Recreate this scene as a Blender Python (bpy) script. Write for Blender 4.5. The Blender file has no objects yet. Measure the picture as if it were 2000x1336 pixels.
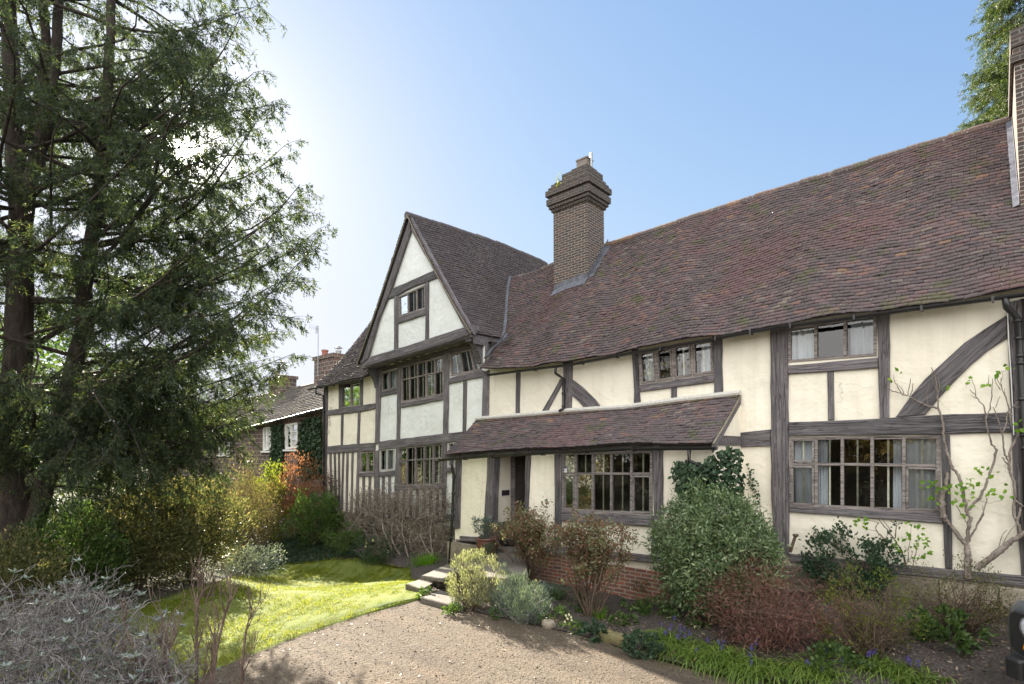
import bpy, math, random
import numpy as np
from mathutils import Vector, Matrix
from mathutils.geometry import tessellate_polygon

random.seed(7)
RNG = np.random.default_rng(7)
SC = bpy.context.scene
COL = SC.collection

# ------------------------------------------------------------------ camera
FPX, CXP, CYP = 1060.0, 1000.0, 832.0          # focal length / principal point in 2000x1336 pixels
YAW, PITCH, HC = math.radians(41.93), math.radians(2.6), 2.8
cam = bpy.data.cameras.new('camera')
cam.sensor_width = 36.0
cam.lens = FPX / 2000 * 36
cam.shift_y = (CYP - 668) / 2000
cam.clip_start, cam.clip_end = 0.05, 4000
camo = bpy.data.objects.new('camera', cam)
COL.objects.link(camo)
camo.location = (0, 0, HC)
camo.rotation_euler = (math.pi / 2 + PITCH, 0, YAW)
SC.camera = camo

FH = Vector((-math.sin(YAW), math.cos(YAW), 0))
RT = Vector((math.cos(YAW), math.sin(YAW), 0))
FW = FH * math.cos(PITCH) + Vector((0, 0, math.sin(PITCH)))
UPV = Vector((0, 0, math.cos(PITCH))) - FH * math.sin(PITCH)
C0 = Vector((0, 0, HC))

def ray(px, py):
    return FW + RT * ((px - CXP) / FPX) + UPV * ((CYP - py) / FPX)
def atY(px, py, Y):
    d = ray(px, py); return C0 + d * (Y / d.y)
def atX(px, py, X):
    d = ray(px, py); return C0 + d * (X / d.x)
def atZ(px, py, z=0.0):
    d = ray(px, py); return C0 + d * ((z - HC) / d.z)
def atD(px, py, D):
    return C0 + ray(px, py) * D

# ------------------------------------------------------------------ light
SUN = ray(355, 293).normalized()                # where the sun stands in the photo
SUN_EL = math.asin(SUN.z)
SUN_AZ = math.atan2(SUN.x, SUN.y)               # clockwise from +Y
W = bpy.data.worlds.new('World'); SC.world = W
W.use_nodes = True
wn = W.node_tree
bg = wn.nodes['Background']
sky = wn.nodes.new('ShaderNodeTexSky')
sky.sky_type = 'NISHITA'; sky.sun_disc = False
sky.sun_elevation = SUN_EL
sky.sun_rotation = SUN_AZ
sky.air_density = 1.0; sky.dust_density = 0.3; sky.ozone_density = 1.2; sky.altitude = 50
# the sun's wide glow is soft-clamped, and an unseen bright cloud is added behind the camera to light the facade
def wmath(op, a, b=None):
    n = wn.nodes.new('ShaderNodeMath'); n.operation = op
    for i, v in enumerate((a, b)):
        if v is None: continue
        if isinstance(v, (int, float)): n.inputs[i].default_value = v
        else: wn.links.new(v, n.inputs[i])
    return n.outputs[0]
SKY_GAIN, SKY_MAX, CLOUD_FILL = (.63, .75, 1.06), (1.68, 1.72, 1.95), 5.5
sep = wn.nodes.new('ShaderNodeSeparateColor'); wn.links.new(sky.outputs[0], sep.inputs[0])
comb = wn.nodes.new('ShaderNodeCombineColor')
for i in range(3):
    e = wmath('EXPONENT', wmath('MULTIPLY', sep.outputs[i], -SKY_GAIN[i] / SKY_MAX[i]))
    wn.links.new(wmath('MULTIPLY', wmath('SUBTRACT', 1.0, e), SKY_MAX[i]), comb.inputs[i])
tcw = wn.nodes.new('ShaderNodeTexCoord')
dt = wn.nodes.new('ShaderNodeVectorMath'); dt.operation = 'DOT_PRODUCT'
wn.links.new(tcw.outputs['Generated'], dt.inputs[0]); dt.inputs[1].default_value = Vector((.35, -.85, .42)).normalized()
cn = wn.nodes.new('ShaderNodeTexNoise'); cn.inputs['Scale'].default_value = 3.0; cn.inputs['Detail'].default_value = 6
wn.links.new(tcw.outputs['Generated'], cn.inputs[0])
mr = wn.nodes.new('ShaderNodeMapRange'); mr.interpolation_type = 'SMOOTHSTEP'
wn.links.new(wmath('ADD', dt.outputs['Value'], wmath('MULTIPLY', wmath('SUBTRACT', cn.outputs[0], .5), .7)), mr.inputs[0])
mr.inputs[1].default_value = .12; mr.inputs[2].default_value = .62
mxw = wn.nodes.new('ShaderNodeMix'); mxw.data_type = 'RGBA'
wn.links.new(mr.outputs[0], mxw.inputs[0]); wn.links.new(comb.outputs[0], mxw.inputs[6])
mxw.inputs[7].default_value = (CLOUD_FILL, CLOUD_FILL * .985, CLOUD_FILL * .96, 1)
ds = wn.nodes.new('ShaderNodeVectorMath'); ds.operation = 'DOT_PRODUCT'
wn.links.new(tcw.outputs['Generated'], ds.inputs[0]); ds.inputs[1].default_value = SUN
om = wmath('SUBTRACT', 1.0, ds.outputs['Value'])
glow = wmath('ADD', wmath('MULTIPLY', wmath('EXPONENT', wmath('MULTIPLY', om, -1 / .00045)), 40.0),
             wmath('ADD', wmath('MULTIPLY', wmath('EXPONENT', wmath('MULTIPLY', om, -1 / .006)), 1.3), wmath('MULTIPLY', wmath('EXPONENT', wmath('MULTIPLY', om, -1 / .05)), .30)))
gc = wn.nodes.new('ShaderNodeVectorMath'); gc.operation = 'SCALE'; gc.inputs[0].default_value = (1, .97, .90); wn.links.new(glow, gc.inputs['Scale'])
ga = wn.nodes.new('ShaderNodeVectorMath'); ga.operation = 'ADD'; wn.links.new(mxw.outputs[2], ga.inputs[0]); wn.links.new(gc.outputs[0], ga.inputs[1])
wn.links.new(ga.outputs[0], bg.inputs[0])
bg.inputs[1].default_value = 0.1
sl = bpy.data.lights.new('sun', 'SUN'); sl.energy = 5.0; sl.angle = math.radians(0.5); sl.color = (1, 0.9, 0.76)
so = bpy.data.objects.new('sun', sl); COL.objects.link(so)
so.rotation_euler = SUN.to_track_quat('Z', 'Y').to_euler()
SC.view_settings.view_transform = 'Standard'; SC.view_settings.look = 'None'
SC.view_settings.exposure = 2.42; SC.view_settings.gamma = 1.0
SC.cycles.max_bounces = 8; SC.cycles.transparent_max_bounces = 12
SC.cycles.use_denoising = True
SC.cycles.sample_clamp_indirect = 6.0

# ------------------------------------------------------------------ helpers
def empty(name, loc, label=None, cat=None, group=None, kind=None):
    o = bpy.data.objects.new(name, None); COL.objects.link(o)
    o.location = loc; o.empty_display_size = 0.2
    tag(o, label, cat, group, kind); return o
def tag(o, label=None, cat=None, group=None, kind=None):
    if label: o['label'] = label
    if cat: o['category'] = cat
    if group: o['group'] = group
    if kind: o['kind'] = kind
    return o
def wmat(o):
    """world matrix of an (unevaluated) object built from location / rotation of its chain"""
    m = Matrix.LocRotScale(o.location, o.rotation_euler, o.scale)
    return (wmat(o.parent) @ o.matrix_parent_inverse @ m) if o.parent else m
def link(name, me, m=None, parent=None, M=None):
    """link mesh data given in the frame M (world); parent keeps the world place"""
    o = bpy.data.objects.new(name, me); COL.objects.link(o)
    if m: me.materials.append(m)
    M = M or Matrix()
    if parent:
        o.parent = parent
        M = wmat(parent).inverted() @ M
    l, r, s = M.decompose()
    o.location = l; o.rotation_euler = r.to_euler()
    return o
def fast_mesh(name, V, loops, starts, smooth=False, uv=None):
    me = bpy.data.meshes.new(name)
    V = np.asarray(V, dtype=np.float32).reshape(-1, 3)
    loops = np.asarray(loops, dtype=np.int32).ravel(); starts = np.asarray(starts, dtype=np.int32)
    me.vertices.add(len(V)); me.vertices.foreach_set('co', V.ravel())
    me.loops.add(len(loops)); me.loops.foreach_set('vertex_index', loops)
    me.polygons.add(len(starts)); me.polygons.foreach_set('loop_start', starts)
    if smooth:
        me.polygons.foreach_set('use_smooth', np.ones(len(starts), dtype=bool))
    me.update(calc_edges=True)
    return me
class MB:
    """collects polygons for ONE mesh object, world coordinates"""
    def __init__(s): s.v = []; s.f = []
    def poly(s, pts):
        n = len(s.v); s.v += [tuple(p) for p in pts]; s.f.append(list(range(n, n + len(pts))))
    def hexa(s, a):
        """8 points: bottom ring 0-3, top ring 4-7"""
        n = len(s.v); s.v += [tuple(p) for p in a]
        for q in ((3, 2, 1, 0), (4, 5, 6, 7), (0, 1, 5, 4), (1, 2, 6, 5), (2, 3, 7, 6), (3, 0, 4, 7)):
            s.f.append([n + i for i in q])
    def box(s, x0, x1, y0, y1, z0, z1):
        s.hexa([(x0, y0, z0), (x1, y0, z0), (x1, y1, z0), (x0, y1, z0), (x0, y0, z1), (x1, y0, z1), (x1, y1, z1), (x0, y1, z1)])
    def bar(s, p, q, w, d):
        """bar from p to q on a wall facing -Y: width w in the wall plane, front at p.y, depth d behind"""
        p, q = Vector(p), Vector(q); t = (q - p).normalized()
        n = t.cross(Vector((0, 1, 0))).normalized() * (w / 2)
        b = Vector((0, d, 0))
        s.hexa([p - n, p + n, p + n + b, p - n + b, q - n, q + n, q + n + b, q - n + b])
    def tube(s, pts, radii, sides=6, cap=True):
        pts = [Vector(p) for p in pts]; n0 = len(s.v); k = len(pts)
        if not hasattr(radii, '__len__'): radii = [radii] * k
        t0 = (pts[1] - pts[0]).normalized()
        a = t0.orthogonal().normalized()
        for i in range(k):
            t = (pts[min(i + 1, k - 1)] - pts[max(i - 1, 0)])
            if t.length < 1e-9: t = t0
            t.normalize(); a = (a - t * a.dot(t))
            if a.length < 1e-6: a = t.orthogonal()
            a.normalize(); b = t.cross(a)
            for j in range(sides):
                th = 2 * math.pi * j / sides
                s.v.append(tuple(pts[i] + (a * math.cos(th) + b * math.sin(th)) * radii[i]))
        for i in range(k - 1):
            for j in range(sides):
                j2 = (j + 1) % sides
                s.f.append([n0 + i * sides + j, n0 + i * sides + j2, n0 + (i + 1) * sides + j2, n0 + (i + 1) * sides + j])
        if cap:
            s.f.append([n0 + j for j in range(sides)][::-1]); s.f.append([n0 + (k - 1) * sides + j for j in range(sides)])
    def lathe(s, prof, c, sides=20):
        """prof: (r, z) list"""
        n0 = len(s.v); k = len(prof)
        for r, z in prof:
            for j in range(sides):
                th = 2 * math.pi * j / sides
                s.v.append((c[0] + r * math.cos(th), c[1] + r * math.sin(th), c[2] + z))
        for i in range(k - 1):
            for j in range(sides):
                j2 = (j + 1) % sides
                s.f.append([n0 + i * sides + j, n0 + i * sides + j2, n0 + (i + 1) * sides + j2, n0 + (i + 1) * sides + j])
    def prism(s, pts, d, bev=0.0):
        """outline pts (front face, world), extruded by vector d; front edge chamfered by bev"""
        pts = [Vector(p) for p in pts]; n = len(pts); d = Vector(d)
        back = [p + d for p in pts]
        if bev > 0:
            c = sum(pts, Vector()) / n; dn = d.normalized()
            area = sum(((pts[i] - c).cross(pts[(i + 1) % n] - c)).dot(dn) for i in range(n))
            sg = 1 if area > 0 else -1
            ins = []
            for i in range(n):
                e1 = (pts[i] - pts[i - 1]).normalized(); e2 = (pts[(i + 1) % n] - pts[i]).normalized()
                m = (dn.cross(e1) + dn.cross(e2))
                m = m.normalized() if m.length > 1e-6 else dn.cross(e1)
                ins.append(pts[i] + m * sg * bev * 1.2)
            mid = [p + dn * bev for p in pts]
            rings = [ins, mid, back]
        else: rings = [pts, back]
        n0 = len(s.v)
        for r in rings: s.v += [tuple(p) for p in r]
        s.f.append(list(range(n0, n0 + n)))
        for k in range(len(rings) - 1):
            for i in range(n):
                j = (i + 1) % n
                s.f.append([n0 + k * n + i, n0 + (k + 1) * n + i, n0 + (k + 1) * n + j, n0 + k * n + j])
        s.f.append([n0 + (len(rings) - 1) * n + i for i in range(n)][::-1])
    def build(s, name, m, parent=None, smooth=False, uv=False, M=None):
        M = M or Matrix()
        if parent is not None and M == Matrix():
            M = Matrix.Translation(wmat(parent).translation)
        Mi = M.inverted()
        V = [Mi @ Vector(v) for v in s.v]
        me = bpy.data.meshes.new(name); me.from_pydata(V, [], s.f); me.update()
        import bmesh
        bm = bmesh.new(); bm.from_mesh(me); bmesh.ops.recalc_face_normals(bm, faces=bm.faces); bm.to_mesh(me); bm.free()
        if smooth:
            for p in me.polygons: p.use_smooth = True
        if uv:
            ul = me.uv_layers.new(name='UVMap')
            for p in me.polygons:
                nn = p.normal
                for li in p.loop_indices:
                    c = M @ me.vertices[me.loops[li].vertex_index].co
                    if abs(nn.z) > .8: u = (c.x, c.y)
                    elif abs(nn.x) > abs(nn.y): u = (c.y, c.z)
                    else: u = (c.x, c.z)
                    ul.data[li].uv = u
        return link(name, me, m, parent, M)

# ------------------------------------------------------------------ materials
def newmat(name):
    m = bpy.data.materials.new(name); m.use_nodes = True
    nt = m.node_tree; b = nt.nodes['Principled BSDF']
    return m, nt, b
def N(nt, typ, **kw):
    n = nt.nodes.new('ShaderNode' + typ)
    for k, v in kw.items():
        if k in n.inputs.keys() if hasattr(n.inputs, 'keys') else False:
            s = n.inputs[k]
            if isinstance(v, bpy.types.NodeSocket): nt.links.new(v, s)
            else: s.default_value = v
        else: setattr(n, k, v)
    return n
def ramp(nt, fac, stops, interp='LINEAR'):
    r = nt.nodes.new('ShaderNodeValToRGB'); r.color_ramp.interpolation = interp
    els = r.color_ramp.elements
    while len(els) < len(stops): els.new(0.5)
    for e, (p, c) in zip(els, stops):
        e.position = p; e.color = (*c, 1) if len(c) == 3 else c
    nt.links.new(fac, r.inputs[0]); return r.outputs[0]
def mix(nt, fac, a, b, mode='MIX'):
    n = nt.nodes.new('ShaderNodeMix'); n.data_type = 'RGBA'; n.blend_type = mode
    for s, v in ((n.inputs[0], fac), (n.inputs[6], a), (n.inputs[7], b)):
        if isinstance(v, bpy.types.NodeSocket): nt.links.new(v, s)
        else: s.default_value = (*v, 1) if isinstance(v, tuple) and len(v) == 3 else v
    return n.outputs[2]
def bump(nt, h, strength=.5, dist=.01, prev=None):
    b = nt.nodes.new('ShaderNodeBump'); b.inputs['Strength'].default_value = strength; b.inputs['Distance'].default_value = dist
    nt.links.new(h, b.inputs['Height'])
    if prev: nt.links.new(prev, b.inputs['Normal'])
    return b.outputs[0]
def wpos(nt):
    return nt.nodes.new('ShaderNodeNewGeometry').outputs['Position']
def noise(nt, vec, scale, detail=4, rough=.55, dist=0.0):
    n = N(nt, 'TexNoise', Scale=scale, Detail=detail, Roughness=rough, Distortion=dist)
    nt.links.new(vec, n.inputs['Vector']); return n.outputs[0]
def island(nt):
    return nt.nodes.new('ShaderNodeNewGeometry').outputs['Random Per Island']

def wood_mat(name, dark, mid, light):
    m, nt, b = newmat(name)
    tc = nt.nodes.new('ShaderNodeTexCoord'); oi = nt.nodes.new('ShaderNodeObjectInfo')
    off = N(nt, 'VectorMath', operation='SCALE'); off.inputs[0].default_value = (37, 91, 53)
    nt.links.new(oi.outputs['Random'], off.inputs['Scale'])
    add = N(nt, 'VectorMath', operation='ADD'); nt.links.new(tc.outputs['Object'], add.inputs[0]); nt.links.new(off.outputs[0], add.inputs[1])
    mp = N(nt, 'Mapping'); nt.links.new(add.outputs[0], mp.inputs[0]); mp.inputs['Scale'].default_value = (1.3, 22, 22)
    g = noise(nt, mp.outputs[0], 1.0, 7, .65, 1.1)
    mp2 = N(nt, 'Mapping'); nt.links.new(add.outputs[0], mp2.inputs[0]); mp2.inputs['Scale'].default_value = (.7, 60, 60)
    g2 = noise(nt, mp2.outputs[0], 1.0, 3, .6, .3)
    big = noise(nt, add.outputs[0], 2.2, 3)
    c = ramp(nt, g, [(.28, dark), (.5, mid), (.72, light)])
    c = mix(nt, .35, c, ramp(nt, g2, [(.35, dark), (.65, light)]))
    c = mix(nt, ramp(nt, big, [(.35, (0, 0, 0)), (.65, (.6, .6, .6))]), c, tuple(x * .75 for x in mid))
    mp3 = N(nt, 'Mapping'); nt.links.new(add.outputs[0], mp3.inputs[0]); mp3.inputs['Scale'].default_value = (.55, 13, 13)
    cr = noise(nt, mp3.outputs[0], 1.0, 5, .6, 1.6)
    crk = ramp(nt, cr, [(.47, (0, 0, 0)), (.497, (.85, .85, .85)), (.503, (.85, .85, .85)), (.53, (0, 0, 0))])
    c = mix(nt, crk, c, (.012, .010, .010))
    tone = ramp(nt, oi.outputs['Random'], [(0, (.72, .72, .72)), (.5, (1, .97, .94)), (1, (1.22, 1.18, 1.16))])
    c = mix(nt, 1.0, c, tone, 'MULTIPLY')
    nt.links.new(c, b.inputs['Base Color']); b.inputs['Roughness'].default_value = .88
    nrm = bump(nt, g, 1.0, .03); nrm = bump(nt, g2, .5, .006, nrm); nrm = bump(nt, crk, -.8, .02, nrm) if False else nrm
    nt.links.new(nrm, b.inputs['Normal'])
    return m
def plaster_mat(name, col, dirt):
    m, nt, b = newmat(name)
    p = wpos(nt)
    n1 = noise(nt, p, .9, 4); n2 = noise(nt, p, 6, 5); n3 = noise(nt, p, 55, 3)
    c = mix(nt, ramp(nt, n1, [(.35, (0, 0, 0)), (.7, (.5, .5, .5))]), col, dirt)
    mp = N(nt, 'Mapping'); nt.links.new(p, mp.inputs[0]); mp.inputs['Scale'].default_value = (7, 7, .5)
    st = noise(nt, mp.outputs[0], 1.0, 4)
    c = mix(nt, ramp(nt, st, [(.5, (0, 0, 0)), (.78, (.55, .55, .55))]), c, dirt)
    vo = N(nt, 'TexVoronoi', feature='DISTANCE_TO_EDGE', Scale=.55)
    wv = N(nt, 'TexNoise', Scale=2.5, Detail=5.0); nt.links.new(p, wv.inputs[0])
    wsc = N(nt, 'VectorMath', operation='SCALE'); wsc.inputs['Scale'].default_value = .5; nt.links.new(wv.outputs['Color'], wsc.inputs[0])
    wad = N(nt, 'VectorMath', operation='ADD'); nt.links.new(p, wad.inputs[0]); nt.links.new(wsc.outputs[0], wad.inputs[1]); nt.links.new(wad.outputs[0], vo.inputs['Vector'])
    hair = ramp(nt, vo.outputs[0], [(0, (.5, .5, .5)), (.0035, (0, 0, 0))])
    hm = mix(nt, 1.0, hair, ramp(nt, n1, [(.5, (0, 0, 0)), (.56, (1, 1, 1))]), 'MULTIPLY')
    c = mix(nt, hm, c, tuple(x * .45 for x in dirt))
    n5 = noise(nt, p, 2.1, 6, .65)
    c = mix(nt, ramp(nt, n5, [(.6, (0, 0, 0)), (.7, (.4, .4, .4))]), c, tuple(x * .88 for x in dirt))
    nt.links.new(c, b.inputs['Base Color']); b.inputs['Roughness'].default_value = .92
    nrm = bump(nt, n1, .6, .16); nrm = bump(nt, n2, .45, .04, nrm); nrm = bump(nt, n3, .2, .004, nrm)
    nt.links.new(nrm, b.inputs['Normal']); return m
def tile_mat(name, stops, lichen=.62, moss=.66, red=0.0):
    m, nt, b = newmat(name)
    p = wpos(nt); r = island(nt)
    c = ramp(nt, r, stops, 'CONSTANT')
    n1 = noise(nt, p, 1.1, 3); n2 = noise(nt, p, 26, 5, .65); n3 = noise(nt, p, 120, 3)
    c = mix(nt, ramp(nt, n1, [(.38, (0, 0, 0)), (.62, (.75, .75, .75))]), c, (.085, .068, .074))
    n6 = noise(nt, p, .45, 4)
    c = mix(nt, ramp(nt, n6, [(.5, (0, 0, 0)), (.64, (red, red, red))]), c, (.15, .075, .078))
    c = mix(nt, ramp(nt, n2, [(.4, (.0, .0, .0)), (.75, (.5, .5, .5))]), c, (.05, .045, .042))
    c = mix(nt, ramp(nt, n2, [(lichen, (0, 0, 0)), (lichen + .08, (.7, .7, .7))]), c, (.42, .40, .34))
    n4 = noise(nt, p, 2.6, 4)
    c = mix(nt, ramp(nt, n4, [(moss, (0, 0, 0)), (moss + .12, (.6, .6, .6))]), c, (.075, .09, .03))
    nt.links.new(c, b.inputs['Base Color']); b.inputs['Roughness'].default_value = .8
    nrm = bump(nt, n2, .5, .006); nrm = bump(nt, n3, .3, .002, nrm)
    nt.links.new(nrm, b.inputs['Normal']); return m
def brick_mat(name, c1, c2, mortar, bw=.225, bh=.072, soot=(.05, .045, .045), sootamt=.5, msize=.011):
    m, nt, b = newmat(name)
    uvn = nt.nodes.new('ShaderNodeUVMap'); p = wpos(nt)
    wob = noise(nt, p, 3, 3)
    br = N(nt, 'TexBrick', Scale=1.0); br.inputs['Mortar Size'].default_value = msize; br.inputs['Brick Width'].default_value = bw
    br.inputs['Row Height'].default_value = bh; br.inputs['Mortar Smooth'].default_value = .25; br.inputs['Bias'].default_value = -.1
    br.inputs['Color1'].default_value = (*c1, 1); br.inputs['Color2'].default_value = (*c2, 1); br.inputs['Mortar'].default_value = (*mortar, 1)
    sc = N(nt, 'VectorMath', operation='SCALE'); sc.inputs['Scale'].default_value = .035
    nv = N(nt, 'TexNoise', Scale=3.5); nt.links.new(p, nv.inputs[0]); nt.links.new(nv.outputs['Color'], sc.inputs[0])
    ad = N(nt, 'VectorMath', operation='ADD'); nt.links.new(uvn.outputs[0], ad.inputs[0]); nt.links.new(sc.outputs[0], ad.inputs[1])
    nt.links.new(ad.outputs[0], br.inputs['Vector'])
    n2 = noise(nt, p, 14, 5)
    # one brick in a few darker or redder: a coarse cell noise in brick space
    mp = N(nt, 'Mapping'); nt.links.new(ad.outputs[0], mp.inputs[0]); mp.inputs['Scale'].default_value = (1 / bw, 1 / bh, 1)
    wn_ = N(nt, 'TexNoise', Scale=.9, Detail=1.0); nt.links.new(mp.outputs[0], wn_.inputs[0])
    c = mix(nt, ramp(nt, wn_.outputs[0], [(.45, (0, 0, 0)), (.7, (.7, .7, .7))]), br.outputs['Color'], soot, 'MIX')
    fac = nt.nodes.new('ShaderNodeMath'); fac.operation = 'MULTIPLY'
    c2_ = mix(nt, br.outputs['Fac'], c, mortar)
    nt.nodes.remove(fac)
    c = mix(nt, ramp(nt, n2, [(.4, (0, 0, 0)), (.75, (sootamt,) * 3)]), c2_, soot)
    nt.links.new(c, b.inputs['Base Color']); b.inputs['Roughness'].default_value = .9
    inv = N(nt, 'Math', operation='SUBTRACT'); inv.inputs[0].default_value = 1; nt.links.new(br.outputs['Fac'], inv.inputs[1])
    nrm = bump(nt, inv.outputs[0], .8, .012); nrm = bump(nt, n2, .5, .006, nrm)
    nt.links.new(nrm, b.inputs['Normal']); return m
def stone_mat(name, c1, c2, scale=4.0, bumpd=.03):
    m, nt, b = newmat(name); p = wpos(nt)
    n1 = noise(nt, p, scale, 6, .6); n2 = noise(nt, p, scale * 6, 5, .65); n3 = noise(nt, p, scale * .6, 3)
    c = ramp(nt, n1, [(.3, c1), (.7, c2)])
    c = mix(nt, ramp(nt, n2, [(.45, (0, 0, 0)), (.7, (.5, .5, .5))]), c, tuple(x * .45 for x in c1))
    c = mix(nt, ramp(nt, n3, [(.55, (0, 0, 0)), (.75, (.5, .5, .5))]), c, (.09, .1, .04))
    c = mix(nt, 1.0, c, ramp(nt, island(nt), [(0, (.55, .52, .5)), (.5, (.9, .86, .8)), (1, (1.25, 1.2, 1.12))]), 'MULTIPLY')
    nt.links.new(c, b.inputs['Base Color']); b.inputs['Roughness'].default_value = .95
    nrm = bump(nt, n1, .6, bumpd); nrm = bump(nt, n2, .5, bumpd * .3, nrm)
    nt.links.new(nrm, b.inputs['Normal']); return m
def plain_mat(name, col, rough=.5, metal=0.0, var=.25, scale=20, bumps=.1):
    m, nt, b = newmat(name); p = wpos(nt)
    n1 = noise(nt, p, scale, 5)
    c = mix(nt, ramp(nt, n1, [(.35, (0, 0, 0)), (.7, (1, 1, 1))]), tuple(x * (1 - var) for x in col), tuple(min(1, x * (1 + var)) for x in col))
    nt.links.new(c, b.inputs['Base Color']); b.inputs['Roughness'].default_value = rough; b.inputs['Metallic'].default_value = metal
    if bumps: nt.links.new(bump(nt, n1, bumps, .004), b.inputs['Normal'])
    return m
def leaf_mat(name, stops, trans=.35, rough=.45, tcol=None, spec=.35):
    m, nt, b = newmat(name)
    r = island(nt); p = wpos(nt)
    c = ramp(nt, r, stops)
    n1 = noise(nt, p, 2.5, 2)
    c = mix(nt, ramp(nt, n1, [(.35, (0, 0, 0)), (.7, (.45, .45, .45))]), c, tuple(x * .6 for x in stops[0][1]))
    nt.links.new(c, b.inputs['Base Color']); b.inputs['Roughness'].default_value = rough
    b.inputs['Specular IOR Level'].default_value = spec
    t = nt.nodes.new('ShaderNodeBsdfTranslucent')
    tc = mix(nt, 1.0, c, tcol or (1.7, 1.7, .8), 'MULTIPLY')
    nt.links.new(tc, t.inputs[0])
    ms = nt.nodes.new('ShaderNodeMixShader'); ms.inputs[0].default_value = trans
    nt.links.new(b.outputs[0], ms.inputs[1]); nt.links.new(t.outputs[0], ms.inputs[2])
    nt.links.new(ms.outputs[0], nt.nodes['Material Output'].inputs[0]); return m
def glass_mat(name, ior=1.75):
    m, nt, b = newmat(name)
    tr = nt.nodes.new('ShaderNodeBsdfTransparent'); tr.inputs[0].default_value = (.8, .84, .84, 1)
    gl = nt.nodes.new('ShaderNodeBsdfGlossy'); gl.inputs['Roughness'].default_value = .02
    fr = nt.nodes.new('ShaderNodeFresnel'); fr.inputs[0].default_value = ior
    p = wpos(nt); nt.links.new(bump(nt, noise(nt, p, 5, 2), .04, .05), gl.inputs['Normal'])
    ms = nt.nodes.new('ShaderNodeMixShader'); nt.links.new(fr.outputs[0], ms.inputs[0])
    nt.links.new(tr.outputs[0], ms.inputs[1]); nt.links.new(gl.outputs[0], ms.inputs[2])
    nt.links.new(ms.outputs[0], nt.nodes['Material Output'].inputs[0]); return m

M_WOOD = wood_mat('weathered_oak', (.028, .026, .028), (.14, .13, .142), (.34, .325, .35))
M_FRAME = wood_mat('window_oak', (.11, .095, .09), (.29, .26, .25), (.50, .46, .45))
M_DARKWOOD = wood_mat('dark_door_wood', (.012, .009, .009), (.03, .022, .022), (.06, .05, .05))
M_CREAM = plaster_mat('cream_plaster', (.86, .81, .69), (.68, .63, .52))
M_WHITE = plaster_mat('white_plaster', (.80, .825, .82), (.64, .66, .64))
TSTOPS = [(0, (.138, .095, .100)), (.25, (.098, .074, .082)), (.45, (.158, .100, .100)), (.62, (.115, .087, .094)), (.76, (.08, .064, .071)), (.87, (.185, .108, .094)), (.94, (.20, .165, .145)), (.985, (.25, .15, .10))]
M_TILE = tile_mat('clay_tiles', TSTOPS, .61, .56, red=.6)
TSTOPS2 = [(0, (.105, .09, .096)), (.25, (.09, .079, .086)), (.5, (.12, .102, .105)), (.75, (.10, .088, .094)), (.9, (.08, .071, .078)), (.96, (.15, .13, .12))]
M_TILE2 = tile_mat('weathered_clay_tiles', TSTOPS2, .6, .62)
M_TILE4 = tile_mat('dull_wing_tiles', [(0, (.075, .06, .055)), (.4, (.055, .046, .045)), (.8, (.095, .075, .062))], .66, .6)
M_TILE3 = tile_mat('brown_stone_tiles', [(0, (.12, .10, .08)), (.3, (.085, .073, .06)), (.6, (.15, .125, .095)), (.85, (.065, .058, .05))], .64, .6)
M_RIDGE = tile_mat('ridge_clay', [(0, (.15, .085, .065)), (.4, (.11, .075, .065)), (.7, (.2, .115, .075))], .58, .53)
M_UNDER = plain_mat('roof_underlay', (.035, .03, .03), .9)
M_GUTTER = plain_mat('black_gutter_paint', (.018, .018, .02), .35, var=.2)
M_LEAD = plain_mat('lead_flashing', (.12, .125, .15), .6, .3, .35, 8)
M_MORTARF = plain_mat('mortar_fillet', (.58, .57, .53), .9, var=.15)
M_BRICKC = brick_mat('chimney_brick', (.115, .066, .05), (.045, .036, .036), (.30, .28, .25), sootamt=.4, msize=.0095)
M_BRICKCAP = brick_mat('sooty_brick', (.085, .058, .048), (.04, .035, .034), (.17, .155, .135), sootamt=.7)
M_BRICKP = brick_mat('red_plinth_brick', (.33, .12, .07), (.20, .085, .06), (.34, .31, .26), sootamt=.3, soot=(.08, .06, .06))
M_BRICKN = brick_mat('cottage_stone_brick', (.15, .095, .08), (.085, .06, .055), (.30, .26, .23), bw=.42, bh=.2, sootamt=.35, msize=.016)
M_STONE = stone_mat('sandstone', (.17, .15, .12), (.36, .33, .28), 4)
M_PAVE = stone_mat('grey_paving', (.10, .093, .084), (.20, .188, .17), 3, .02)
M_GLASS = glass_mat('window_glass', 1.85); M_GLASS2 = glass_mat('old_dull_glass', 1.28)
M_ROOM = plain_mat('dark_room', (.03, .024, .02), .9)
M_CURT = plain_mat('curtain_cloth', (.72, .73, .78), .9, var=.1, scale=4, bumps=0)
M_IRON = plain_mat('window_bar_paint', (.70, .65, .52), .7)
M_WPAINT = plain_mat('white_window_paint', (.75, .75, .73), .4, var=.06)
M_OLDPAINT = plain_mat('weathered_white_paint', (.46, .45, .43), .6, var=.15)
M_TERRA = plain_mat('terracotta', (.11, .042, .032), .45, var=.25, scale=6)
M_METAL = plain_mat('grey_metal', (.35, .36, .38), .4, .7)
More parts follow.
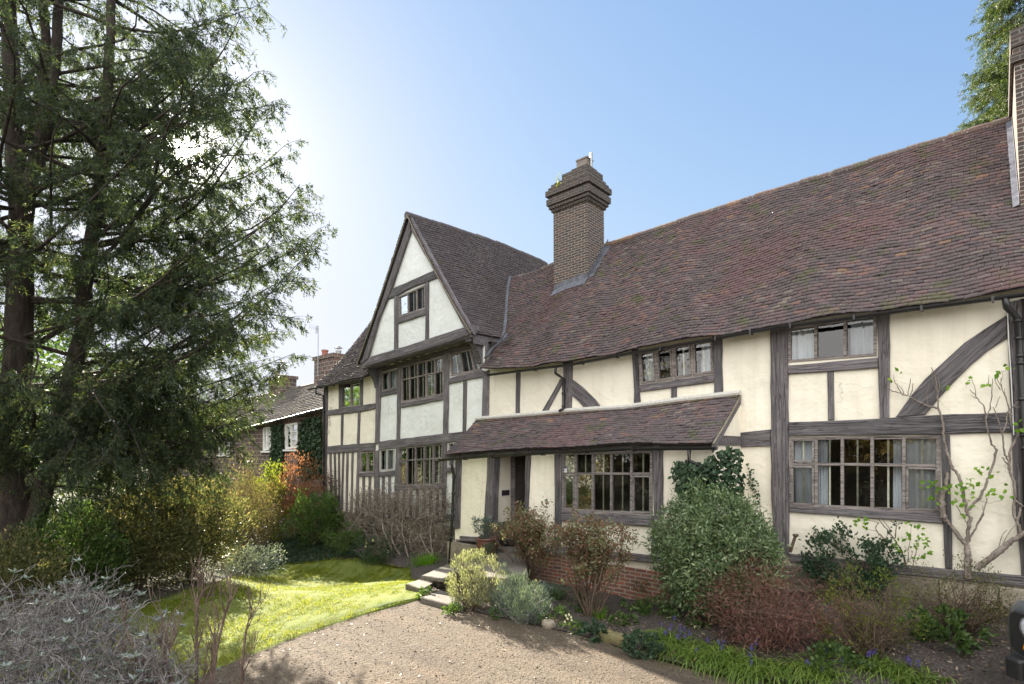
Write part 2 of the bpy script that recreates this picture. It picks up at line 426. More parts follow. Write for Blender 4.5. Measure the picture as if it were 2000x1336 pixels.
# ================================================================== GROUND
def ss(a, b, x):
    t = min(1, max(0, (x - a) / (b - a))); return t * t * (3 - 2 * t)
def gz(x, y):
    """ground height: level drive, the bed climbs to the right, land falls at far left"""
    return .42 * ss(-5.5, -1.2, x) * ss(6.2, 9.6, y) - ss(-8.2, -13.8, x) * (.80 * ss(3.8, 7.6, y) - .42 * ss(8.3, 10.2, y)) - 1.5 * ss(-22, -60, x)
def atG(px, py, h=0.0):
    d = ray(px, py); t = 2.0
    while t < 60:                      # first place where the sight line meets the ground
        p = C0 + d * t
        if p.z <= gz(p.x, p.y) + h: break
        t += .02
    return p
def ground_mat():
    m, nt, b = newmat('rough_ground'); p = wpos(nt)
    n1 = noise(nt, p, .6, 5); n2 = noise(nt, p, 14, 6)
    c = ramp(nt, n1, [(.35, (.05, .04, .03)), (.6, (.06, .075, .025))])
    c = mix(nt, ramp(nt, n2, [(.4, (0, 0, 0)), (.7, (.6, .6, .6))]), c, (.03, .025, .02))
    nt.links.new(c, b.inputs['Base Color']); b.inputs['Roughness'].default_value = 1
    nt.links.new(bump(nt, n2, .8, .05), b.inputs['Normal']); return m
def soil_mat():
    m, nt, b = newmat('bed_soil'); p = wpos(nt)
    n1 = noise(nt, p, 2.5, 5); n2 = noise(nt, p, 30, 6, .7)
    c = ramp(nt, n2, [(.35, (.022, .018, .016)), (.52, (.07, .058, .05)), (.72, (.16, .135, .115))])
    c = mix(nt, ramp(nt, n1, [(.4, (0, 0, 0)), (.65, (.5, .5, .5))]), c, (.03, .025, .021))
    nt.links.new(c, b.inputs['Base Color']); b.inputs['Roughness'].default_value = 1
    nt.links.new(bump(nt, n2, 1, .03), b.inputs['Normal']); return m
def gravel_mat():
    m, nt, b = newmat('gravel'); p = wpos(nt)
    v = N(nt, 'TexVoronoi', Scale=85.0); nt.links.new(p, v.inputs['Vector'])
    v2 = N(nt, 'TexVoronoi', Scale=24.0); nt.links.new(p, v2.inputs['Vector'])
    n1 = noise(nt, p, .8, 4); n2 = noise(nt, p, 5, 5); n3 = noise(nt, p, 90, 3)
    c = ramp(nt, v.outputs['Color'], [(.1, (.054, .040, .026)), (.4, (.105, .080, .052)), (.7, (.138, .110, .076)), (1, (.20, .17, .128))])
    c = mix(nt, ramp(nt, n1, [(.35, (0, 0, 0)), (.65, (.6, .6, .6))]), c, (.115, .08, .048))
    c = mix(nt, ramp(nt, n2, [(.45, (0, 0, 0)), (.7, (.4, .4, .4))]), c, (.095, .08, .065))
    # wheel tracks and raked streaks across the drive
    mpt = N(nt, 'Mapping'); nt.links.new(p, mpt.inputs[0]); mpt.inputs['Rotation'].default_value = (0, 0, .62); mpt.inputs['Scale'].default_value = (.35, 3.2, 1)
    tk = noise(nt, mpt.outputs[0], 1.0, 5, .6, .4)
    c = mix(nt, ramp(nt, tk, [(.42, (0, 0, 0)), (.66, (.75, .75, .75))]), c, (.062, .046, .033))
    nt.links.new(c, b.inputs['Base Color']); b.inputs['Roughness'].default_value = .95
    nrm = bump(nt, tk, .5, .03); nrm = bump(nt, v.outputs['Distance'], 1.0, .011, nrm); nrm = bump(nt, v2.outputs['Distance'], .6, .02, nrm); nrm = bump(nt, n2, .6, .05, nrm)
    nt.links.new(nrm, b.inputs['Normal']); return m
def turf_mat():
    m, nt, b = newmat('mossy_turf'); p = wpos(nt)
    n1 = noise(nt, p, 1.3, 4); n2 = noise(nt, p, 45, 5)
    c = ramp(nt, n1, [(.3, (.10, .15, .02)), (.6, (.20, .22, .03))])
    c = mix(nt, ramp(nt, n2, [(.35, (0, 0, 0)), (.65, (.7, .7, .7))]), c, (.05, .075, .015))
    nt.links.new(c, b.inputs['Base Color']); b.inputs['Roughness'].default_value = 1
    nt.links.new(bump(nt, n2, 1, .03), b.inputs['Normal']); return m
M_GROUND, M_SOIL, M_GRAVEL, M_TURF = ground_mat(), soil_mat(), gravel_mat(), turf_mat()

# one sheet to the horizon, finer near the garden
g = MB()
xs = sorted(set([-2500, -900, -300, -120, -70, -45, -32] + [x * 1.0 for x in range(-26, 8)] + [12, 25, 60, 200, 900, 2500]))
ys = sorted(set([-2500, -900, -200, -60, -25, -15] + [y * 1.0 for y in range(-8, 22)] + [30, 50, 120, 400, 2500]))
for x in xs:
    for y in ys: g.v.append((x, y, gz(x, y) - .05))
for i in range(len(xs) - 1):
    for j in range(len(ys) - 1):
        a = i * len(ys) + j; g.f.append([a, a + len(ys), a + len(ys) + 1, a + 1])
tag(g.build('ground', M_GROUND, smooth=True), kind='structure')

LAWN_EDGE = [(350, 1348), (415, 1311), (480, 1283), (560, 1252), (640, 1224), (720, 1199), (790, 1179), (815, 1172)]
BED_EDGE = [(815, 1172), (870, 1188), (940, 1199), (1035, 1219), (1140, 1243), (1224, 1271), (1290, 1290), (1380, 1316), (1470, 1332), (1580, 1350)]
def strip(edge, n=4):
    out = []
    for (a, b) in zip(edge[:-1], edge[1:]):
        for k in range(n):
            t = k / n; p = atZ(a[0] + (b[0] - a[0]) * t, a[1] + (b[1] - a[1]) * t, 0)
            out.append(Vector((p.x + random.uniform(-.02, .02), p.y + random.uniform(-.02, .02), 0)))
    out.append(atZ(*edge[-1], 0)); return out
LE, BE = strip(LAWN_EDGE), strip(BED_EDGE)
DRIVE = [Vector((-3.4, -2.0, 0)), Vector((-4.6, .9, 0))] + LE + BE[1:] + [Vector((1.8, 5.6, 0)), Vector((9, 6.2, 0)), Vector((9, -14, 0)), Vector((-9, -14, 0))]
def sheet(name, pts, z, m, kind='structure'):
    b = MB(); tri = tessellate_polygon([[Vector((p.x, p.y, 0)) for p in pts]])
    b.v = [(p.x, p.y, z) for p in pts]; b.f = [list(t) for t in tri]
    o = b.build(name, m); return tag(o, kind=kind)
sheet('gravel_drive', DRIVE, .0, M_GRAVEL)
LAWN_BACK = [(640, 1092), (560, 1100), (480, 1122), (430, 1140), (300, 1180), (180, 1215)]
lawnz = .035
lw = MB(); NL = 64; NR = 26
def resample(pts, n):
    L = [0]
    for p, q in zip(pts[:-1], pts[1:]): L.append(L[-1] + (q - p).length)
    return [Vector([float(np.interp(t * L[-1], L, [p[i] for p in pts])) for i in range(3)]) for t in np.linspace(0, 1, n)]
lawn_front = resample([Vector((-9.9, .5, 0))] + LE, NL)
lawn_back = resample([Vector((-10.6, .8, 0))] + [atG(*q) for q in LAWN_BACK[::-1]] + [atG(690, 1092), atG(740, 1100), atG(825, 1112), atG(845, 1146)], NL)
LAWN = lawn_front + lawn_back[::-1]
for p, q in zip(lawn_front, lawn_back):
    for r in range(NR + 1):
        v = p.lerp(q, r / NR); e = min(1, r * 1.0, (NR - r) * 1.0)
        lw.v.append((v.x, v.y, gz(v.x, v.y) + (lawnz + .012 * math.sin(v.x * 2.7 + v.y) + .01 * math.sin(v.y * 4.1 - v.x)) * e - .03 * (1 - e)))
for i in range(NL - 1):
    for r in range(NR):
        k = i * (NR + 1) + r; lw.f.append([k, k + NR + 1, k + NR + 2, k + 1])
tag(lw.build('lawn', M_TURF, smooth=True), kind='structure')

# flower bed soil: strips from the drive edge back to the house wall
fb = MB()
rows = 22
bed_front = [atG(640, 1096), atG(690, 1094), atG(740, 1102), atG(800, 1112)] + BE + [Vector((.3, 5.2, 0)), Vector((2.5, 5.6, 0)), Vector((6, 6, 0))]
bed_front = [atG(640, 1072), atG(690, 1084)] + bed_front[2:]
for p in bed_front:
    q = Vector((p.x - .35 * (p.x < -6), 10.55, 0))
    for r in range(rows + 1):
        t = r / rows; w = p.lerp(q, t)
        edge = min(1, t * 10)
        fb.v.append((w.x, w.y, gz(w.x, w.y) + .012 + edge * (.05 + .03 * math.sin(w.x * 3.1 + w.y * 5) + random.uniform(-.02, .02))))
for i in range(len(bed_front) - 1):
    for r in range(rows):
        a = i * (rows + 1) + r; fb.f.append([a, a + 1, a + rows + 2, a + rows + 1])
tag(fb.build('flower_bed', M_SOIL, smooth=True), kind='structure')

# distant wooded rise beyond the cottage
hl = MB()
nseg = 60
for i in range(nseg + 1):
    a = math.radians(18 + i * 70 / nseg); R = 420
    x, y = -math.sin(a) * R, math.cos(a) * R
    h = 6 + 5 * math.sin(i * .35) + 3 * math.sin(i * .9 + 1)
    hl.v += [(x, y, -8), (x * 1.08, y * 1.08, h), (x * 1.4, y * 1.4, -8)]
for i in range(nseg):
    for k in range(2):
        a = i * 3 + k; hl.f.append([a, a + 3, a + 4, a + 1])
tag(hl.build('hills', plain_mat('hill_woods', (.06, .075, .05), 1, var=.4, scale=.05), smooth=True), kind='structure')

# ================================================================== HOUSE
YW = 10.5                      # face of the main wall
YP = 9.11                      # face of the porch wall
YG = 10.05                     # face of the jettied gable
HOUSE = empty('timber_framed_house', (-9, 10.5, 0), 'long black and white timber framed house with tiled roofs, jettied gable and lean-to porch', 'house')

def wob(pts, step=.28, amp=.007):
    out = []
    n = len(pts)
    for i in range(n):
        a, b = pts[i], pts[(i + 1) % n]; L = (b - a).length; k = max(1, int(L / step))
        e = (b - a).normalized(); nn = Vector((-e.z, 0, e.x))
        out.append(a)
        for j in range(1, k):
            out.append(a.lerp(b, j / k) + nn * random.uniform(-amp, amp))
    return out
def timber(name, px, Y=YW, proud=.035, thick=.12, m=None, bev=.012, amp=.009, parent=HOUSE):
    """one timber traced on its wall plane, a solid prism with its own grain axis"""
    pts = [atY(a, b, Y - proud) for a, b in px]
    c = sum(pts, Vector()) / len(pts)
    A = np.array([[p.x - c.x, p.z - c.z] for p in pts]); w, v = np.linalg.eigh(A.T @ A); ax = v[:, 1]
    X = Vector((ax[0], 0, ax[1])).normalized(); Yv = Vector((0, 1, 0)); Z = X.cross(Yv)
    M = Matrix(((X.x, Yv.x, Z.x, c.x), (X.y, Yv.y, Z.y, c.y), (X.z, Yv.z, Z.z, c.z), (0, 0, 0, 1)))
    b = MB(); b.prism(wob(pts, amp=amp), (0, thick, 0), bev)
    return b.build(name, m or M_WOOD, parent, M=M)
def quadpt(q, u, v):
    a = q[0].lerp(q[1], u); b = q[3].lerp(q[2], u); return a.lerp(b, v)
HOLES = {}
def window(plane, px, cols, rows=(), bars=True, curtains=(), fw=.05, mw=.045, m=None, recess=.0, casement=(), barmat=None, label=None, bar_cols=None, grid=None):
    """px: outer frame corners TL TR BR BL; cols: mullion fractions; rows: transom fractions (from the top)"""
    Y = plane; m = m or M_FRAME
    q = [atY(a, b, Y - .02 + recess) for a, b in px]
    b = MB()
    e = .0
    us = [0] + list(cols) + [1]; vs = [0] + list(rows) + [1]
    d = .09
    for u in us:
        w = fw if u in (0, 1) else mw
        off = Vector((fw / 2 if u == 0 else -fw / 2 if u == 1 else 0, 0, 0))
        b.bar(quadpt(q, u, 0) + off, quadpt(q, u, 1) + off, w, d)
    for v in vs:
        w = fw if v in (0, 1) else mw
        off = Vector((0, .004, -fw / 2 if v == 0 else fw / 2 if v == 1 else 0))
        b.bar(quadpt(q, 0, v) + off + Vector((.02, 0, 0)), quadpt(q, 1, v) + off - Vector((.02, 0, 0)), w, d - .01)
    # thin casement frames inside some lights
    for (i, j) in casement:
        u0, u1, v0, v1 = us[i], us[i + 1], vs[j], vs[j + 1]
        W_ = (q[1] - q[0]).length; H_ = (q[3] - q[0]).length; du, dv = .045 / W_, .05 / H_
        c = [quadpt(q, u0 + du, v0 + dv), quadpt(q, u1 - du, v0 + dv), quadpt(q, u1 - du, v1 - dv), quadpt(q, u0 + du, v1 - dv)]
        for k in range(4): b.bar(c[k] + Vector((0, -.006, 0)), c[(k + 1) % 4] + Vector((0, -.006, 0)), .03, .05)
    if grid:
        nu, nv = grid
        for i in range(len(us) - 1):
            for k in range(1, nu):
                u = us[i] + (us[i + 1] - us[i]) * k / nu; b.bar(quadpt(q, u, 0) + Vector((0, .02, 0)), quadpt(q, u, 1) + Vector((0, .02, 0)), .02, .04)
        for k in range(1, nv): b.bar(quadpt(q, 0, k / nv) + Vector((0, .022, 0)), quadpt(q, 1, k / nv) + Vector((0, .022, 0)), .02, .04)
    win = b.build('window', m, HOUSE, M=Matrix.Translation(sum(q, Vector()) / 4))
    if label: win['label'] = label
    # panes, each set a touch out of true like old glass
    p = MB()
    for i in range(len(us) - 1):
        for j in range(len(vs) - 1):
            t = Vector((0, .045, 0)); k = random.uniform(-.006, .006); k2 = random.uniform(-.006, .006)
            p.poly([quadpt(q, us[i], vs[j]) + t + Vector((0, k, 0)), quadpt(q, us[i + 1], vs[j]) + t + Vector((0, k2, 0)),
                    quadpt(q, us[i + 1], vs[j + 1]) + t - Vector((0, k, 0)), quadpt(q, us[i], vs[j + 1]) + t - Vector((0, k2, 0))])
    p.build('pane', M_GLASS if q[0].x > -9.5 else M_GLASS2, win)
    if bars:
        for i in range(len(us) - 1):
            if bar_cols and i not in bar_cols: continue
            u = (us[i] + us[i + 1]) / 2; r = MB()
            r.bar(quadpt(q, u, .01) + Vector((0, .06, 0)), quadpt(q, u, .99) + Vector((0, .06, 0)), .026, .024)
            r.build('window_bar', barmat or M_IRON, win)
    for (u0, u1) in curtains:
        c = MB(); n = max(14, int((u1 - u0) * 60)); rr = 6
        ph = random.uniform(0, 6)
        for j in range(rr + 1):
            for i in range(n + 1):
                u = u0 + (u1 - u0) * i / n; a = quadpt(q, u, .02 + .96 * j / rr)
                c.v.append((a.x, a.y + .19 + .035 * math.sin(i * 1.35 + ph + .4 * math.sin(j * .8)) + .012 * math.sin(i * 2.9 + j), a.z))
        for j in range(rr):
            for i in range(n):
                k = j * (n + 1) + i; c.f.append([k, k + 1, k + n + 2, k + n + 1])
        c.build('curtain', M_CURT, win, smooth=True)
    # the room behind
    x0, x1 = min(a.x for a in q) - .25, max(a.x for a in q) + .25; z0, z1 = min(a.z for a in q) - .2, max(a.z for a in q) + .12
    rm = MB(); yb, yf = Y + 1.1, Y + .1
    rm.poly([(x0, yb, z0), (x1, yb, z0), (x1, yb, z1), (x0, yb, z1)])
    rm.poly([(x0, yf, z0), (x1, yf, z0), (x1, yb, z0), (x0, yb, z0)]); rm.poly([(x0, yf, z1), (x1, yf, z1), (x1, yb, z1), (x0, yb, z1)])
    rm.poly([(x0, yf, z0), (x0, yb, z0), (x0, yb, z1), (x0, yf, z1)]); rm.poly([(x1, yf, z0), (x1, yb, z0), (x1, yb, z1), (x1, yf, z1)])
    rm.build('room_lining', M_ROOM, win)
    ins = .02
    hole = [Vector((q[0].x + ins, Y, q[0].z - ins)), Vector((q[1].x - ins, Y, q[1].z - ins)), Vector((q[2].x - ins, Y, q[2].z + ins)), Vector((q[3].x + ins, Y, q[3].z + ins))]
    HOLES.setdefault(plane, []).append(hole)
    return win, q

# ---- main wall windows (the wall plane YW)
C2 = (.5,); C3 = (1 / 3, 2 / 3); C5 = (.2, .4, .6, .8)
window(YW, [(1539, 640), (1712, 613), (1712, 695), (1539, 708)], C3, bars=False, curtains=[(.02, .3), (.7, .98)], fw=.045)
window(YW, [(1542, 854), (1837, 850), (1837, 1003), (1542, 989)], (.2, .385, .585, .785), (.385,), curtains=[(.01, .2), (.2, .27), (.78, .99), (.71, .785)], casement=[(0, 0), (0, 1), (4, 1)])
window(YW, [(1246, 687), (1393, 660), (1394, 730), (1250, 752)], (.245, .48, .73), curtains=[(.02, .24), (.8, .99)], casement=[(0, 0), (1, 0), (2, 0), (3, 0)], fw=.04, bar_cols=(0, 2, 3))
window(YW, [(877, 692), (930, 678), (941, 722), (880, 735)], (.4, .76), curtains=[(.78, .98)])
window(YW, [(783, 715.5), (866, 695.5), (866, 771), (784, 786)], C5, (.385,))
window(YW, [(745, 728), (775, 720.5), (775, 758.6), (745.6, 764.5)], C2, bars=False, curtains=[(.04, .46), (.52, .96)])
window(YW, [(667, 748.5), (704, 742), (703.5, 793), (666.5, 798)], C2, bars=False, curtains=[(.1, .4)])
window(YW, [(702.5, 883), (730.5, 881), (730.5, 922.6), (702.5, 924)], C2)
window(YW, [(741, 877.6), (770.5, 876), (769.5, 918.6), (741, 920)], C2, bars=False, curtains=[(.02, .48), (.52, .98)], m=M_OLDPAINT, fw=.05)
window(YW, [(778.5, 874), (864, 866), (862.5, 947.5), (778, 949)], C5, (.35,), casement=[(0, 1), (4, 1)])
window(YW, [(874, 864), (900, 862), (898, 911), (873, 913)], C2, m=M_OLDPAINT, bars=False)
# ---- main wall plaster with the window openings
def wall(name, outline, Y, m, holes, parent=HOUSE):
    loops = [[Vector((p.x, p.z, 0)) for p in outline]] + [[Vector((p.x, p.z, 0)) for p in h] for h in holes]
    allp = [p for l in [outline] + holes for p in l]
    tri = tessellate_polygon(loops)
    b = MB(); b.v = [(p.x, Y, p.z) for p in allp]; b.f = [list(t) for t in tri]
    return b.build(name, m, parent)
lx = atY(633, 800, YW).x; gx0 = atY(736, 800, YW).x; gx1 = atY(947, 800, YW).x
gx2 = gx1; RX = 3.0
def XZ(x, z, Y=YW): return Vector((x, Y, z))
Htop = lambda px, py: atY(px, py, YW).z
hs = HOLES[YW]
def inside(h, a, b): return a <= sum(p.x for p in h) / 4 < b
left_out = [XZ(lx, -.8), XZ(gx0, -.8), XZ(gx0, 5.35), XZ(lx, 5.3)]
gab_out = [XZ(gx0, -.8), XZ(gx1, -.8), XZ(gx1, 5.75), XZ(gx0, 5.75)]
main_out = [XZ(gx1, -.1), XZ(RX, -.1), XZ(RX, 5.2), XZ(gx1, 5.05)]
wall('wall', left_out, YW, M_CREAM, [h for h in hs if inside(h, -99, gx0)])
wall('wall', gab_out, YW, M_WHITE, [h for h in hs if inside(h, gx0, gx1)])
wall('wall', main_out, YW, M_CREAM, [h for h in hs if inside(h, gx1, 99)])
# hidden flanks and back of the house, so it is a closed volume
bk = MB()
bk.poly([(lx, YW, -1), (lx, 16.5, -1), (lx, 16.5, 5.2), (lx, 13.4, 8.4), (lx, YW, 5.2)])
bk.poly([(RX, YW, -.1), (RX, 16.5, -.1), (RX, 16.5, 5.0), (RX, 13.5, 8.5), (RX, YW, 5.0)])
bk.poly([(lx, 16.5, -.1), (RX, 16.5, -.1), (RX, 16.5, 5.2), (lx, 16.5, 5.2)])
bk.build('rear_wall', M_CREAM, HOUSE)

T = timber
# right bay
T('post', [(1504, 634), (1537, 628), (1539, 860), (1540, 1084), (1511, 1084), (1505, 940)], proud=.07, bev=.02)
T('sill_beam', [(1538, 713.6), (1714, 698), (1714.5, 718), (1538, 730.6)], proud=.06)
T('stud', [(1615, 727), (1627.7, 725.5), (1629.5, 820), (1617, 821)])
T('post', [(1712, 606), (1737.5, 603), (1736.6, 817), (1718, 818)], proud=.05)
T('brace', [(1749.4, 814.5), (1781, 770.5), (1806, 741), (1832.5, 716.4), (1883.7, 669.5), (1966, 615.5), (1967.6, 659.5), (1929, 685), (1895, 714), (1861, 747.7), (1832.5, 779), (1807, 810)], proud=.045)
T('beam', [(1540, 824.5), (1719, 817.4), (1807, 811.7), (1970, 805), (1976, 844.4), (1838, 848.7), (1707, 850), (1540, 852)], proud=.055)
T('beam', [(1444, 845), (1504, 838.7), (1504.5, 871.4), (1446, 873.5)], proud=.05)
T('post', [(1967, 590), (1995, 584), (2006, 880), (2018, 1130), (1995, 1128), (1978, 940)], proud=.06, bev=.02)
T('sill_beam', [(1541, 989.5), (1845, 1003.5), (1841, 1023), (1541, 1000)], proud=.06)
T('post', [(1838, 850), (1855, 850), (1856, 960), (1860, 1112), (1846, 1110), (1840, 990)], proud=.045)
T('sill_beam', [(1540, 1082), (1722, 1101), (1997, 1126), (2060, 1131), (2060, 1153), (1997, 1146), (1722, 1119), (1540, 1098)], proud=.09)
T('beam', [(2003, 795), (2090, 785), (2095, 850), (2006, 855)], proud=.05)
dk = MB(); a = atY(1993, 600, YW - .03)
dk.box(a.x, 3.0, YW - .03, YW - .004, .6, 4.95); dk.build('dark_wall_panel', M_DARKWOOD, HOUSE)  # plain dark panel closing the wall beyond the corner post
# first floor, middle
T('post', [(1233, 684), (1243.5, 682), (1247, 745), (1250, 795), (1237, 797), (1238, 765)], proud=.05)
T('post', [(1391, 652), (1408.4, 649), (1411, 776), (1394.5, 778)], proud=.05)
T('sill_beam', [(1246.5, 753), (1394, 731), (1394, 746), (1249, 765)], proud=.055)
T('stud', [(1310, 757), (1321, 756), (1321, 789), (1310.3, 790)])
T('post', [(1098.5, 708), (1117, 704), (1116, 760), (1114.7, 808), (1102, 810), (1100, 760)], proud=.05)
T('brace', [(1094, 739), (1098.5, 747), (1064, 812), (1053, 812)], proud=.04)
T('brace', [(1115.6, 740), (1137, 755.6), (1162.4, 780.8), (1179, 803), (1148, 806), (1130, 784.4), (1115.6, 771.8)], proud=.042)
T('stud', [(1006.7, 724), (1015, 722), (1014, 815), (1006, 816)])
T('post', [(942.3, 728), (954, 722), (953.5, 770), (952.7, 820), (940.3, 822)], proud=.05)
# gable bay
T('post', [(866.3, 691), (876.5, 688), (875, 760), (873.5, 848), (864.5, 849)], proud=.05)
T('sill_beam', [(876, 739), (905, 730), (937.4, 722), (953.6, 726), (942, 736.5), (905, 743), (876, 749.5)], proud=.06)
T('stud', [(903.7, 744.5), (911.2, 743), (908.6, 845), (902.7, 846)])
T('post', [(775.5, 714), (783, 712), (781, 790), (779.5, 859), (773.5, 860)], proud=.045)
T('sill_beam', [(782, 787.4), (866, 772), (866, 780.5), (782, 796.6)], proud=.055)
T('sill_beam', [(741, 766.7), (774.6, 758.8), (774.6, 768.5), (741, 775)], proud=.055)
T('post', [(733, 716), (745, 713), (741, 800), (738.7, 866), (731.5, 867), (733, 800)], proud=.055)
T('post', [(731, 881), (739, 879), (739, 990), (738, 1016), (729, 1017), (730, 950)], proud=.05)
T('beam', [(742, 710), (928, 662), (929, 678), (866, 694), (742, 727)], proud=.03)
T('beam', [(739, 862.3), (866.4, 847), (903, 843), (903, 861), (866.4, 866), (772.8, 875), (739, 879)], proud=.05)
T('post', [(772.8, 875), (779, 874), (777.5, 960), (776, 1012), (769, 1013), (770, 940)], proud=.05)
T('post', [(863.5, 866), (871, 865), (870, 950), (868, 1008), (861.5, 1009), (862.5, 948)], proud=.05)
T('sill_beam', [(777, 949.2), (863, 947.8), (863, 955), (777, 957)], proud=.06)
T('sill_beam', [(739, 922.3), (770, 919.2), (770, 929), (739, 931)], proud=.055)
T('sill_beam', [(871, 914), (902, 911), (902, 922), (871, 925)], proud=.055)
for x in (745.5, 757.5, 786, 799, 812, 825, 838, 851):
    T('stud', [(x, 930 if x < 770 else 956), (x + 4.8, 929 if x < 770 else 955.5), (x + 4, 1012), (x - 1, 1013)])
# left wing
T('post', [(631.8, 752), (638.7, 750), (637.6, 870), (636, 930), (641, 1018), (633, 1019), (629, 925)], proud=.05)
T('beam', [(638.7, 801.8), (700, 792), (732.5, 787.4), (732.3, 798), (700, 805), (638.5, 811.7)], proud=.05)
T('stud', [(661, 745), (668, 743.5), (667.5, 797), (661, 798)])
T('stud', [(703, 740), (708, 739), (707.5, 791), (703, 792)])
T('stud', [(665.7, 808), (669.7, 807), (668.4, 873), (664.8, 874)])
T('stud', [(698.6, 802), (703, 801), (700.8, 869), (696.3, 870)])
T('beam', [(638, 872), (690, 867), (731.6, 864.6), (731, 881), (690, 883), (638, 886)], proud=.05)
T('sill_beam', [(700.5, 924.4), (730, 923.3), (730, 930), (700, 931)], proud=.055)
for (x0, x1, w) in ((642.5, 645.5, 3.9), (650.8, 654, 3.6), (659.2, 660.7, 3.4), (668, 664.5, 3.4), (675.8, 674, 3.8), (686, 683.5, 3.4), (696.8, 693.4, 4.8)):
    T('stud', [(x0, 884), (x0 + w, 883), (x1 + w, 1012), (x1, 1013)])
for x in (707, 719): T('stud', [(x, 930), (x + 4.6, 929.5), (x + 4, 1012), (x - 1, 1013)])
T('sill_beam', [(628, 1009), (760, 1012), (892, 1004), (892, 1018), (760, 1026), (628, 1020)], proud=.08)
# stone plinth under gable and left wing
pl = MB()
a = atY(626, 1015, YW); b_ = atY(892, 1015, YW)
rowz = [-1.0, -.7, -.42, -.18, .04, .24, .44, .66]
for r in range(len(rowz) - 1):
    x = a.x - .05
    while x < b_.x:
        L = random.uniform(.3, .75); x2 = min(x + L, b_.x + .02)
        y0 = YW - .1 - random.uniform(0, .05)
        if rowz[r + 1] <= .66: pl.box(x + .014, x2 - .014, y0, YW + .2, rowz[r] + .012, rowz[r + 1] - .012)
        x = x2
pl.build('stone_plinth', M_STONE, HOUSE)
pl = MB()
a = atY(1400, 1100, YW)
zt = lambda x: np.interp(x, [a.x, .3, 3], [atY(1420, 1090, YW).z - .02, atY(1997, 1146, YW).z, atY(1997, 1146, YW).z + .02])
x = a.x
while x < 3.0:
    L = random.uniform(.25, .7); x2 = x + L; z = zt(x)
    for (f0, f1) in ((-.5, .34), (.34, .68), (.68, 1.0)):
        z0, z1 = -.1 + (z + .1) * max(0, f0), -.1 + (z + .1) * f1
        pl.box(x + .008, x2 - .008, YW - .12 - random.uniform(0, .06), YW + .2, z0 + .006, z1 - .006)
    x = x2
pl.build('stone_plinth', M_STONE, HOUSE)

# ---- jettied gable
window(YG, [(777.5, 579), (830, 556), (829.8, 603), (778.5, 619.5)], (.37, .69), curtains=[], fw=.05)
pk = atY(801, 423, YG); gl = atY(703, 712, YG); gr = atY(926, 652, YG)
gbl = atY(716, 702, YG); gbr = atY(907, 642, YG)
wall('gable_wall', [Vector((gl.x + .12, YG, gl.z + .1)), Vector((gr.x - .12, YG, gr.z + .05)), Vector((pk.x, YG, pk.z - .15))], YG, M_WHITE, HOLES[YG])
G = YG
T('tie_beam', [(703, 704), (716, 699), (810, 670), (906, 639), (921, 634), (921, 658), (830, 685), (712, 719), (706, 720)], Y=G, proud=.06, thick=.3)
T('moulding', [(712, 709), (830, 675.5), (915, 648), (915, 655), (830, 683), (712, 716)], Y=G, proud=.10, thick=.05)
T('collar_beam', [(752, 568), (764.6, 564), (803, 547), (847, 528), (858, 541), (803, 562), (769, 580), (750, 587)], Y=G, proud=.05)
T('stud', [(769, 579), (777.5, 577), (776, 682), (769, 684)], Y=G, proud=.04)
T('stud', [(830.3, 552), (836.6, 549), (836, 662), (829.5, 665)], Y=G, proud=.04)
T('sill_beam', [(777, 619.8), (830.3, 602.5), (830.3, 614.5), (777, 632)], Y=G, proud=.055)
T('barge_board', [(800, 424), (801, 450), (763.7, 562), (739.5, 622), (717, 701), (703, 713)], Y=G, proud=.09, thick=.08)
T('barge_board', [(802, 424), (926, 653), (908, 644), (855, 545), (843, 522), (802.5, 450)], Y=G, proud=.09, thick=.08)
# soffit under the jetty with joists
sf = MB(); zl, zr = atY(735, 712, G).z, atY(912, 658, G).z
sx0, sx1 = atY(735, 712, G).x, atY(914, 658, G).x
sf.poly([(sx0, G, zl), (sx1, G, zr), (sx1, YW, zr), (sx0, YW, zl)]); sf.build('soffit', M_CREAM, HOUSE)
for k in range(10):
    f = (k + .5) / 10; x = sx0 + (sx1 - sx0) * f; z = zl + (zr - zl) * f
    j = MB(); j.box(x - .055, x + .055, G + .02, YW + .02, z - .045, z + .02); j.build('joist', M_WOOD, HOUSE)
# curved jetty brackets
def bracket(xc, zt_, w, drop):
    prof = [(G - .02, zt_), (G - .02, zt_ - .13)]
    for i in range(9):
        t = i / 8; prof.append((G + .08 + (YW - .06 - G - .08) * math.sin(t * 1.4) , zt_ - .13 - drop * t ** 1.15 * .8))
    prof += [(YW - .06, zt_ - drop - .05), (YW + .02, zt_ - drop - .05), (YW + .02, zt_)]
    b = MB(); b.prism([(xc - w / 2, y, z) for y, z in prof], (w, 0, 0), .0); b.build('bracket', M_WOOD, HOUSE)
bracket(atY(738, 730, YW).x, atY(706, 718, G).z, .2, .62)
bracket(atY(938, 690, YW).x, atY(921, 657, G).z, .2, .62)
# cheeks (side walls) of the gable attic above the lower roofs
ck = MB()
zc = atY(926, 652, G).z
ck.poly([(gx1, YW, 4.6), (gx1, 13.0, 4.6), (gx1, 13.0, zc + .1), (gx1, YW, zc + .1)])
ck.poly([(gx1 + .0, G, zc - .25), (gx1, YW, zc - .25), (gx1, YW, zc + .1), (gx1, G, zc + .1)])
ck.build('gable_cheek', M_WOOD, HOUSE); ck = MB()
ck.poly([(gx0 - .2, YW, 4.9), (gx0 - .2, 13.0, 4.9), (gx0 - .2, 13.0, 5.9), (gx0 - .2, YW, 5.9)])
ck.build('gable_cheek', M_WOOD, HOUSE)

